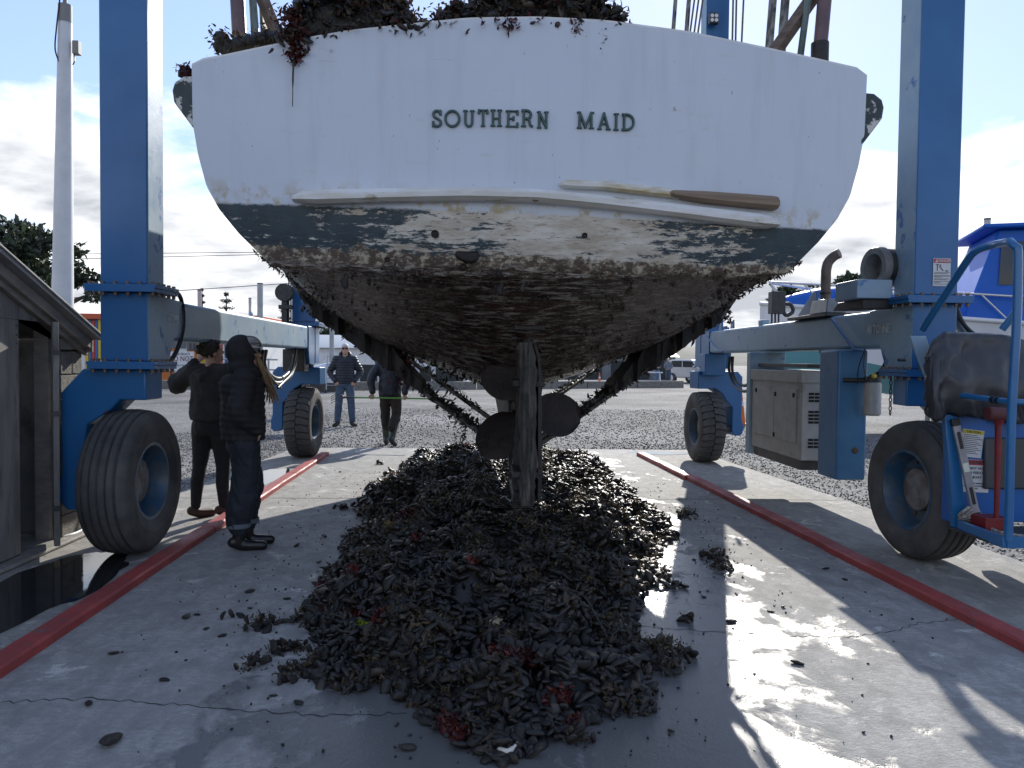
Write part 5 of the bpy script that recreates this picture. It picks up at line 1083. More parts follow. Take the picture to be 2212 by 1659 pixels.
# ---- lifting slings
STRAP = pmat('sling_grey', (0.17, 0.165, 0.15), (0.26, 0.25, 0.225), 6, rough=0.7, bump=0.4, bscale=60, c3=(0.035, 0.03, 0.026), scale3=5, lo3=0.48, hi3=0.58)
def sling(ys_, label, crust_n, pad):
    t = thing('lifting_sling', label, 'sling', (BC, ys_[0], 0.5), group='slings under the boat')
    for y in ys_:
        S = hull_section(y); pts = []
        for sg_ in (1, -1):
            w24 = np.interp(2.7, S[:, 1], S[:, 0])+0.025; w20 = np.interp(2.25, S[:, 1], S[:, 0])+0.03
            a = [(BC+sg_*(w24+0.35), 8.5), (BC+sg_*(w24+0.04), 3.4), (BC+sg_*w24, 2.75), (BC+sg_*w20, 2.20), (BC+sg_*1.78, 1.88), (BC+sg_*0.10, 0.70)]
            pts.append(a)
        path = pts[0]+pts[1][::-1]; V = []; hwid = 0.075
        for (x, z) in path:
            tw = hwid
            V += [(x, y-tw, z), (x, y+tw, z)]
        c = np.array([BC, 0, 1.6]); Vo = np.array(V); out = Vo-c; out[:, 1] = 0; out /= np.linalg.norm(out, axis=1)[:, None]; Vo2 = Vo+out*0.04
        mm = MB(); k = len(path); A = np.stack([Vo.reshape(k, 2, 3)[:, 0], Vo.reshape(k, 2, 3)[:, 1], Vo2.reshape(k, 2, 3)[:, 1], Vo2.reshape(k, 2, 3)[:, 0]], 1).reshape(-1, 3)
        mm.add(A, [(i*4+j, i*4+(j+1) % 4, (i+1)*4+(j+1) % 4, (i+1)*4+j) for i in range(k-1) for j in range(4)]); mm.build('strap', STRAP, t, smooth=None)
    yc = np.mean(ys_); S = hull_section(yc); cr = []
    w20 = np.interp(2.25, S[:, 1], S[:, 0])+0.03
    if pad:
        for sg_ in (1, -1):
            n_ = 30; V = []
            for i_ in range(n_):
                f_ = i_/(n_-1); u = 1.80+(0.85-1.80)*f_; zl = np.interp(u, [0.10, 1.78], [0.70, 1.88]); zh = np.interp(u, S[:20, 0], S[:20, 1]); zt_ = zh+0.02 if f_ < 0.75 else zl+0.05+0.4*(1-f_)+0.03*rng.random()
                zt_ = max(zt_, zl+0.02); e = 0.03*rng.normal(size=2)
                V += [(BC+sg_*u, ys_[0]-0.11+e[0], zl-0.02-0.02*rng.random()), (BC+sg_*u, ys_[0]-0.12+e[1], zt_), (BC+sg_*u, ys_[-1]+0.12, zt_), (BC+sg_*u, ys_[-1]+0.12, zl-0.02)]
            mm = MB(); mm.add(V, [(i*4+j, i*4+(j+1) % 4, (i+1)*4+(j+1) % 4, (i+1)*4+j) for i in range(n_-1) for j in range(4)]+[(0, 1, 2, 3), tuple(4*(n_-1)+j for j in (3, 2, 1, 0))])
            mm.build('chafe_pad', BLACKW, t, smooth=50)
    # crust of small shells and weed along the straps
    n_ = crust_n; u = rng.uniform(0.35, w20-0.1, n_); sg_ = rng.choice([-1, 1], n_); zl = np.interp(u, [0.10, 1.78], [0.70, 1.88]); y = rng.choice(ys_, n_)+rng.choice([-1, 1], n_)*0.075+rng.normal(0, .014, n_)
    p = np.stack([BC+sg_*u, y, zl+rng.normal(0, .022, n_)+np.where(u > 1.0, rng.random(n_)*0.16*(u-1.0), 0)], -1); v, f = blades(p, rng.uniform(.02, .065, n_)); o = np_object('crust', v, f, pmat('crust_dark', (0.03, 0.027, 0.024), (0.10, 0.095, 0.085), 8, 0.45, 0.65, rough=0.5, island=0.5), False); setp(o, t); tag(o, kind='stuff')
    return t
s1 = sling([6.86, 7.20], 'weedy grey lifting sling passing under the hull just ahead of the propeller', 2600, True)
s2 = sling([9.55, 9.9], 'second lifting sling under the hull, farther from the propeller', 900, False)
# strands of weed hanging from the sling
for (a, b, n_) in (((975, 885), (985, 955), 70), ((990, 880), (1000, 965), 160), ((965, 880), (968, 930), 30)):
    P_ = bez([PY(*a, 6.85), (PY(*a, 6.85)+PY(*b, 6.85))/2+np.array([.02, 0, 0]), PY(*b, 6.85)], 16); k = rng.integers(0, 16, n_); v, f = blades(np.array(P_)[k]+rng.normal(0, .012, (n_, 3)), rng.uniform(.012, .035, n_)); o = np_object('hanging_strand', v, f, DARKM, False); setp(o, s1); tag(o, kind='stuff')
tf = PY(868, 800, 6.8); n_ = 200; v, f = blades(tf+rng.normal(0, 1, (n_, 3))*np.array([.04, .03, .09]), rng.uniform(.02, .05, n_)); o = np_object('red_weed_tuft', v, f, REDW, False); setp(o, s1); tag(o, kind='stuff')
# ------------------------------------------------------------------ people
def remesh(mb, name, mat, parent, voxel=0.012, smooth=3, disp=None):
    me = mb.mesh(name); o = bpy.data.objects.new(name, me); COL.objects.link(o)
    r = o.modifiers.new('r', 'REMESH'); r.mode = 'VOXEL'; r.voxel_size = voxel; r.use_smooth_shade = True
    if smooth:
        s = o.modifiers.new('s', 'SMOOTH'); s.iterations = smooth; s.factor = 0.5
    dg = bpy.context.evaluated_depsgraph_get(); m2 = bpy.data.meshes.new_from_object(o.evaluated_get(dg)); bpy.data.objects.remove(o); bpy.data.meshes.remove(me)
    m2.name = name
    if disp:
        n = len(m2.vertices); co = np.zeros(n*3, np.float32); m2.vertices.foreach_get('co', co); co = co.reshape(-1, 3); no = np.zeros(n*3, np.float32); m2.vertices.foreach_get('normal', no); no = no.reshape(-1, 3)
        co = co+no*disp(co)[:, None]; m2.vertices.foreach_set('co', co.ravel().astype(np.float32)); m2.update()
    m2.polygons.foreach_set('use_smooth', [True]*len(m2.polygons)); m2.materials.clear(); m2.materials.append(mat)
    o = bpy.data.objects.new(name, m2); COL.objects.link(o); o.parent = parent; return o
A3 = lambda *a: np.array(a, float)
def limb(mb, pts, rad, n=12, flat=1.0, upv=None, dens=7):
    P = bez(pts, dens*(len(pts)-1)+1); rr = np.interp(np.linspace(0, 1, len(P)), np.linspace(0, 1, len(rad)), rad)
    mb.tube(P, list(rr), n, True, None, flat, upv)
    if flat == 1.0: mb.ball(P[0], rr[0], 10, 7); mb.ball(P[-1], rr[-1], 10, 7)
def hand(mb, wrist, d, nrm, curl=0.6, side=1):
    # d: direction of the fingers, nrm: out of the back of the hand, side: thumb side
    d = d/np.linalg.norm(d); nrm = nrm-d*(nrm @ d); nrm /= np.linalg.norm(nrm); s = np.cross(d, nrm)*side
    k = wrist+d*0.085
    mb.tube([wrist, wrist+d*0.03, k], [0.026, 0.038, 0.040], 10, True, None, 0.42, nrm)
    for i, (o, l) in enumerate(((0.030, 0.072), (0.010, 0.082), (-0.010, 0.076), (-0.028, 0.060))):
        p = k+s*o-d*0.012; a = 0.0; pts = [p]
        for q in range(3):
            a += curl*(0.55 if q == 0 else 0.9); v = d*math.cos(a)-nrm*math.sin(a); pts.append(pts[-1]+v*l*(0.42, 0.33, 0.25)[q])
        mb.tube(pts, [0.0095, 0.009, 0.0085, 0.0065], 7); mb.ball(pts[-1], 0.0068, 7, 5)
    t0 = wrist+d*0.025+s*0.026; t1 = t0+d*0.030+s*0.026-nrm*0.008; t2 = t1+d*0.030+s*0.004-nrm*0.018; mb.tube([t0, t1, t2], [0.013, 0.011, 0.008], 7); mb.ball(t2, 0.008, 7, 5)
def person(loc, face, H, J, cloth, label, group=None, vox=0.012):
    """face: heading, radians from +Y towards +X. Local frame: x to the person's right, y forward, z up."""
    t = bpy.data.objects.new('person', None); COL.objects.link(t); t.empty_display_size = 0.1; t.location = [float(c) for c in loc]; t.rotation_euler = (0, 0, -face); t.scale = (H/1.70,)*3
    tag(t, label, 'person', group)
    g = lambda k, d: np.array(J.get(k, d), float)
    hipc = g('hip', (0, 0, 0.92)); neck = g('neck', (0, 0.0, 1.44)); head = g('head', (0, 0.02, 1.585))
    K = {}
    for s, n in ((1, 'R'), (-1, 'L')):
        K['hip'+n] = g('hip'+n, (hipc[0]+s*0.09, hipc[1], hipc[2]-0.04)); K['kn'+n] = g('kn'+n, (s*0.10, 0.02, 0.50)); K['an'+n] = g('an'+n, (s*0.10, -0.02, 0.09))
        K['sh'+n] = g('sh'+n, (neck[0]+s*0.175, neck[1]-0.01, neck[2]-0.045)); K['el'+n] = g('el'+n, (s*0.26, -0.05, 1.12)); K['wr'+n] = g('wr'+n, (s*0.22, 0.10, 0.93)); K['toe'+n] = g('toe'+n, K['an'+n]+A3(s*0.02, 0.15, -0.055))
    # body: one continuous surface, skin
    b = MB(); tor = [hipc+A3(0, 0, -0.06), hipc+A3(0, 0, 0.10), (hipc+neck)/2+A3(0, 0, 0.03), neck+A3(0, 0, -0.12), neck+A3(0, 0, -0.02)]
    b.tube(bez(tor, 20), list(np.interp(np.linspace(0, 1, 20), [0, .25, .5, .8, 1], [.135, .125, .125, .155, .09])), 16, True, None, 0.62, (0, 1, 0))
    limb(b, [neck+A3(0, 0, -0.05), (neck+head)/2, head+A3(0, -0.01, -0.03)], [.062, .052, .055])
    hd = J.get('hdir', (0, 1, 0)); hy = np.array(hd, float); hy /= np.linalg.norm(hy); hx = np.cross(hy, (0, 0, 1)); hx /= np.linalg.norm(hx); hz = np.cross(hx, hy); HM = np.eye(4); HM[:3, 0], HM[:3, 1], HM[:3, 2], HM[:3, 3] = hx, hy, hz, head
    b.ball((0, -0.005, 0.02), (0.072, 0.092, 0.098), 18, 14, HM); b.ball((0, 0.018, -0.04), (0.055, 0.066, 0.072), 16, 12, HM); b.ball((0, 0.06, -0.085), (0.028, 0.022, 0.02), 10, 8, HM)
    b.tube([(0, 0.082, 0.015), (0, 0.103, -0.022), (0, 0.085, -0.032)], [.009, .014, .010], 8, True, HM); b.ball((0, 0.078, -0.058), (0.024, 0.012, 0.008), 10, 6, HM); b.ball((0, 0.076, -0.068), (0.02, 0.011, 0.007), 10, 6, HM)
    for s in (-1, 1):
        b.ball((s*0.073, -0.005, -0.005), (0.010, 0.020, 0.032), 9, 7, HM); b.ball((s*0.03, 0.083, 0.028), (0.024, 0.010, 0.008), 9, 6, HM)
    for s, n in ((1, 'R'), (-1, 'L')):
        limb(b, [K['hip'+n], K['kn'+n], K['an'+n]+A3(0, 0, 0.01)], [.072, .046, .034]); limb(b, [K['an'+n]+A3(0, 0, -.035), K['toe'+n]+A3(0, 0, 0.002)], [.030, .022])
        limb(b, [K['sh'+n], K['el'+n], K['wr'+n]], [.042, .034, .025]); limb(b, [neck+A3(0, 0, -0.08), K['sh'+n]], [.06, .045])
        wd = J.get('hd'+n); wd = np.array(wd, float) if wd is not None else (K['wr'+n]-K['el'+n]); nn = np.array(J.get('hn'+n, (s*0.9, 0.1, 0.1)), float)
        hand(b, K['wr'+n]+wd/np.linalg.norm(wd)*0.01, wd, nn, J.get('curl'+n, 0.5), s if 'ths'+n not in J else J['ths'+n])
    remesh(b, 'body', cloth['skin'], t, max(0.007, vox*0.62), 2)
    # trousers
    lr = cloth.get('leg', [.105, .085, .075]); b = MB(); hw = cloth.get('hipw', .165)
    b.tube(bez([hipc+A3(0, 0, -0.12), hipc+A3(0, 0, -0.02), hipc+A3(0, 0, 0.12)], 10), list(np.linspace(hw*.9, hw*.86, 10)+np.array([0, .006, .012, .016, .016, .012, .006, 0, -.004, -.008])), 18, True, None, 0.70, (0, 1, 0))
    for n in 'RL':
        e = K['an'+n]+A3(0, 0, cloth.get('cuff', 0.02)); limb(b, [K['hip'+n]+A3(0, 0, -0.02), (K['hip'+n]+K['kn'+n])/2+A3(0, 0.012, 0), K['kn'+n], (K['kn'+n]*.55+e*.45)+A3(0, -0.012, 0), e], [lr[0], lr[0]*.9, lr[1], lr[1]*.98 if lr[2] > .06 else lr[1]*.95, lr[2]], 14)
    fold = 1.6*cloth.get('fold', 0.006); remesh(b, 'trousers', cloth['trousers'], t, vox, 2, lambda c: fold*vnoise(c[:, 2]*1.0+c[:, 0]*0.7, c[:, 2]*0.35+c[:, 1]*2.0, 3, 3, 0.06))
    # jacket
    jw = cloth.get('jw', .19); jl = cloth.get('jlen', 0.02); b = MB()
    tt = [hipc+A3(0, 0, -jl), hipc+A3(0, 0, 0.12), (hipc+neck)/2+A3(0, 0, .06), neck+A3(0, -0.005, -.10), neck+A3(0, 0, 0.0)]
    b.tube(bez(tt, 22), list(np.interp(np.linspace(0, 1, 22), [0, .2, .5, .8, .93, 1], [jw*.96, jw, jw*.97, jw*1.03, jw*.72, .075])), 20, True, None, cloth.get('jflat', 0.70), (0, 1, 0))
    ar = cloth.get('arm', [.078, .064, .052])
    for s, n in ((1, 'R'), (-1, 'L')):
        limb(b, [K['sh'+n]+A3(-s*0.02, 0, -0.01), (K['sh'+n]*.5+K['el'+n]*.5), K['el'+n], K['wr'+n]*.93+K['el'+n]*.07], [ar[0], ar[0]*.95, ar[1], ar[2]], 14)
        limb(b, [neck+A3(0, 0, -0.03), K['sh'+n]], [.07, ar[0]])
    if cloth.get('collar'): b.tube(bez([neck+A3(0, -.01, -.03), neck+A3(0, -.012, .03), neck+A3(0, -.015, cloth['collar'])], 8), [.10, .095, .092, .09, .09, .09, .088, .085], 16)
    q = cloth.get('quilt', 0.0)
    dj = (lambda c: q*np.abs(np.sin(c[:, 2]*math.pi/0.055))-q*0.5+0.005*vnoise(c[:, 0]*2+c[:, 1], c[:, 2], 9, 3, .07)) if q else (lambda c: 0.016*vnoise(c[:, 0]+c[:, 2]*.4, c[:, 2]*.8+c[:, 1], 5, 3, .08))
    remesh(b, 'jacket', cloth['jacket'], t, vox, 2, dj)
    # footwear
    for n in 'RL':
        b = MB(); a, to = K['an'+n], K['toe'+n]; heel = a+A3(0, -0.055, 0)*1.0; d = to-a; d = d/np.linalg.norm(d)
        bt = cloth.get('boot', 0.0)
        limb(b, [a-d*0.045+A3(0, 0, -0.03), a+d*0.04+A3(0, 0, -0.03), to+d*0.02+A3(0, 0, 0.005)], [.046, .047, .040], 12)
        if bt:
            up = K['kn'+n]-a; up /= np.linalg.norm(up); limb(b, [a+A3(0, 0, -.02), a+up*bt*.5, a+up*bt], [.05, cloth.get('bootr', .056), cloth.get('bootr', .056)*1.05], 14)
        o = remesh(b, 'boot' if bt else 'shoe', cloth['shoes'], t, 0.010, 2)
        me = o.data; co = np.zeros(len(me.vertices)*3, np.float32); me.vertices.foreach_get('co', co); co = co.reshape(-1, 3); zf = J.get('floor'+n, 0.0)
        if zf is not None: co[:, 2] = np.maximum(co[:, 2], zf); me.vertices.foreach_set('co', co.ravel()); me.update()
    return t, HM, K, neck, head
def headpart(t, HM, name, mat, build, vox=0.009, sm=2, disp=None):
    b = MB(); build(b); b.v = [np.concatenate(b.v) @ HM[:3, :3].T+HM[:3, 3]]; return remesh(b, name, mat, t, vox, sm, disp)
SKIN = pmat('skin', (0.50, 0.30, 0.22), (0.44, 0.25, 0.18), 12, rough=0.5); SKIN2 = pmat('skin_weathered', (0.52, 0.31, 0.24), (0.44, 0.25, 0.19), 12, rough=0.5)
BLK = pmat('black_cloth', (0.012, 0.012, 0.014), (0.018, 0.018, 0.02), 20, rough=0.85, bump=0.3, bscale=200); NAVY = pmat('navy_nylon', (0.012, 0.016, 0.028), rough=0.5, bump=0.1, bscale=80)
HOOD = pmat('charcoal_fleece', (0.040, 0.037, 0.035), (0.03, 0.028, 0.027), 10, rough=0.9, bump=0.3, bscale=150); DJEAN = pmat('dark_denim', (0.011, 0.014, 0.021), (0.016, 0.021, 0.030), 6, rough=0.85, bump=0.3, bscale=250)
JEAN = pmat('blue_denim', (0.045, 0.075, 0.12), (0.075, 0.11, 0.16), 5, rough=0.85, bump=0.3, bscale=250); CLOG = pmat('brown_leather', (0.085, 0.038, 0.026), (0.06, 0.028, 0.02), 10, rough=0.6); BLEA = pmat('black_leather', (0.012, 0.011, 0.011), rough=0.35)
HAIRD = pmat('dark_hair', (0.018, 0.013, 0.010), (0.04, 0.03, 0.02), 30, rough=0.5, bump=0.5, bscale=120); HAIRB = pmat('fair_hair', (0.30, 0.19, 0.10), (0.20, 0.12, 0.06), 25, rough=0.45, bump=0.6, bscale=90, stretch=(4, 4, .5)); HAIRW = pmat('white_hair', (0.62, 0.60, 0.58), (0.5, 0.49, 0.47), 25, rough=0.6, bump=0.5, bscale=120)
OLIVE = pmat('olive_rubber', (0.045, 0.055, 0.045), (0.035, 0.043, 0.036), 6, rough=0.4); BROWNT = pmat('brown_trouser', (0.028, 0.022, 0.018), (0.04, 0.03, 0.024), 8, rough=0.9, bump=0.3, bscale=120); LENS = pmat('sunglass_lens', (0.008, 0.008, 0.009), rough=0.12); GREENT = pmat('green_tee', (0.02, 0.09, 0.05), rough=0.9); BEANIE = pmat('grey_beanie', (0.42, 0.42, 0.42), (0.10, 0.10, 0.11), 14, 0.45, 0.55, rough=0.9, stretch=(0.2, 0.2, 3))
PLAID = pmat('plaid_shirt', (0.10, 0.12, 0.16), (0.22, 0.24, 0.27), 9, rough=0.9); GREYT = pmat('grey_sweater', (0.06, 0.06, 0.065), rough=0.9)
# person with one arm raised, hand in the hair
w2 = PG(455, 1118)
t, HM, K, nk, hdp = person((w2[0], w2[1], -0.003), R(14), 1.66, {'elL': (-0.36, 0.0, 1.27), 'wrL': (-0.145, 0.0, 1.49), 'hdL': (0.7, 0.1, 0.65), 'hnL': (-0.3, -0.9, 0.2), 'curlL': 0.5, 'elR': (0.24, 0.06, 1.14), 'wrR': (0.14, 0.26, 1.22), 'hdir': (0.75, 1, 0.35), 'head': (0.01, 0.02, 1.575),
     'anL': (-0.13, -0.04, 0.09), 'anR': (0.10, 0.06, 0.09), 'knL': (-0.115, 0.0, 0.49), 'knR': (0.095, 0.06, 0.49), 'toeL': (-0.06, 0.09, 0.035), 'toeR': (0.20, 0.19, 0.035)},
    dict(skin=SKIN, trousers=BLK, jacket=HOOD, shoes=CLOG, leg=[.100, .066, .046], hipw=.19, cuff=0.03, jw=.20, jlen=-0.02, arm=[.092, .100, .052], fold=0.002, jflat=.74), 'person in charcoal hoodie and black leggings, one hand raised to the hair')
def hair_messy(b):
    b.ball((0, -0.02, 0.045), (0.088, 0.10, 0.095), 16, 12); b.ball((0, -0.10, 0.06), (0.05, 0.05, 0.05), 12, 9); b.ball((0.0, 0.045, 0.085), (0.06, 0.05, 0.03), 10, 8)
headpart(t, HM, 'hair', HAIRD, hair_messy, 0.010, 1, lambda c: 0.016*vnoise(c[:, 0]*2+c[:, 2], c[:, 1]*2+c[:, 2], 7, 3, .035))
def ft(b): b.tube([HM[:3, 3]*0+nk+A3(0, -.07, -.02), nk+A3(-.06, -.10, -.07), nk+A3(0, -.13, -.10), nk+A3(.06, -.10, -.07), nk+A3(0, -.07, -.02)], [.04, .05, .055, .05, .04], 10)
b = MB(); ft(b); remesh(b, 'hood', HOOD, t, .012, 3)
# person in beanie and hood
w1 = PG(525, 1184)
t, HM, K, nk, hdp = person((w1[0], w1[1], 0.0), R(66), 1.63, {'elR': (0.255, -0.06, 1.13), 'wrR': (0.19, 0.10, 0.985), 'elL': (-0.255, -0.06, 1.13), 'wrL': (-0.19, 0.10, 0.985), 'hdR': (-0.8, 0.1, -0.5), 'hdL': (0.8, 0.1, -0.5), 'hnR': (0, 1, 0), 'hnL': (0, 1, 0), 'hdir': (0.0, 1, 0.12), 'head': (0, 0.035, 1.585), 'anL': (-0.085, 0.045, 0.09), 'anR': (0.085, -0.045, 0.09), 'toeL': (-0.08, 0.21, 0.035), 'toeR': (0.11, 0.12, 0.035), 'knL': (-0.09, 0.06, 0.50), 'knR': (0.09, 0.0, 0.50)},
    dict(skin=SKIN, trousers=DJEAN, jacket=BLK, shoes=BLEA, leg=[.120, .112, .090], hipw=.19, cuff=0.12, jw=.205, jlen=0.03, jflat=.86, arm=[.092, .082, .064], boot=0.13, bootr=.052, quilt=0.010, collar=.06, fold=0.010), 'person in black padded jacket with hood up over a striped beanie')
def hood_f(b):
    b.ball((0, -0.045, 0.03), (0.118, 0.125, 0.140), 18, 14); b.ball((0, -0.06, -0.09), (0.115, 0.11, 0.10), 16, 12); b.ball((0, -0.02, -0.16), (0.13, 0.11, 0.08), 16, 12)
headpart(t, HM, 'hood', BLK, hood_f, .011, 3)
headpart(t, HM, 'beanie', BEANIE, lambda b: (b.ball((0, 0.012, 0.07), (0.092, 0.108, 0.085), 16, 12),), .009, 2)
b = MB(); rg_ = np.random.default_rng(4)
for s in (-1, 1):
    for k in range(34):
        o = rg_.random(3); b.tube(bez([(s*(0.055+.03*o[0]), 0.045+.02*o[1], 0.0), (s*(0.06+.04*o[1]), 0.075+.035*o[0], -0.12), (s*(0.05+.05*o[2])+.012*rg_.normal(), 0.095+.06*o[1], -0.24), (s*(0.05+.05*o[0])+.015*rg_.normal(), 0.10+.09*o[2], -0.30-0.14*o[1])], 10), list(np.linspace(.009, .002, 10)), 5)
b.v = [np.concatenate(b.v) @ HM[:3, :3].T+HM[:3, 3]]; o = b.build('hair', HAIRB, None, smooth=80); o.parent = t; tag(o, kind='stuff')
g_ = MB(); 
for s in (-1, 1): g_.ball((s*0.034, 0.094, 0.022), (0.030, 0.010, 0.022), 10, 7)
g_.tube([(-.075, 0.0, .026), (-.066, .085, .026), (0, .10, .03), (.066, .085, .026), (.075, 0, .026)], .004, 6); g_.v = [np.concatenate(g_.v) @ HM[:3, :3].T+HM[:3, 3]]
remesh(g_, 'glasses', LENS, t, .004, 0)
cf = MB()
for n in 'RL': cf.lathe([(K['an'+n][2]+0.105, .086), (K['an'+n][2]+0.105, .095), (K['an'+n][2]+0.14, .095), (K['an'+n][2]+0.14, .086)], 18, 'z', Matrix.Translation((K['an'+n][0], K['an'+n][1], 0)))
b = MB(); b.add(np.concatenate(cf.v), cf.f); o = b.build('cuff', pmat('pale_denim', (0.10, 0.12, 0.14), rough=0.9), None, smooth=60); o.parent = t; tag(o, kind='stuff')
# older man facing us, hands in pockets
m3 = PG(745, 917)
t, HM, K, nk, hdp = person((m3[0], m3[1], -0.04), R(172), 1.84, {'elR': (0.30, -0.07, 1.13), 'wrR': (0.19, 0.08, 0.95), 'elL': (-0.30, -0.07, 1.13), 'wrL': (-0.19, 0.08, 0.95), 'hdR': (-0.55, 0.0, -0.8), 'hdL': (0.55, 0.0, -0.8), 'hnR': (0, 1, 0), 'hnL': (0, 1, 0), 'anL': (-0.15, 0.0, 0.09), 'anR': (0.15, 0.0, 0.09), 'knL': (-0.125, 0.02, 0.5), 'knR': (0.125, 0.02, 0.5), 'toeL': (-0.21, 0.14, 0.035), 'toeR': (0.21, 0.14, 0.035), 'head': (0, 0.03, 1.60)},
    dict(skin=SKIN2, trousers=JEAN, jacket=NAVY, shoes=BROWNT, leg=[.098, .078, .066], cuff=0.03, jw=.195, jlen=0.02, arm=[.088, .074, .058], quilt=0.012, fold=.006), 'white-haired person in navy padded jacket and jeans, hands in pockets')
headpart(t, HM, 'hair', HAIRW, lambda b: (b.ball((0, -0.018, 0.048), (0.080, 0.094, 0.082), 16, 12),), .009, 1)
def collar_f(b): b.tube(bez([nk+A3(.05, .07, -.05), nk+A3(.10, .0, .05), nk+A3(.06, -.09, .10), nk+A3(-.06, -.09, .10), nk+A3(-.10, .0, .05), nk+A3(-.05, .07, -.05)], 20), .034, 9)
b = MB(); collar_f(b); b.ball(nk+A3(0.0, -.10, .08), (.10, .06, .10)); remesh(b, 'hood', NAVY, t, .012, 2)
b = MB(); b.ball(nk+A3(0, .07, -.09), (.05, .04, .11)); remesh(b, 'shirt_front', GREENT, t, .012, 1)
g_ = MB()
for s in (-1, 1): g_.ball((s*0.035, 0.094, 0.024), (0.031, 0.010, 0.022), 10, 7)
g_.tube([(-.075, 0.0, .028), (-.066, .085, .030), (0, .10, .034), (.066, .085, .030), (.075, 0, .028)], .005, 6); g_.v = [np.concatenate(g_.v) @ HM[:3, :3].T+HM[:3, 3]]; remesh(g_, 'sunglasses', LENS, t, .004, 0)
# worker walking away with a rake held level behind the back
m4 = PG(842, 957)
t, HM, K, nk, hdp = person((m4[0], m4[1], -0.045), R(8), 1.78, {'elR': (0.32, -0.10, 1.12), 'wrR': (0.285, -0.13, 0.90), 'elL': (-0.30, -0.10, 1.12), 'wrL': (-0.27, -0.13, 0.90), 'hdR': (0, -0.1, -1), 'hdL': (0, -0.1, -1), 'hnR': (0.2, 1, 0), 'hnL': (-0.2, 1, 0), 'curlR': 1.25, 'curlL': 1.25,
    'anL': (-0.09, 0.10, 0.09), 'anR': (0.085, -0.20, 0.14), 'knL': (-0.10, 0.08, 0.50), 'knR': (0.11, 0.0, 0.50), 'toeR': (0.11, -0.09, 0.04), 'floorR': 0.0},
    dict(skin=SKIN, trousers=BROWNT, jacket=NAVY, shoes=OLIVE, leg=[.102, .082, .068], cuff=0.18, jw=.20, jlen=0.06, arm=[.086, .072, .056], boot=0.30, bootr=.062, fold=.009), 'worker in dark jacket and olive rubber boots walking away from the boat')
headpart(t, HM, 'cap', BLK, lambda b: (b.ball((0, -0.01, 0.055), (0.086, 0.10, 0.078), 16, 12),), .01, 2)
hz_ = 0.80*1.78/1.70-0.045; yaw4 = R(8)
wl = Vector((m4[0], m4[1], -0.045))+Matrix.Rotation(-yaw4, 3, 'Z') @ (Vector((-0.27, -0.16, 0.815))*(1.78/1.7)); wr = Vector((m4[0], m4[1], -0.045))+Matrix.Rotation(-yaw4, 3, 'Z') @ (Vector((0.285, -0.16, 0.815))*(1.78/1.7)); ax = (wr-wl).normalized(); mid = (wr+wl)/2
rk = thing('garden_fork', 'green-handled fork held level by the worker in rubber boots', 'fork', tuple(mid))
GRH = pmat('green_handle', (0.12, 0.30, 0.05), rough=0.4)
MB().tube([tuple(mid-ax*0.62), tuple(mid+ax*0.75)], 0.014, 8).build('shaft', GRH, rk)
MB().tube([tuple(mid-ax*0.80), tuple(mid-ax*0.60)], 0.018, 8).build('ferrule', DARK, rk); MB().tube([tuple(mid+ax*0.74), tuple(mid+ax*0.92)], 0.019, 8).build('grip', DARK, rk)
e = np.array(mid-ax*0.79); a_ = np.array(ax)
for o_ in (-0.05, -0.017, 0.017, 0.05): MB().tube(bez([e, e-a_*0.05+A3(0, 0, o_*0.9), e-a_*0.16+A3(0, 0, o_*1.1-0.01), e-a_*0.24+A3(0, 0, o_*1.1-0.05)], 8), 0.006, 6).build('tine', DARK, rk)
# person half hidden behind the far wheel
m5 = PG(652, 897)
person((m5[0], m5[1], -0.04), R(70), 1.72, {}, dict(skin=SKIN, trousers=DJEAN, jacket=PLAID, shoes=BROWNT), 'person in grey checked shirt half hidden behind the block-tread wheel', vox=.018)
m6 = PG(1419, 826); person((m6[0], m6[1], -0.045), R(160), 1.72, {'elR': (0.27, 0.0, 1.12), 'wrR': (0.12, 0.2, 1.1), 'elL': (-0.27, 0.0, 1.12), 'wrL': (-0.12, 0.2, 1.1), 'anL': (-.14, 0, .09), 'anR': (.16, 0, .09)}, dict(skin=SKIN, trousers=pmat('light_denim', (0.10, 0.17, 0.30), (.14, .21, .33), 6, rough=.9), jacket=GREYT, shoes=WHITE), 'distant person in grey top and light blue jeans by the parked car', vox=.022)
m7 = PG(1443, 826); person((m7[0], m7[1], -0.045), R(200), 1.76, {'wrR': (0.10, 0.2, 0.98), 'wrL': (-0.10, 0.2, 0.98)}, dict(skin=SKIN, trousers=JEAN, jacket=PLAID, shoes=BROWNT), 'distant person in checked shirt and dark jeans by the parked car', vox=.022)
# ------------------------------------------------------------------ operator's platform of the hoist
TUBEB = pmat('tube_blue', (0.014, 0.12, 0.30), (0.02, 0.14, 0.33), 3, rough=0.3, coat=0.3)
def tube_part(pts, r, name='hand_rail', mat=None): return MB().tube(pts, r, 12).build(name, mat or TUBEB, hoist, smooth=60)
yP = 5.15
PANEL = pmat('console_blue', (0.010, 0.11, 0.38), (0.008, 0.09, 0.32), 3, rough=0.35)
a = PY(2066, 905, yP); MB().box((a[0]-0.03, yP, 0.41), (4.6, yP+0.10, 1.36)).build('console_body', PANEL, hoist, bevel=0.01)
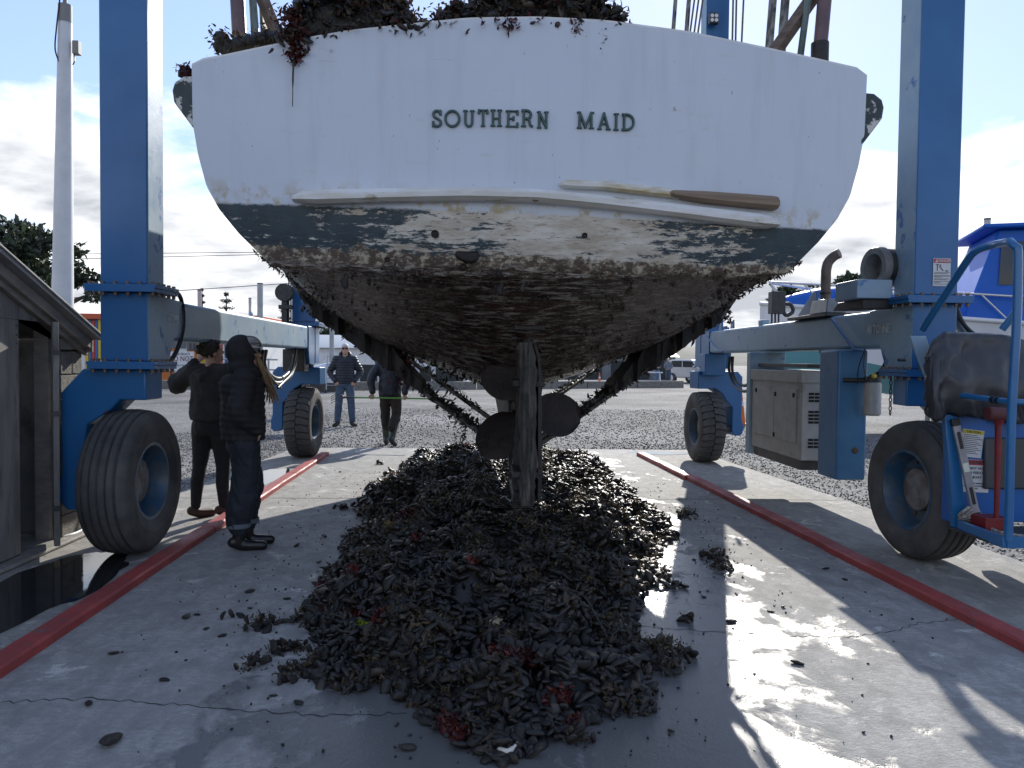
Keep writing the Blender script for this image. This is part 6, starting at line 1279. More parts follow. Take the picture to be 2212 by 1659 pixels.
# platform edge: angle iron running back to the wheel, then across the front
f0 = PG(2071, 1133, 0.41); f1 = PG(2170, 1172, 0.41)
def angle(p, q, h=0.07, t=0.012):
    p, q = np.array(p), np.array(q); d = (q-p)/np.linalg.norm(q-p); n = np.cross(d, (0, 0, 1)); V = []
    for b in (p, q): V += [b-n*t+A3(0, 0, -h/2), b+n*t+A3(0, 0, -h/2), b+n*t+A3(0, 0, h/2), b-n*t+A3(0, 0, h/2)]
    return MB().add(V, [(0, 1, 2, 3)[::-1], (4, 5, 6, 7), (0, 1, 5, 4), (1, 2, 6, 5), (2, 3, 7, 6), (3, 0, 4, 7)][::1]).build('platform_edge', TUBEB, hoist, bevel=0.004)
angle(f0, f1); angle(f1+A3(0.01, 0.0, 0), (f1[0]+1.1, f1[1]+0.02, 0.41))
MB().box((f1[0], f1[1]+0.02, 0.372), (f1[0]+1.1, yP-0.002, 0.384)).build('platform_floor', DARK, hoist)
# sloping plate between console and edge
q0, q1 = PY(2052, 895, yP-0.02), PY(2072, 1138, yP-0.02)
V = []; 
for q, w in ((q0, 0.055), (q1, 0.055)): V += [(q[0]-w, yP-0.05, q[2]), (q[0]+w*.6, yP-0.05, q[2]), (q[0]+w*.6, yP-0.004, q[2]), (q[0]-w, yP-0.004, q[2])]
MB().add(V, [(0, 1, 2, 3), (7, 6, 5, 4), (0, 4, 5, 1), (1, 5, 6, 2), (2, 6, 7, 3), (3, 7, 4, 0)]).build('corner_plate', TUBEB, hoist, bevel=0.004)
q0, q1 = PY(1955, 735, 5.6), PY(2040, 900, 5.5)
MB().prism([(q0[0]-0.02, q0[2]+0.03), (q0[0]+0.10, q0[2]+0.03), (q1[0]+0.06, q1[2]), (q1[0]-0.02, q1[2])], 5.50, 5.53, 'y').build('stay_plate', FADED, hoist, bevel=0.004)
# hand rails
yR = f1[1]
top = [PY(1993, 712, 5.66), PY(2040, 640, 5.42), PY(2090, 562, 5.15), PY(2112, 540, 5.06), PY(2150, 528, 4.92), PY(2182, 522, yR+0.05)]
rail = bez(top, 16)+bez([PY(2192, 532, yR+.01), PY(2199, 550, yR), PY(2196, 700, yR), PY(2185, 900, yR), PY(2178, 1168, yR)], 14)
tube_part(rail, 0.026)
g0_, g1_ = PY(2062, 852, yP-.06), PY(2182, 868, yR+0.02); tube_part([g0_, g1_, g1_+A3(0.8, 0.0, -0.01)], 0.019)
for k in (0.72, 0.80): c_ = g0_+(g1_-g0_)*k; d_ = (g1_-g0_)/np.linalg.norm(g1_-g0_); MB().tube([c_-d_*.008, c_+d_*.008], 0.026, 12).build('cable_tie', HOSE, hoist, smooth=50)
tube_part([PY(2165, 712, 5.2), PY(2212, 650, 5.1), PY(2260, 590, 5.0)], 0.024)
# tarpaulin over the controls
TARP = pmat('black_vinyl', (0.034, 0.036, 0.042), (0.05, 0.05, 0.053), 3, 0.4, 0.65, rough=0.36, rough2=0.5, bump=0.15, bscale=12)
sx = [1997, 2014, 2040, 2080, 2130, 2180, 2240, 2320]; tops = [772, 735, 716, 718, 720, 724, 745, 770]; bots = [885, 912, 896, 900, 906, 914, 918, 920]
V = []; nS, nT = 48, 26
for i in range(nS):
    s = i/(nS-1); X_ = np.interp(s, np.linspace(0, 1, 8), sx); tp = np.interp(s, np.linspace(0, 1, 8), tops); bt = np.interp(s, np.linspace(0, 1, 8), bots)
    for j in range(nT):
        t_ = j/(nT-1)
        if t_ < 0.7:
            f_ = t_/0.7; yv = 5.09-0.08*math.sin(math.pi*min(1, f_*1.15))*min(1, s*6+.2)+0.10*f_; p = PY(X_, bt+(tp-bt)*f_, yv); zz = p[2]; xx = p[0]
            fold = 0.075*abs(vnoise(np.array([s*5+f_*1.6]), np.array([f_*1.9-s*3]), 12, 2, .7)[0])-.03+0.03*math.sin(s*24+f_*4)*(1-f_)**1.2
            V.append((xx, yv+fold, zz+0.012*vnoise(np.array([s*9]), np.array([f_*3]), 4, 2, .5)[0]))
        else:
            f_ = (t_-0.7)/0.3; p = PY(X_, tp, 5.19); V.append((PY(X_, tp, 5.19+0.5*f_)[0]+0.02*f_, 5.19+0.5*f_, p[2]-0.05*math.sin(s*7)*f_*0.4-0.10*f_*f_))
o = MB().grid(V, nS, nT).build('control_cover', TARP, hoist, smooth=180); so = o.modifiers.new('solid', 'SOLIDIFY'); so.thickness = 0.004
# notices on the console
yS = yP-0.004
def notice(name, px, header, w, h, rz, label):
    c = PY(*px, yS); M0 = facing((c[0], yS, c[2])) @ Matrix.Rotation(rz, 4, 'Z'); sg = plate(name, (0, 0), w, h, PAPER, hoist, M0); tag(sg, label)
    sub(plate('sign_header', (0, h/2-header[1]/2-0.002), w*.97, header[1], header[0], None, M0, .0035, .001), sg); return sg, M0
sg, M0 = notice('caution_notice', (2099, 958), (SYEL, .026), .155, .19, R(-6), 'white notice sheet with a yellow heading')
sub(text_mesh('CAUTION', .022, INK, 'heading', None, M0 @ Matrix.Translation((0, .08, .0052))), sg)
ln = MB()
for k in range(11): ln.box((-.066, .055-k*.0125, .0035), (-.066+.132*(.75+.25*((k*7) % 3)/2), .055-k*.0125+.004, .0042), M0)
tag(sub(ln.build('small_print', INK, None), sg), kind='stuff')
sg, M0 = notice('warning_notice', (2105, 1028), (SRED, .036), .205, .225, R(-2), 'white warning notice with a red heading')
sub(text_mesh('WARNING', .036, INK, 'heading', None, M0 @ Matrix.Translation((.005, .0925, .0052))), sg)
for k, tx in enumerate(('DO NOT HOIST', 'WITH PERSONS', 'IN BOAT')): sub(text_mesh(tx, .026, INK, 'lettering', None, M0 @ Matrix.Translation((0, .052-k*.031, .004)), xs=.92), sg)
for k, tx in enumerate(('HOIST IS NOT DESIGNED', 'FOR LIFTING OR MOVING', 'PERSONS')): sub(text_mesh(tx, .0135, INK, 'lettering', None, M0 @ Matrix.Translation((0, -.052-k*.018, .004)), xs=.95), sg)
a, b_ = PY(2124, 945, yS), PY(2300, 1056, yS); MB().box((a[0], yS-.03, b_[2]), (b_[0], yS+.002, a[2])).build('instrument_panel', pmat('panel_grey', (0.045, 0.048, 0.055), rough=0.4), hoist, bevel=0.012)
# things kept on the platform
lv = thing('spirit_level', 'grey spirit level leaning against the warning notices', 'level', PG(2112, 1128, 0.41)); l0, l1 = PY(2110, 1122, 5.02), PY(2062, 905, 5.08); d_ = l1-l0; ln_ = np.linalg.norm(d_)
u_ = d_/ln_; s_ = np.cross(u_, (0, 1, 0)); s_ /= np.linalg.norm(s_); w_ = np.cross(s_, u_); LM = np.eye(4); LM[:3, 0], LM[:3, 1], LM[:3, 2], LM[:3, 3] = s_, u_, w_, l0; LM = Matrix(LM.tolist())
ALU = pmat('level_grey', (0.30, 0.30, 0.32), (0.22, 0.22, 0.24), 6, rough=0.4, metal=0.4)
MB().box((-.026, 0, -.011), (.026, ln_, .011), LM).build('level_body', ALU, lv, bevel=.003)
for k in (0.0, 0.93): MB().box((-.028, ln_*k, -.013), (.028, ln_*(k+.07), .013), LM).build('end_cap', HOSE, lv, bevel=.003)
MB().box((-.020, ln_*.47, -.0145), (.020, ln_*.56, .0145), LM).build('vial', pmat('vial_clear', (0.62, 0.66, 0.55), rough=.15), lv, bevel=.003)
for k in (.15, .70): MB().box((-.012, ln_*k, -.0125), (.012, ln_*(k+.17), .0125), LM).build('slot', HOSE, lv)
rt_ = thing('red_prop_stand', 'red steel stand with a padded T-shaped top', 'stand', PG(2150, 1145, .41)); b0, b1 = PY(2152, 1140, 4.88), PY(2157, 905, 4.88)
MB().tube([b0, b1], [.016, .021], 12).build('shaft', RED, rt_, smooth=50); MB().tube([PY(2132, 893, 4.88), PY(2184, 897, 4.88)], .048, 14).build('pad', pmat('red_rubber', (0.10, 0.025, 0.028), rough=.6), rt_, smooth=50, bevel=.01); MB().tube([b1+A3(0, 0, -.04), b1+A3(0, 0, .03)], [.022, .045], 12).build('socket', RED, rt_, smooth=50)
q0 = PY(2100, 1112, 5.0); MB().box((q0[0], 4.86, .384), (q0[0]+.17, 5.02, q0[2]+.005)).build('foot_box', RED, rt_, bevel=.005)
ROPE = pmat('braided_rope', (0.42, 0.40, 0.36), (0.20, 0.19, 0.18), 60, rough=.8, bump=.5, bscale=160)
rp = thing('mooring_rope', 'pale braided rope knotted and tucked along the platform edge', 'rope', PG(2090, 1130, .41))
kc = PY(2088, 1108, 5.07)
for k in range(4):
    ph = k*1.3; P_ = [kc+A3(.055*math.cos(a)+.010*k, -.02+.03*math.sin(a*2+ph), .045*math.sin(a+ph)) for a in np.linspace(0, 5.6, 22)]; MB().tube(P_, .011, 8).build('rope_turn', ROPE, rp, smooth=60)
for k in range(3): MB().tube(bez([kc+A3(.03, -.01, -.01-.012*k), PY(2118, 1128+4*k, 4.96), PY(2150, 1146+4*k, 4.84), PY(2172, 1152+4*k, 4.79), PY(2215, 1158+5*k, 4.79), PY(2260, 1152+5*k, 4.80)], 26), .011, 8).build('rope_strand', ROPE, rp, smooth=60)
MB().tube(bez([kc+A3(-.03, 0, -.03), PY(2076, 1128, 5.12), PY(2070, 1145, 5.12)], 8), .007, 6).build('rope_tail', ROPE, rp)
# hose bundle and chain behind the leg, dark clutter on the platform
loopy = bez([PY(2062, 670, 6.3), PY(2068, 700, 6.2), PY(2090, 730, 6.0), PY(2115, 745, 5.9)], 14); MB().tube(loopy, .028, 9).build('hydraulic_hose', HOSE, hoist, smooth=60)
MB().tube(bez([PY(2058, 560, 6.3), PY(2062, 640, 6.3), PY(2075, 690, 6.2), PY(2100, 720, 6.1), PY(2135, 735, 6.0)], 14), .02, 9).build('hydraulic_hose', HOSE, hoist, smooth=60)
cq = PY(1925, 812, 6.30)
for k in range(9):
    z = cq[2]-.02-.036*k; MB().tube([(cq[0]+(.011*math.cos(a) if k % 2 else 0), 6.30+(0 if k % 2 else .011*math.cos(a)), z+.022*math.sin(a)) for a in np.linspace(0, 2*math.pi, 11)], .0045, 5).build('chain_link', DARK, hoist, smooth=60)
bq = PY(1900, 770, 5.83); MB().tube([(3.22, 5.82, 1.53), (3.28, 5.83, 1.53)], .012, 8).build('limit_pin', DARK, hoist)

# ------------------------------------------------------------------ timber and block shed on the left
XW = -3.36
PLY = pmat('weathered_ply', (0.17, 0.16, 0.15), (0.25, 0.235, 0.215), 4, rough=.8, bump=.3, bscale=30, stretch=(1, 3, .5), c3=(.09, .085, .08), scale3=3, lo3=.55, hi3=.7)
BOARD = pmat('weathered_board', (0.26, 0.235, 0.21), (0.19, 0.17, 0.15), 6, rough=.8, bump=.4, bscale=20, stretch=(1, .6, 2)); BLOCK = pmat('concrete_block', (0.23, 0.215, 0.19), (0.16, 0.15, 0.135), 7, rough=.9, bump=.7, bscale=60, c3=(.08, .075, .07), scale3=9, lo3=.58, hi3=.66); ROOF = pmat('roof_sheet', (0.24, 0.235, 0.235), (0.17, 0.165, 0.16), 4, rough=.6, bump=.2)
MORT = pmat('mortar', (0.15, 0.145, 0.135), rough=.95, bump=.4, bscale=90)
shed = thing('timber_shed', 'small grey plywood and block shed with its door ajar', 'shed', (XW-1.0, 5.8, 0))
def W(x, y): return PX(x, y, XW)
yo0, yo1, yend = W(43, 900)[1], W(118, 900)[1], W(178, 900)[1]
r0_, r1_ = PX(0, 548, XW+.12), PX(210, 730, XW+.12); sl = (r1_[2]-r0_[2])/(r1_[1]-r0_[1]); ridge_y = 4.0
def rz(y, dz=0): return r1_[2]+sl*(y-r1_[1])+dz
hd0 = W(0, 687)[2]; hd1 = W(118, 698)[2]
MB().prism([(ridge_y, 0.04), (yo0-.004, 0.04), (yo0-.004, hd0), (ridge_y, hd0+.02)], XW-.04, XW, 'x').build('wall_panel', PLY, shed, bevel=.003)
MB().prism([(ridge_y, hd0+.021), (yo0, hd0+.002), (yo1, hd1), (yend, hd1-.20), (yend, rz(yend, -.14)), (ridge_y, rz(ridge_y, -.14))], XW-.035, XW-.002, 'x').build('gable_panel', PLY, shed)
for (yy_, zz_) in ((yo0-.035, W(43, 705)[2]), (yo0-.035, W(43, 724)[2]), (yo0-.035, W(43, 742)[2])): MB().cyl((XW-.002, yy_, zz_), (XW+.004, yy_, zz_), .007, n=8).build('screw', BOLT, shed)
MB().box((XW-.16, yo1+.002, .03), (XW-.045, yo1+.09, hd1-.003)).build('door_jamb', BOARD, shed, bevel=.004)
# door leaf standing ajar
e0 = PG(124, 1180, .09); dr = thing; hx_, hy_ = XW+.005, yo1-.01
dv = A3(e0[0]-hx_, e0[1]-hy_, 0); dl = np.linalg.norm(dv); dv /= dl; dn = A3(-dv[1], dv[0], 0); DM = np.eye(4); DM[:3, 0], DM[:3, 1], DM[:3, 3] = dv, dn, (hx_, hy_, 0); DM = Matrix(DM.tolist())
dro = MB().box((0, -.02, .09), (dl, .02, hd1-.01), DM).build('door', PLY, shed, bevel=.003)
for z in (.35, 1.05, 1.5): k_ = MB().box((dl-.05, -.028, z), (dl+.003, .028, z+.04), DM).build('door_hardware', DARK, None); k_.parent = dro
# blocks
rows = [.0, .19, .38, .57, .76, .95, 1.14, 1.33]; zb0 = .02; hb = (hd1-.22-zb0)/len(rows); yb0 = yo1+.095
MB().box((XW-.20, yb0+.01, zb0), (XW-.012, yend-.008, zb0+hb*len(rows)-.004)).build('mortar_core', MORT, shed)
for k in range(len(rows)):
    cut = yb0+(yend-yb0)*(.52 if k % 2 else 1.0)
    for (a, b_) in ([(yb0, cut-.004), (cut+.004, yend)] if k % 2 else [(yb0, yend)]): MB().box((XW-.20+.004, a, zb0+k*hb+.004), (XW, b_, zb0+(k+1)*hb-.004)).build('block', BLOCK, shed, bevel=.006)
MB().box((XW-.03, yb0-.02, hd1-.205), (XW+.012, yend+.02, hd1-.12)).build('beam_end', BOARD, shed, bevel=.004)
for x_, nm in ((XW-2.6, 'wall_panel'),): MB().box((x_, ridge_y, .02), (x_+.04, yend, 1.6)).build(nm, PLY, shed)
MB().box((XW-2.6, yend-.10, .02), (XW-.205, yend-.03, 1.6)).build('wall_panel', PLY, shed)
# floor slab step and inner timber
MB().prism([(ridge_y, .0), (yend+.05, .0), (yend+.05, .03), (ridge_y, .03)], XW-2.6, XW+.10, 'x').build('step', CONC_OUT, shed, bevel=.01)
MB().tube([(XW-.35, yo0+.02, .1), (XW-.22, yo1-.12, 1.25)], .022, 6).build('loose_batten', pmat('pale_batten', (0.30, 0.20, 0.12), rough=.8), shed)
for k, yv in enumerate((yo1-.10, yo1-.03)): MB().box((XW-.6+.1*k, yv, .03), (XW-.55+.1*k, yv+.06, 1.55)).build('stud', BOARD, shed)
# roof: sheet, barge board and fascia
yE_ = r1_[1]
for (dz0, dz1, x0_, x1_, nm, mt) in ((-.02, .012, XW-2.8, XW+.16, 'roof_sheet', ROOF), (-.105, -.022, XW+.045, XW+.085, 'barge_board', BOARD), (-.15, -.075, XW+.003, XW+.043, 'barge_board', BOARD)):
    MB().prism([(ridge_y, rz(ridge_y, dz0)), (yE_, rz(yE_, dz0)), (yE_, rz(yE_, dz1)), (ridge_y, rz(ridge_y, dz1))], x0_, x1_, 'x').build(nm, mt, shed, bevel=.004)
MB().prism([(ridge_y, rz(ridge_y, .012)), (yE_+.02, rz(yE_+.02, .012)), (yE_+.02, rz(yE_+.02, .03)), (ridge_y, rz(ridge_y, .03))], XW+.10, XW+.17, 'x').build('roof_flashing', ROOF, shed, bevel=.004)
MB().box((XW-2.7, yE_-.03, rz(yE_, -.12)), (XW+.09, yE_, rz(yE_, -.022))).build('fascia', BOARD, shed, bevel=.004)
MB().box((XW-2.6, ridge_y-1.2, .02), (XW, ridge_y-.005, rz(ridge_y)-.2)).build('wall_panel', PLY, shed)
hz0 = PG(150, 1152, .04); tag(MB().tube(bez([PG(135, 1160, .03), PG(155, 1155, .03), PG(172, 1148, .03), PG(181, 1138, .05)], 10), .014, 8).build('white_hose', WHITE, smooth=60), 'short white water hose at the foot of the shed', 'hose')
# ------------------------------------------------------------------ pole
yp = 13.5; pb, pt = PY(135, 680, yp), PY(141, 50, yp); px_ = pb[0]
pole = thing('lamp_pole', 'tall tapered white concrete pole behind the shed', 'pole', (px_, yp, 0)); PW_ = pmat('pole_white', (0.66, 0.67, 0.68), (0.58, 0.59, 0.60), 2, rough=.55, bump=.1)
MB().tube([(px_, yp, -.05), (px_, yp, pb[2]), (pt[0], yp, pt[2])], [.195, .172, .108], 28).build('shaft', PW_, pole, smooth=60)
MB().tube([(pt[0], yp, pt[2]-.03), (pt[0], yp, pt[2]+.30)], .108, 20).build('collar', pmat('pole_grey', (.22, .22, .21), rough=.6), pole, smooth=40); MB().tube([(pt[0], yp, pt[2]+.3), (pt[0], yp, pt[2]+3)], .035, 10).build('mast', MATS['pole_grey'], pole)
bq = PY(165, 104, yp); MB().box((bq[0]-.045, yp-.06, bq[2]-.11), (bq[0]+.06, yp+.06, bq[2]+.11)).build('switch_box', MATS['pole_grey'], pole, bevel=.008)
MB().tube(bez([PY(130, -10, yp-.1), PY(122, 60, yp-.12), PY(119, 105, yp-.12), PY(127, 133, yp-.1)], 14), .012, 6).build('cable', HOSE, pole); MB().tube(bez([PY(160, 117, yp), PY(161, 132, yp-.1), PY(157, 140, yp-.1)], 8), .010, 6).build('cable', HOSE, pole)

# ------------------------------------------------------------------ trees
LEAFD = pmat('leaf_dark', (0.045, 0.062, 0.030), (0.022, 0.034, 0.018), 1.2, rough=.45, island=.55, trans=.22); LEAFP = pmat('leaf_pine', (0.022, 0.040, 0.026), (0.014, 0.026, 0.018), 1.5, rough=.6, island=.4); BARK = pmat('bark', (0.075, 0.06, 0.05), (0.045, 0.036, 0.03), 8, rough=.9, bump=.6, bscale=20)
leaf_v = np.array([(0, 0, 0), (.5, .22, .06), (1, 0, 0), (.5, -.22, .06)]); leaf_f = np.array([(0, 1, 2), (0, 2, 3)])
def broad_tree(base, lobes, n, leaf, label, trunk_h, trunk_r, name='broadleaf_tree', group=None, mat=None):
    t = thing(name, label, 'tree', base, group=group); rg = np.random.default_rng(int(abs(base[0]*91+base[1]*7)) % 9999); P_ = []; lob = np.array(lobes, float); wt = (lob[:, 3]*lob[:, 4])**1.0; wt /= wt.sum()
    k = rg.choice(len(lob), n, p=wt); d = rg.normal(size=(n, 3)); d /= np.linalg.norm(d, axis=1, keepdims=True); r = rg.random(n)**.33; L = lob[k]; P_ = L[:, :3]+d*np.stack([L[:, 3], L[:, 3], L[:, 4]], -1)*r[:, None]
    nz = vnoise(P_[:, 0]+P_[:, 1]*.6, P_[:, 2]+P_[:, 1]*.4, 5, 3, leaf*9); P_ = P_[(nz > -.22) | (r < .55)]
    v, f = scatter(leaf_v, leaf_f, P_, rand_rots(len(P_), rg), rg.uniform(leaf*.7, leaf*1.3, len(P_))); o = np_object('crown', v, f, mat or LEAFD, False); setp(o, t)
    b = MB(); top_ = A3(base[0], base[1], base[2]+trunk_h); limb(b, [A3(*base)-A3(0, 0, .3), A3(*base)+A3(.1*trunk_r, 0, trunk_h*.5), top_], [trunk_r*1.2, trunk_r, trunk_r*.7], 10)
    for l in lob: limb(b, [top_-A3(0, 0, trunk_h*.15), (top_+l[:3])/2+A3(0, 0, .1*l[4]), l[:3]+A3(0, 0, .3*l[4])], [trunk_r*.55, trunk_r*.35, trunk_r*.1], 7)
    b.build('trunk', BARK, t, smooth=60)
def lobes_px(lst, Y_): 
    out = []
    for (x, y, rx, rz_) in lst: p = PY(x, y, Y_+rng.uniform(-1, 1)); out.append((p[0], p[1], p[2], rx*Y_/1660, rz_*Y_/1660))
    return out
bt = PY(60, 770, 26); broad_tree((bt[0], 26, -.05), lobes_px([(70, 540, 75, 55), (150, 590, 60, 50), (10, 560, 80, 65), (-60, 580, 90, 80), (110, 520, 55, 35), (190, 605, 45, 40), (60, 610, 80, 45), (160, 548, 45, 38), (200, 640, 30, 22), (110, 610, 70, 45), (30, 515, 60, 40)], 26), 19000, .24, 'broad dark evergreen tree behind the white pole', 2.6, .32)
bt = PY(745, 780, 62); broad_tree((bt[0], 62, -.05), lobes_px([(720, 735, 34, 32), (765, 740, 36, 28), (690, 745, 22, 22), (810, 750, 40, 26)], 62), 4500, .42, 'rounded green tree beyond the long white shed', 1.6, .25)
for (x, y, Y_, rx, rz_, lab) in ((1840, 612, 60, 34, 20, 'dark tree beyond the blue and white boat, beside the winch'), (1700, 640, 60, 26, 22, 'dark tree beyond the bow rail of the blue and white boat'), (1770, 640, 66, 50, 26, 'dark tree behind the blue foredeck of the boat'), (1900, 640, 60, 60, 40, 'wide dark tree behind the winch drum')):
    p = PY(x, 780, Y_); broad_tree((p[0], Y_, -.05), lobes_px([(x, y, rx, rz_), (x+20, y+14, rx, rz_), (x-18, y+16, rx*.9, rz_)], Y_), 2500, .40, lab, 3.2, .25)
def pine(px, ytop, Y_, wpx, label, tiers=9, low=690):
    b0 = PY(px, 775, Y_); tp = PY(px, ytop, Y_); t = thing('pine_tree', label, 'tree', (b0[0], Y_, -.05)); H_ = tp[2]; w = wpx*Y_/1660
    MB().tube([(b0[0], Y_, -.1), (b0[0], Y_, H_*.6), (b0[0], Y_, H_)], [.22, .14, .02], 8).build('trunk', BARK, t, smooth=60); P_ = []; rg = np.random.default_rng(px)
    for k in range(tiers):
        f_ = k/(tiers-1); z = H_*(.45+.53*f_); rr = w*(1-f_)**.8+.08*w
        for q in range(7):
            a = 2*math.pi*(q+.5*(k % 2))/7+rg.normal()*.15
            for s_ in np.linspace(.08, 1, 18): 
                for _ in range(2): P_.append((b0[0]+rr*s_*math.cos(a)+rg.normal()*.07*w*.5, Y_+rr*s_*math.sin(a)+rg.normal()*.05*w, z+rr*.18*s_*s_+rg.normal()*.04*w))
    P_ = np.array(P_); v, f = scatter(leaf_v, leaf_f, P_, rand_rots(len(P_), rg), rg.uniform(.10, .2, len(P_))*max(1, w*.6)); o = np_object('crown', v, f, LEAFP, False); setp(o, t)
pine(437, 622, 75, 11, 'slender young pine with whorled branches above the beam', 8); pine(489, 632, 70, 34, 'bushy dark pine with a thin leader above the beam', 7); pine(616, 640, 64, 22, 'small pine showing behind the fall block', 7)
# ------------------------------------------------------------------ far side of the yard
Yb = 46.0
HILL = pmat('hill_scrub', (0.07, 0.085, 0.06), (0.12, 0.12, 0.10), .06, rough=.9)
xs_ = np.linspace(-420, 420, 90); V = []
for x in xs_:
    h_ = 9+9*vnoise(np.array([x]), np.array([2.]), 8, 3, 90)[0]+(10*math.exp(-((x+70)/60)**2)); 
    for t_ in np.linspace(0, 1, 8): V.append((x, 320+90*t_, -1+h_*math.sin(t_*math.pi/2)))
tag(MB().grid(V, 90, 8, flip=True).build('hill', HILL, smooth=180), kind='structure')
hp = PY(716, 700, 325); hh = thing('hill_house', 'pale low house on the far hillside', 'house', (hp[0], 325, 0)); 
MB().box((hp[0]-9, 322, 0), (hp[0]+9, 330, hp[2]+1.2)).build('wall', WHITE, hh); MB().box((hp[0]-10, 321, hp[2]+1.21), (hp[0]+10, 331, hp[2]+2.0)).build('roof', pmat('roof_grey', (.25, .26, .27), rough=.7), hh)
for k in range(5): MB().box((hp[0]-8+k*3.4, 321.9, hp[2]-1.2), (hp[0]-5.8+k*3.4, 321.99, hp[2]+.4)).build('window', pmat('far_glass', (.08, .10, .12), rough=.15), hh)
# striped building
cb = thing('striped_building', 'low building with a red fascia and bright vertical panels', 'building', (-24, Yb, 0)); bx0, bx1 = PY(60, 770, Yb)[0], PY(558, 770, Yb)[0]
zt_ = PY(300, 690, Yb)[2]; MB().box((bx0, Yb+.1, -.05), (bx1, Yb+8, zt_)).build('wall', WHITE, cb); MB().box((bx0-.2, Yb-.25, zt_-.02), (bx1+.2, Yb+8.2, zt_+.30)).build('fascia', pmat('fascia_red', (.50, .085, .03), rough=.5), cb, bevel=.02)
C_ = {'y': pmat('panel_yellow', (.62, .44, .03), rough=.55), 'o': pmat('panel_orange', (.55, .16, .03), rough=.55), 'r': pmat('panel_red', (.48, .045, .03), rough=.55), 'b': pmat('panel_blue', (.04, .12, .34), rough=.55), 'p': pmat('panel_violet', (.26, .22, .52), rough=.55), 'w': WHITE, 'g': pmat('panel_grey_blue', (.34, .40, .46), rough=.55)}
seq = [(183, 190, 'y'), (192, 197, 'b'), (199, 204, 'r'), (206, 211, 'b'), (212, 217, 'y'), (218, 260, 'w'), (262, 330, 'o'), (345, 376, 'o'), (377, 404, 'w'), (405, 424, 'o'), (425, 446, 'y'), (447, 450, 'w'), (451, 460, 'o'), (461, 466, 'w'), (467, 473, 'b'), (474, 480, 'r'), (481, 485, 'w'), (486, 489, 'b'), (490, 520, 'p'), (521, 556, 'w')]
for (a, b_, c_) in seq:
    xa, xb = PY(a, 770, Yb)[0], PY(b_, 770, Yb)[0]; MB().box((xa, Yb+.02, .02), (xb, Yb+.098, zt_-.03)).build('panel', C_[c_], cb)
for (a, b_, y0_, y1_) in ((355, 402, 738, 752), (404, 428, 740, 757), (485, 500, 742, 768)):
    p0_, p1_ = PY(a, y1_, Yb), PY(b_, y0_, Yb); w_ = MB().box((p0_[0], Yb-.03, p0_[2]), (p1_[0], Yb+.019, p1_[2])).build('window', MATS['far_glass'], cb)
    for s_ in (.33, .66): k_ = MB().box((p0_[0]+(p1_[0]-p0_[0])*s_-.04, Yb-.05, p0_[2]), (p0_[0]+(p1_[0]-p0_[0])*s_+.04, Yb-.031, p1_[2])).build('mullion', DARK, None); k_.parent = w_
yb2 = Yb-1.2; c = PY(392, 780, yb2); sgn_ = thing('wharf_sign', 'white notice board with red lettering in front of the striped building', 'sign', (c[0], yb2, 0)); z_ = c[2]; Ms = facing((c[0], yb2, z_))
MB().box((-.72, -.55, 0), (.72, .55, .04), Ms).build('board', WHITE, sgn_); text_mesh('DO NOT', .42, RED, 'lettering', sgn_, Ms @ Matrix.Translation((0, .12, .045)), .003, xs=.8); text_mesh('WASH BOATS', .2, INK, 'lettering', sgn_, Ms @ Matrix.Translation((0, .40, .045)), .003, xs=.8); text_mesh('BEYOND THIS POINT', .12, INK, 'lettering', sgn_, Ms @ Matrix.Translation((0, -.25, .045)), .003, xs=.9)
for s_ in (-.6, .6): MB().box((c[0]+s_-.04, yb2+.005, -.05), (c[0]+s_+.04, yb2+.06, z_-.3)).build('post', DARK, sgn_)
# rail fence
GALV = pmat('galvanised', (.38, .40, .42), (.30, .32, .34), 3, rough=.45, metal=.4); yf_ = 40.0; rf = thing('pipe_fence', 'galvanised two-rail pipe fence before the striped building', 'fence', (PY(420, 800, yf_)[0], yf_, 0))
for py_ in (775, 797): MB().tube([PY(405, py_, yf_), PY(480, py_+.6, yf_), PY(600, py_+2, yf_)], .04, 8).build('rail', GALV, rf)
for px2 in (406, 460, 520, 580): a_ = PY(px2, 774, yf_); MB().tube([(a_[0], yf_, -.05), tuple(a_)], .05, 8).build('post', GALV, rf)
# low concrete wall round the far edge
yw = 37.0; x_a, x_b = PY(330, 830, yw)[0], PY(1520, 830, yw+4)[0]
lw = thing('low_wall', 'long low concrete edging wall across the far side of the yard', 'wall', ((x_a+x_b)/2, yw, 0)); seg_ = 9
for k in range(seg_):
    a_, b2 = x_a+(x_b-x_a)*k/seg_, x_a+(x_b-x_a)*(k+1)/seg_; ya, yb3 = yw+12*max(0, k-3)/seg_, yw+12*max(0, k-2)/seg_
    MB().prism([(a_+.02, ya), (b2-.02, yb3), (b2-.02, yb3+.4), (a_+.02, ya+.4)], -.06, .36, 'z').build('wall_section', BLOCK, lw, bevel=.02)
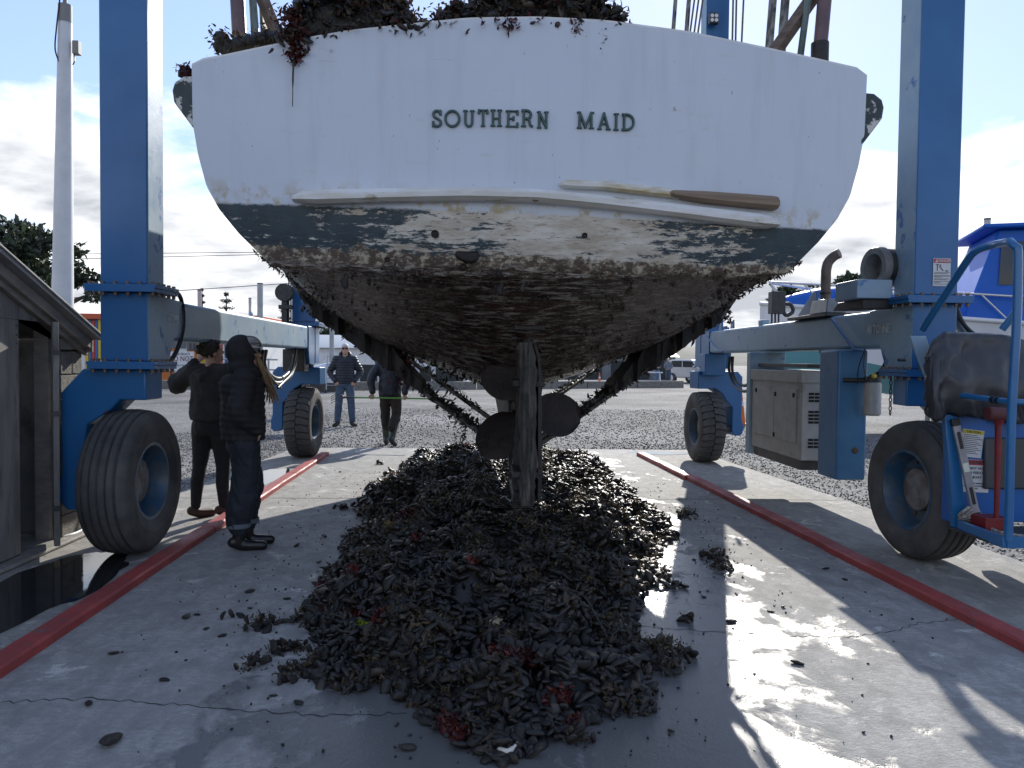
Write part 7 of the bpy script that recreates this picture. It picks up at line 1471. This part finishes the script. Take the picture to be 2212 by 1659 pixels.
# long white shed with dark bays
ys_ = 41.0; ws = thing('white_shed', 'long low white shed with dark open bays beyond the gravel', 'shed', (PY(800, 800, ys_)[0], ys_, 0)); a_, b2 = PY(672, 760, ys_)[0], PY(1010, 760, ys_)[0]; zt2 = PY(800, 752, ys_)[2]
MB().box((a_, ys_+.5, -.05), (b2, ys_+5, zt2)).build('wall', WHITE, ws); MB().prism([(ys_+.2, zt2+.001), (ys_+5.3, zt2+.001), (ys_+5.3, zt2+.5), (ys_+2.5, zt2+.75)], a_-.3, b2+.3, 'x').build('roof', pmat('shed_roof', (.42, .44, .46), rough=.5), ws)
BAY = pmat('bay_dark', (.03, .035, .035), rough=.8)
for (p_, q_, y0_, y1_) in ((775, 812, 788, 820), (850, 895, 790, 820), (905, 930, 792, 820), (940, 1000, 770, 822)):
    A_, B_ = PY(p_, y1_, ys_), PY(q_, y0_, ys_); MB().box((A_[0], ys_+.42, .0), (B_[0], ys_+.499, B_[2])).build('bay', BAY, ws)
g2 = thing('shadow_fill_shed', 'made-up low grey shed filling the dark shadow area far behind the small cone', 'shed', (PY(1300, 800, 64)[0], 64, 0)); a_, b2 = PY(1150, 790, 64)[0], PY(1460, 790, 64)[0]  # added shed; its dark mass stands for a shadow area with clutter
MB().box((a_, 64.2, -.05), (b2, 70, 1.9)).build('wall', pmat('shadow_fill_wall', (.20, .21, .22), (.15, .16, .17), .6, rough=.8), g2); MB().prism([(63.9, 1.901), (70.3, 1.901), (70.3, 2.3), (67, 2.6)], a_-.3, b2+.3, 'x').build('roof', MATS['shed_roof'], g2)
for k in range(6): MB().box((a_+.6+k*(b2-a_)/6, 64.1, 0), (a_+.6+k*(b2-a_)/6+1.2, 64.19, 1.5)).build('bay', BAY, g2)
# boat bow cover, hand trolley and gear before the shed
cov = thing('covered_dinghy', 'white covered dinghy standing beside the far shed', 'boat', (PY(705, 800, 36)[0], 36, 0)); V = []
A_ = PY(690, 800, 36)
for i_ in range(14):
    t_ = i_/13; w_ = .75*math.sin(math.pi*min(1, t_*.5+.5))*1.0+.02; 
    for j_ in range(9): an = math.pi*j_/8; V.append((A_[0]-.4+1.9*t_, 36+w_*math.cos(an), .35+(.75+.45*t_)*math.sin(an)**.7))
MB().grid(V, 14, 9).build('cover', pmat('dinghy_cover', (.60, .63, .66), (.5, .53, .56), 2, rough=.5), cov, smooth=80)
MB().box((A_[0]-.4, 35.3, -.05), (A_[0]+1.3, 36.7, .36)).build('trolley', DARK, cov)
yt = 34; c = PY(716, 800, yt); tr_ = thing('hand_trolley', 'upright blue-grey hand trolley by the covered dinghy', 'trolley', (c[0], yt, 0)); zt3 = PY(716, 768, yt)[2]
for s_ in (-.22, .22): MB().tube(bez([(c[0]+s_, yt, .1), (c[0]+s_, yt+.05, zt3*.6), (c[0]+s_*.8, yt+.1, zt3)], 8), .025, 7).build('rail', GALV, tr_)
for z in (.3, .6, .9, 1.2): MB().tube([(c[0]-.22, yt+.03, z), (c[0]+.22, yt+.03, z)], .018, 6).build('crossbar', GALV, tr_)
for s_ in (-.27, .27): MB().lathe([(-.04, 0), (-.04, .13), (.04, .13), (.04, 0)][::-1], 14, 'x', Matrix.Translation((c[0]+s_, yt+.12, .09))).build('wheel', RUBBER, tr_)
# steel mooring piles and light wires
for (px2, ytp, Y_, w_, lab) in ((431, 628, 52, .13, 'short grey mooring pile beside the slender pine'), (540, 645, 56, .10, 'thin dark mooring pile between the pines and the tall pile'), (562, 614, 44, .16, 'tall pale mooring pile above the hoist beam'), (717, 690, 36, .11, 'grey steel post beside the hand trolley'), (238, 690, 48, .06, 'thin flag post over the striped building'), (2133, 475, 30, .12, 'square grey pile rising behind the blue cabin')):
    q = PY(px2, ytp, Y_); po = thing('mooring_pile', lab, 'pile', (q[0], Y_, -.05)); MB().tube([(q[0], Y_, -.05), tuple(q)], w_, 10).build('shaft', GALV, po, smooth=40); MB().tube([(q[0], Y_, q[2]), (q[0], Y_, q[2]+.06)], w_*1.06, 10).build('cap', DARK, po)
for (a_, b2, Y_, lab) in (((355, 630), (640, 611), 60, 'single overhead wire crossing above the mooring piles'), ((350, 547), (560, 545), 70, 'upper overhead wire across the clouds beside the hull'), ((350, 555), (560, 550), 70, 'lower overhead wire across the clouds beside the hull')):
    A_, B_ = PY(*a_, Y_), PY(*b2, Y_); d_ = B_-A_; MB_ = MB().tube([A_-d_*2.5, A_-d_, A_, (A_+B_)/2, B_, B_+d_, B_+d_*2.5], .03, 5).build('overhead_wire', WIRE); tag(MB_, lab, 'wire')
# two orange cones
def cone(px, py, h, label):
    p = PG(px, py, -.04); t = thing('traffic_cone', label, 'cone', (p[0], p[1], -.04), world=False); OR = pmat('cone_orange', (.72, .16, .02), (.60, .13, .02), 9, rough=.5)
    MB().box((-h*.22, -h*.22, 0), (h*.22, h*.22, .035)).build('base', OR, t, bevel=.01, world=False); MB().lathe([(.034, h*.15), (h*.95, h*.035), (h, h*.03), (h, 0)][::-1], 22, 'z').build('body', OR, t, smooth=40, world=False)
    MB().lathe([(h*.50, h*.090+.004), (h*.64, h*.073+.004)][::-1], 22, 'z').build('band', WHITE, t, smooth=40, world=False)
cone(1598, 917, .92, 'orange road cone with a scuffed white band beside the block-tread wheel'); cone(1295, 829, .75, 'small red-orange cone far out on the gravel')
# silver car
cpos = PG(1500, 826); CARP = pmat('car_silver', (.55, .57, .60), rough=.25, metal=.6, coat=.5); GLS = pmat('car_glass', (.02, .025, .03), rough=.06)
car = thing('parked_car', 'silver four-wheel-drive parked beyond the block-tread wheel', 'car', (cpos[0], cpos[1], -.05), R(28), world=False)
prof = [(-2.2, .45), (-2.2, .95), (-2.05, 1.05), (-1.25, 1.12), (-.75, 1.62), (-.5, 1.70), (1.5, 1.70), (1.9, 1.6), (2.15, 1.1), (2.2, .5), (1.9, .38), (-1.9, .38)]
MB().prism(prof, -.88, .88, 'x').build('body', CARP, car, bevel=.06, seg=3, world=False)
for x_ in (-.884, .872): MB().prism([(-1.05, 1.15), (-.65, 1.58), (.3, 1.6), (.3, 1.15)], x_, x_+.012, 'x').build('side_window', GLS, car, world=False); MB().prism([(.4, 1.15), (.4, 1.6), (1.4, 1.6), (1.75, 1.15)], x_, x_+.012, 'x').build('side_window', GLS, car, world=False)
MB().add([(-.75, -1.30, 1.14), (.75, -1.30, 1.14), (.66, -.80, 1.60), (-.66, -.80, 1.60)], [(0, 1, 2, 3)]).build('windscreen', GLS, car, world=False)
for x_ in (-.85, .85):
    for y_ in (-1.4, 1.4):
        w_ = MB().lathe([(-.12, .2), (-.12, .36), (.12, .36), (.12, .2)], 24, 'x', Matrix.Translation((x_, y_, .36))).build('wheel', RUBBER, car, world=False); k_ = MB().lathe([(-.1, 0), (-.1, .21), (.1, .21), (.1, 0)][::-1], 20, 'x', Matrix.Translation((x_*1.03, y_, .36))).build('rim', CARP, None); k_.parent = w_
    MB().box((x_*.62-.14, -2.21, .78), (x_*.62+.14, -2.19, .93)).build('headlight', WHITE, car, world=False); MB().box((x_*1.08-.08, -.95, 1.12), (x_*1.08+.08, -.80, 1.28)).build('mirror', CARP, car, bevel=.03, world=False)
MB().box((-.45, -2.212, .62), (.45, -2.195, .80)).build('grille', DARK, car, world=False)
# sawhorse by the far people
sh = PG(1395, 826); shh = thing('trestle', 'white trestle beside the distant people', 'trestle', (sh[0], sh[1], -.05), world=False); MB().box((-1.2, -.05, .72), (1.2, .05, .80)).build('rail', WHITE, shh, world=False)
for s_ in (-1, 1):
    for q_ in (-.3, .3): MB().tube([(s_*1.0, 0, .72), (s_*1.0, q_, 0)], .03, 6).build('leg', WHITE, shh, world=False)
# ------------------------------------------------------------------ blue and white cabin boat ashore on the right
bw = thing('cabin_boat', 'large blue and white cabin boat standing ashore behind the hoist', 'boat', (8.55, 19.6, 0)); bcx = 8.55
bw.location = (6.95, 19.0, 0.12); bw.rotation_euler = (0, 0, R(70))
BW = pmat('boat_white', (.72, .73, .74), (.66, .67, .68), 1.5, rough=.25, coat=.3); BB = pmat('boat_blue', (.010, .10, .46), (.012, .12, .50), 1.2, rough=.45, spec=.3); TEAL = pmat('boat_teal', (.12, .34, .40), rough=.4)
yl = np.linspace(8.6, 19.6, 30)
def bsec(y):
    f_ = (y-8.6)/11.0; w = 1.55*(1-max(0, (f_-.45)/.55)**2.2)+.02; zs = 1.95+.90*f_**1.6; zk = .55+.95*max(0, (f_-.6)/.4)**2; zc = zk+.45+.25*f_; return w, zs, zk, zc
for (lo_, hi_, mt, nm) in ((0, 2, TEAL, 'bottom'), (2, 5, BW, 'topsides')):
    b = MB()
    for s_ in (-1, 1):
        V = []
        for y in yl:
            w, zs, zk, zc = bsec(y); sec = [(0, zk), (w*.5, zk+.2), (w*.84, zc), (w*.93, zc+(zs-zc)*.45), (w*.985, zs-.10), (w, zs)]; V += [(bcx+s_*x, y, z) for x, z in sec[lo_:hi_+1]]
        b.grid(V, len(yl), hi_-lo_+1, flip=(s_ < 0))
    b.build(nm, mt, bw, smooth=50)
V = []
for y in yl: w, zs, zk, zc = bsec(y); V += [(bcx-w*.99, y, zs-.02), (bcx+w*.99, y, zs-.02)]
MB().grid(V, 30, 2, flip=True).build('deck', BW, bw)
V = []
for s_ in (-1, 1):
    MB().tube([(bcx+s_*(bsec(y)[0]+.02), y, bsec(y)[1]) for y in yl], .05, 8).build('gunwale', BW, bw, smooth=60)
V = []; yl2 = np.linspace(14.0, 19.25, 24)
for y in yl2:
    w, zs, zk, zc = bsec(y); h_ = .60*min(1, max(0, (19.3-y)/1.3))**.6+.02; w2 = w*.90
    for a_ in np.linspace(0, math.pi, 11): V.append((bcx-w2*math.cos(a_), y, zs-.02+h_*math.sin(a_)**.55))
MB().grid(V, 24, 11, flip=True).build('foredeck_cover', BB, bw, smooth=50)
# wheelhouse
c0, c1 = 11.8, 15.0; zr = 4.3
b = MB(); b.add([(bcx-1.38, c0, 1.95), (bcx+1.38, c0, 1.95), (bcx+1.38, c1+.5, 2.05), (bcx-1.38, c1+.5, 2.05), (bcx-1.25, c0, zr), (bcx+1.25, c0, zr), (bcx+1.2, c1-.25, zr), (bcx-1.2, c1-.25, zr)], [(3, 2, 1, 0), (4, 5, 6, 7), (0, 1, 5, 4), (1, 2, 6, 5), (2, 3, 7, 6), (3, 0, 4, 7)]); wh = b.build('wheelhouse', BB, bw, bevel=.05, seg=3)
MB().box((bcx-1.45, c0-.3, zr+.001), (bcx+1.45, c1+.1, zr+.09)).build('roof', BB, bw, bevel=.03)
for s_ in (-1,):
    def wq(y, t_): return (bcx+s_*(1.38-.13*t_)+s_*.012, y, 1.98+(zr-1.98)*t_)
    for (ya, yb3) in ((11.9, 12.7), (12.8, 13.7), (13.8, 14.75)):
        MB().add([wq(ya, .48), wq(yb3, .48), wq(yb3-.05, .88), wq(ya, .88)], [(0, 1, 2, 3), (3, 2, 1, 0)][:1]).build('window', GLS, None, smooth=None).parent = wh
# rails
RAILM = pmat('rail_steel', (.62, .62, .64), rough=.25, metal=.7)
for s_ in (-1, 1):
    for (dz, nm) in ((.55, 'bow_rail'),):
        MB().tube([(bcx+s_*(bsec(y)[0]*.97), y, bsec(y)[1]+dz) for y in np.linspace(14.4, 19.4, 16)], .028, 8).build(nm, RAILM, bw, smooth=60)
    for y in np.linspace(14.8, 19.2, 6): w = bsec(y)[0]*.97; MB().tube([(bcx+s_*w, y-.25, bsec(y)[1]-.02), (bcx+s_*bsec(y+.3)[0]*.97 if y < 19 else bcx+s_*w, min(y+.3, 19.4), bsec(min(y+.3, 19.4))[1]+.55)], .022, 7).build('stanchion', RAILM, bw, smooth=60)
tag(MB().box((bcx-.9, 11.5, zr+.10), (bcx+.9, 11.56, zr+.14)).build('roof_bar', RAILM, bw))
# cradle
for y in (9.6, 12.5, 15.5):
    w, zs, zk, zc = bsec(y)
    for s_ in (-1, 1): MB().tube([(bcx+s_*(w+.1), y, -.05), (bcx+s_*w*.86, y, zc+.02)], .06, 8).build('prop', GALV, bw)
    MB().box((bcx-.3, y-.15, -.05), (bcx+.3, y+.15, zk+.03)).build('keel_block', BOARD, bw)
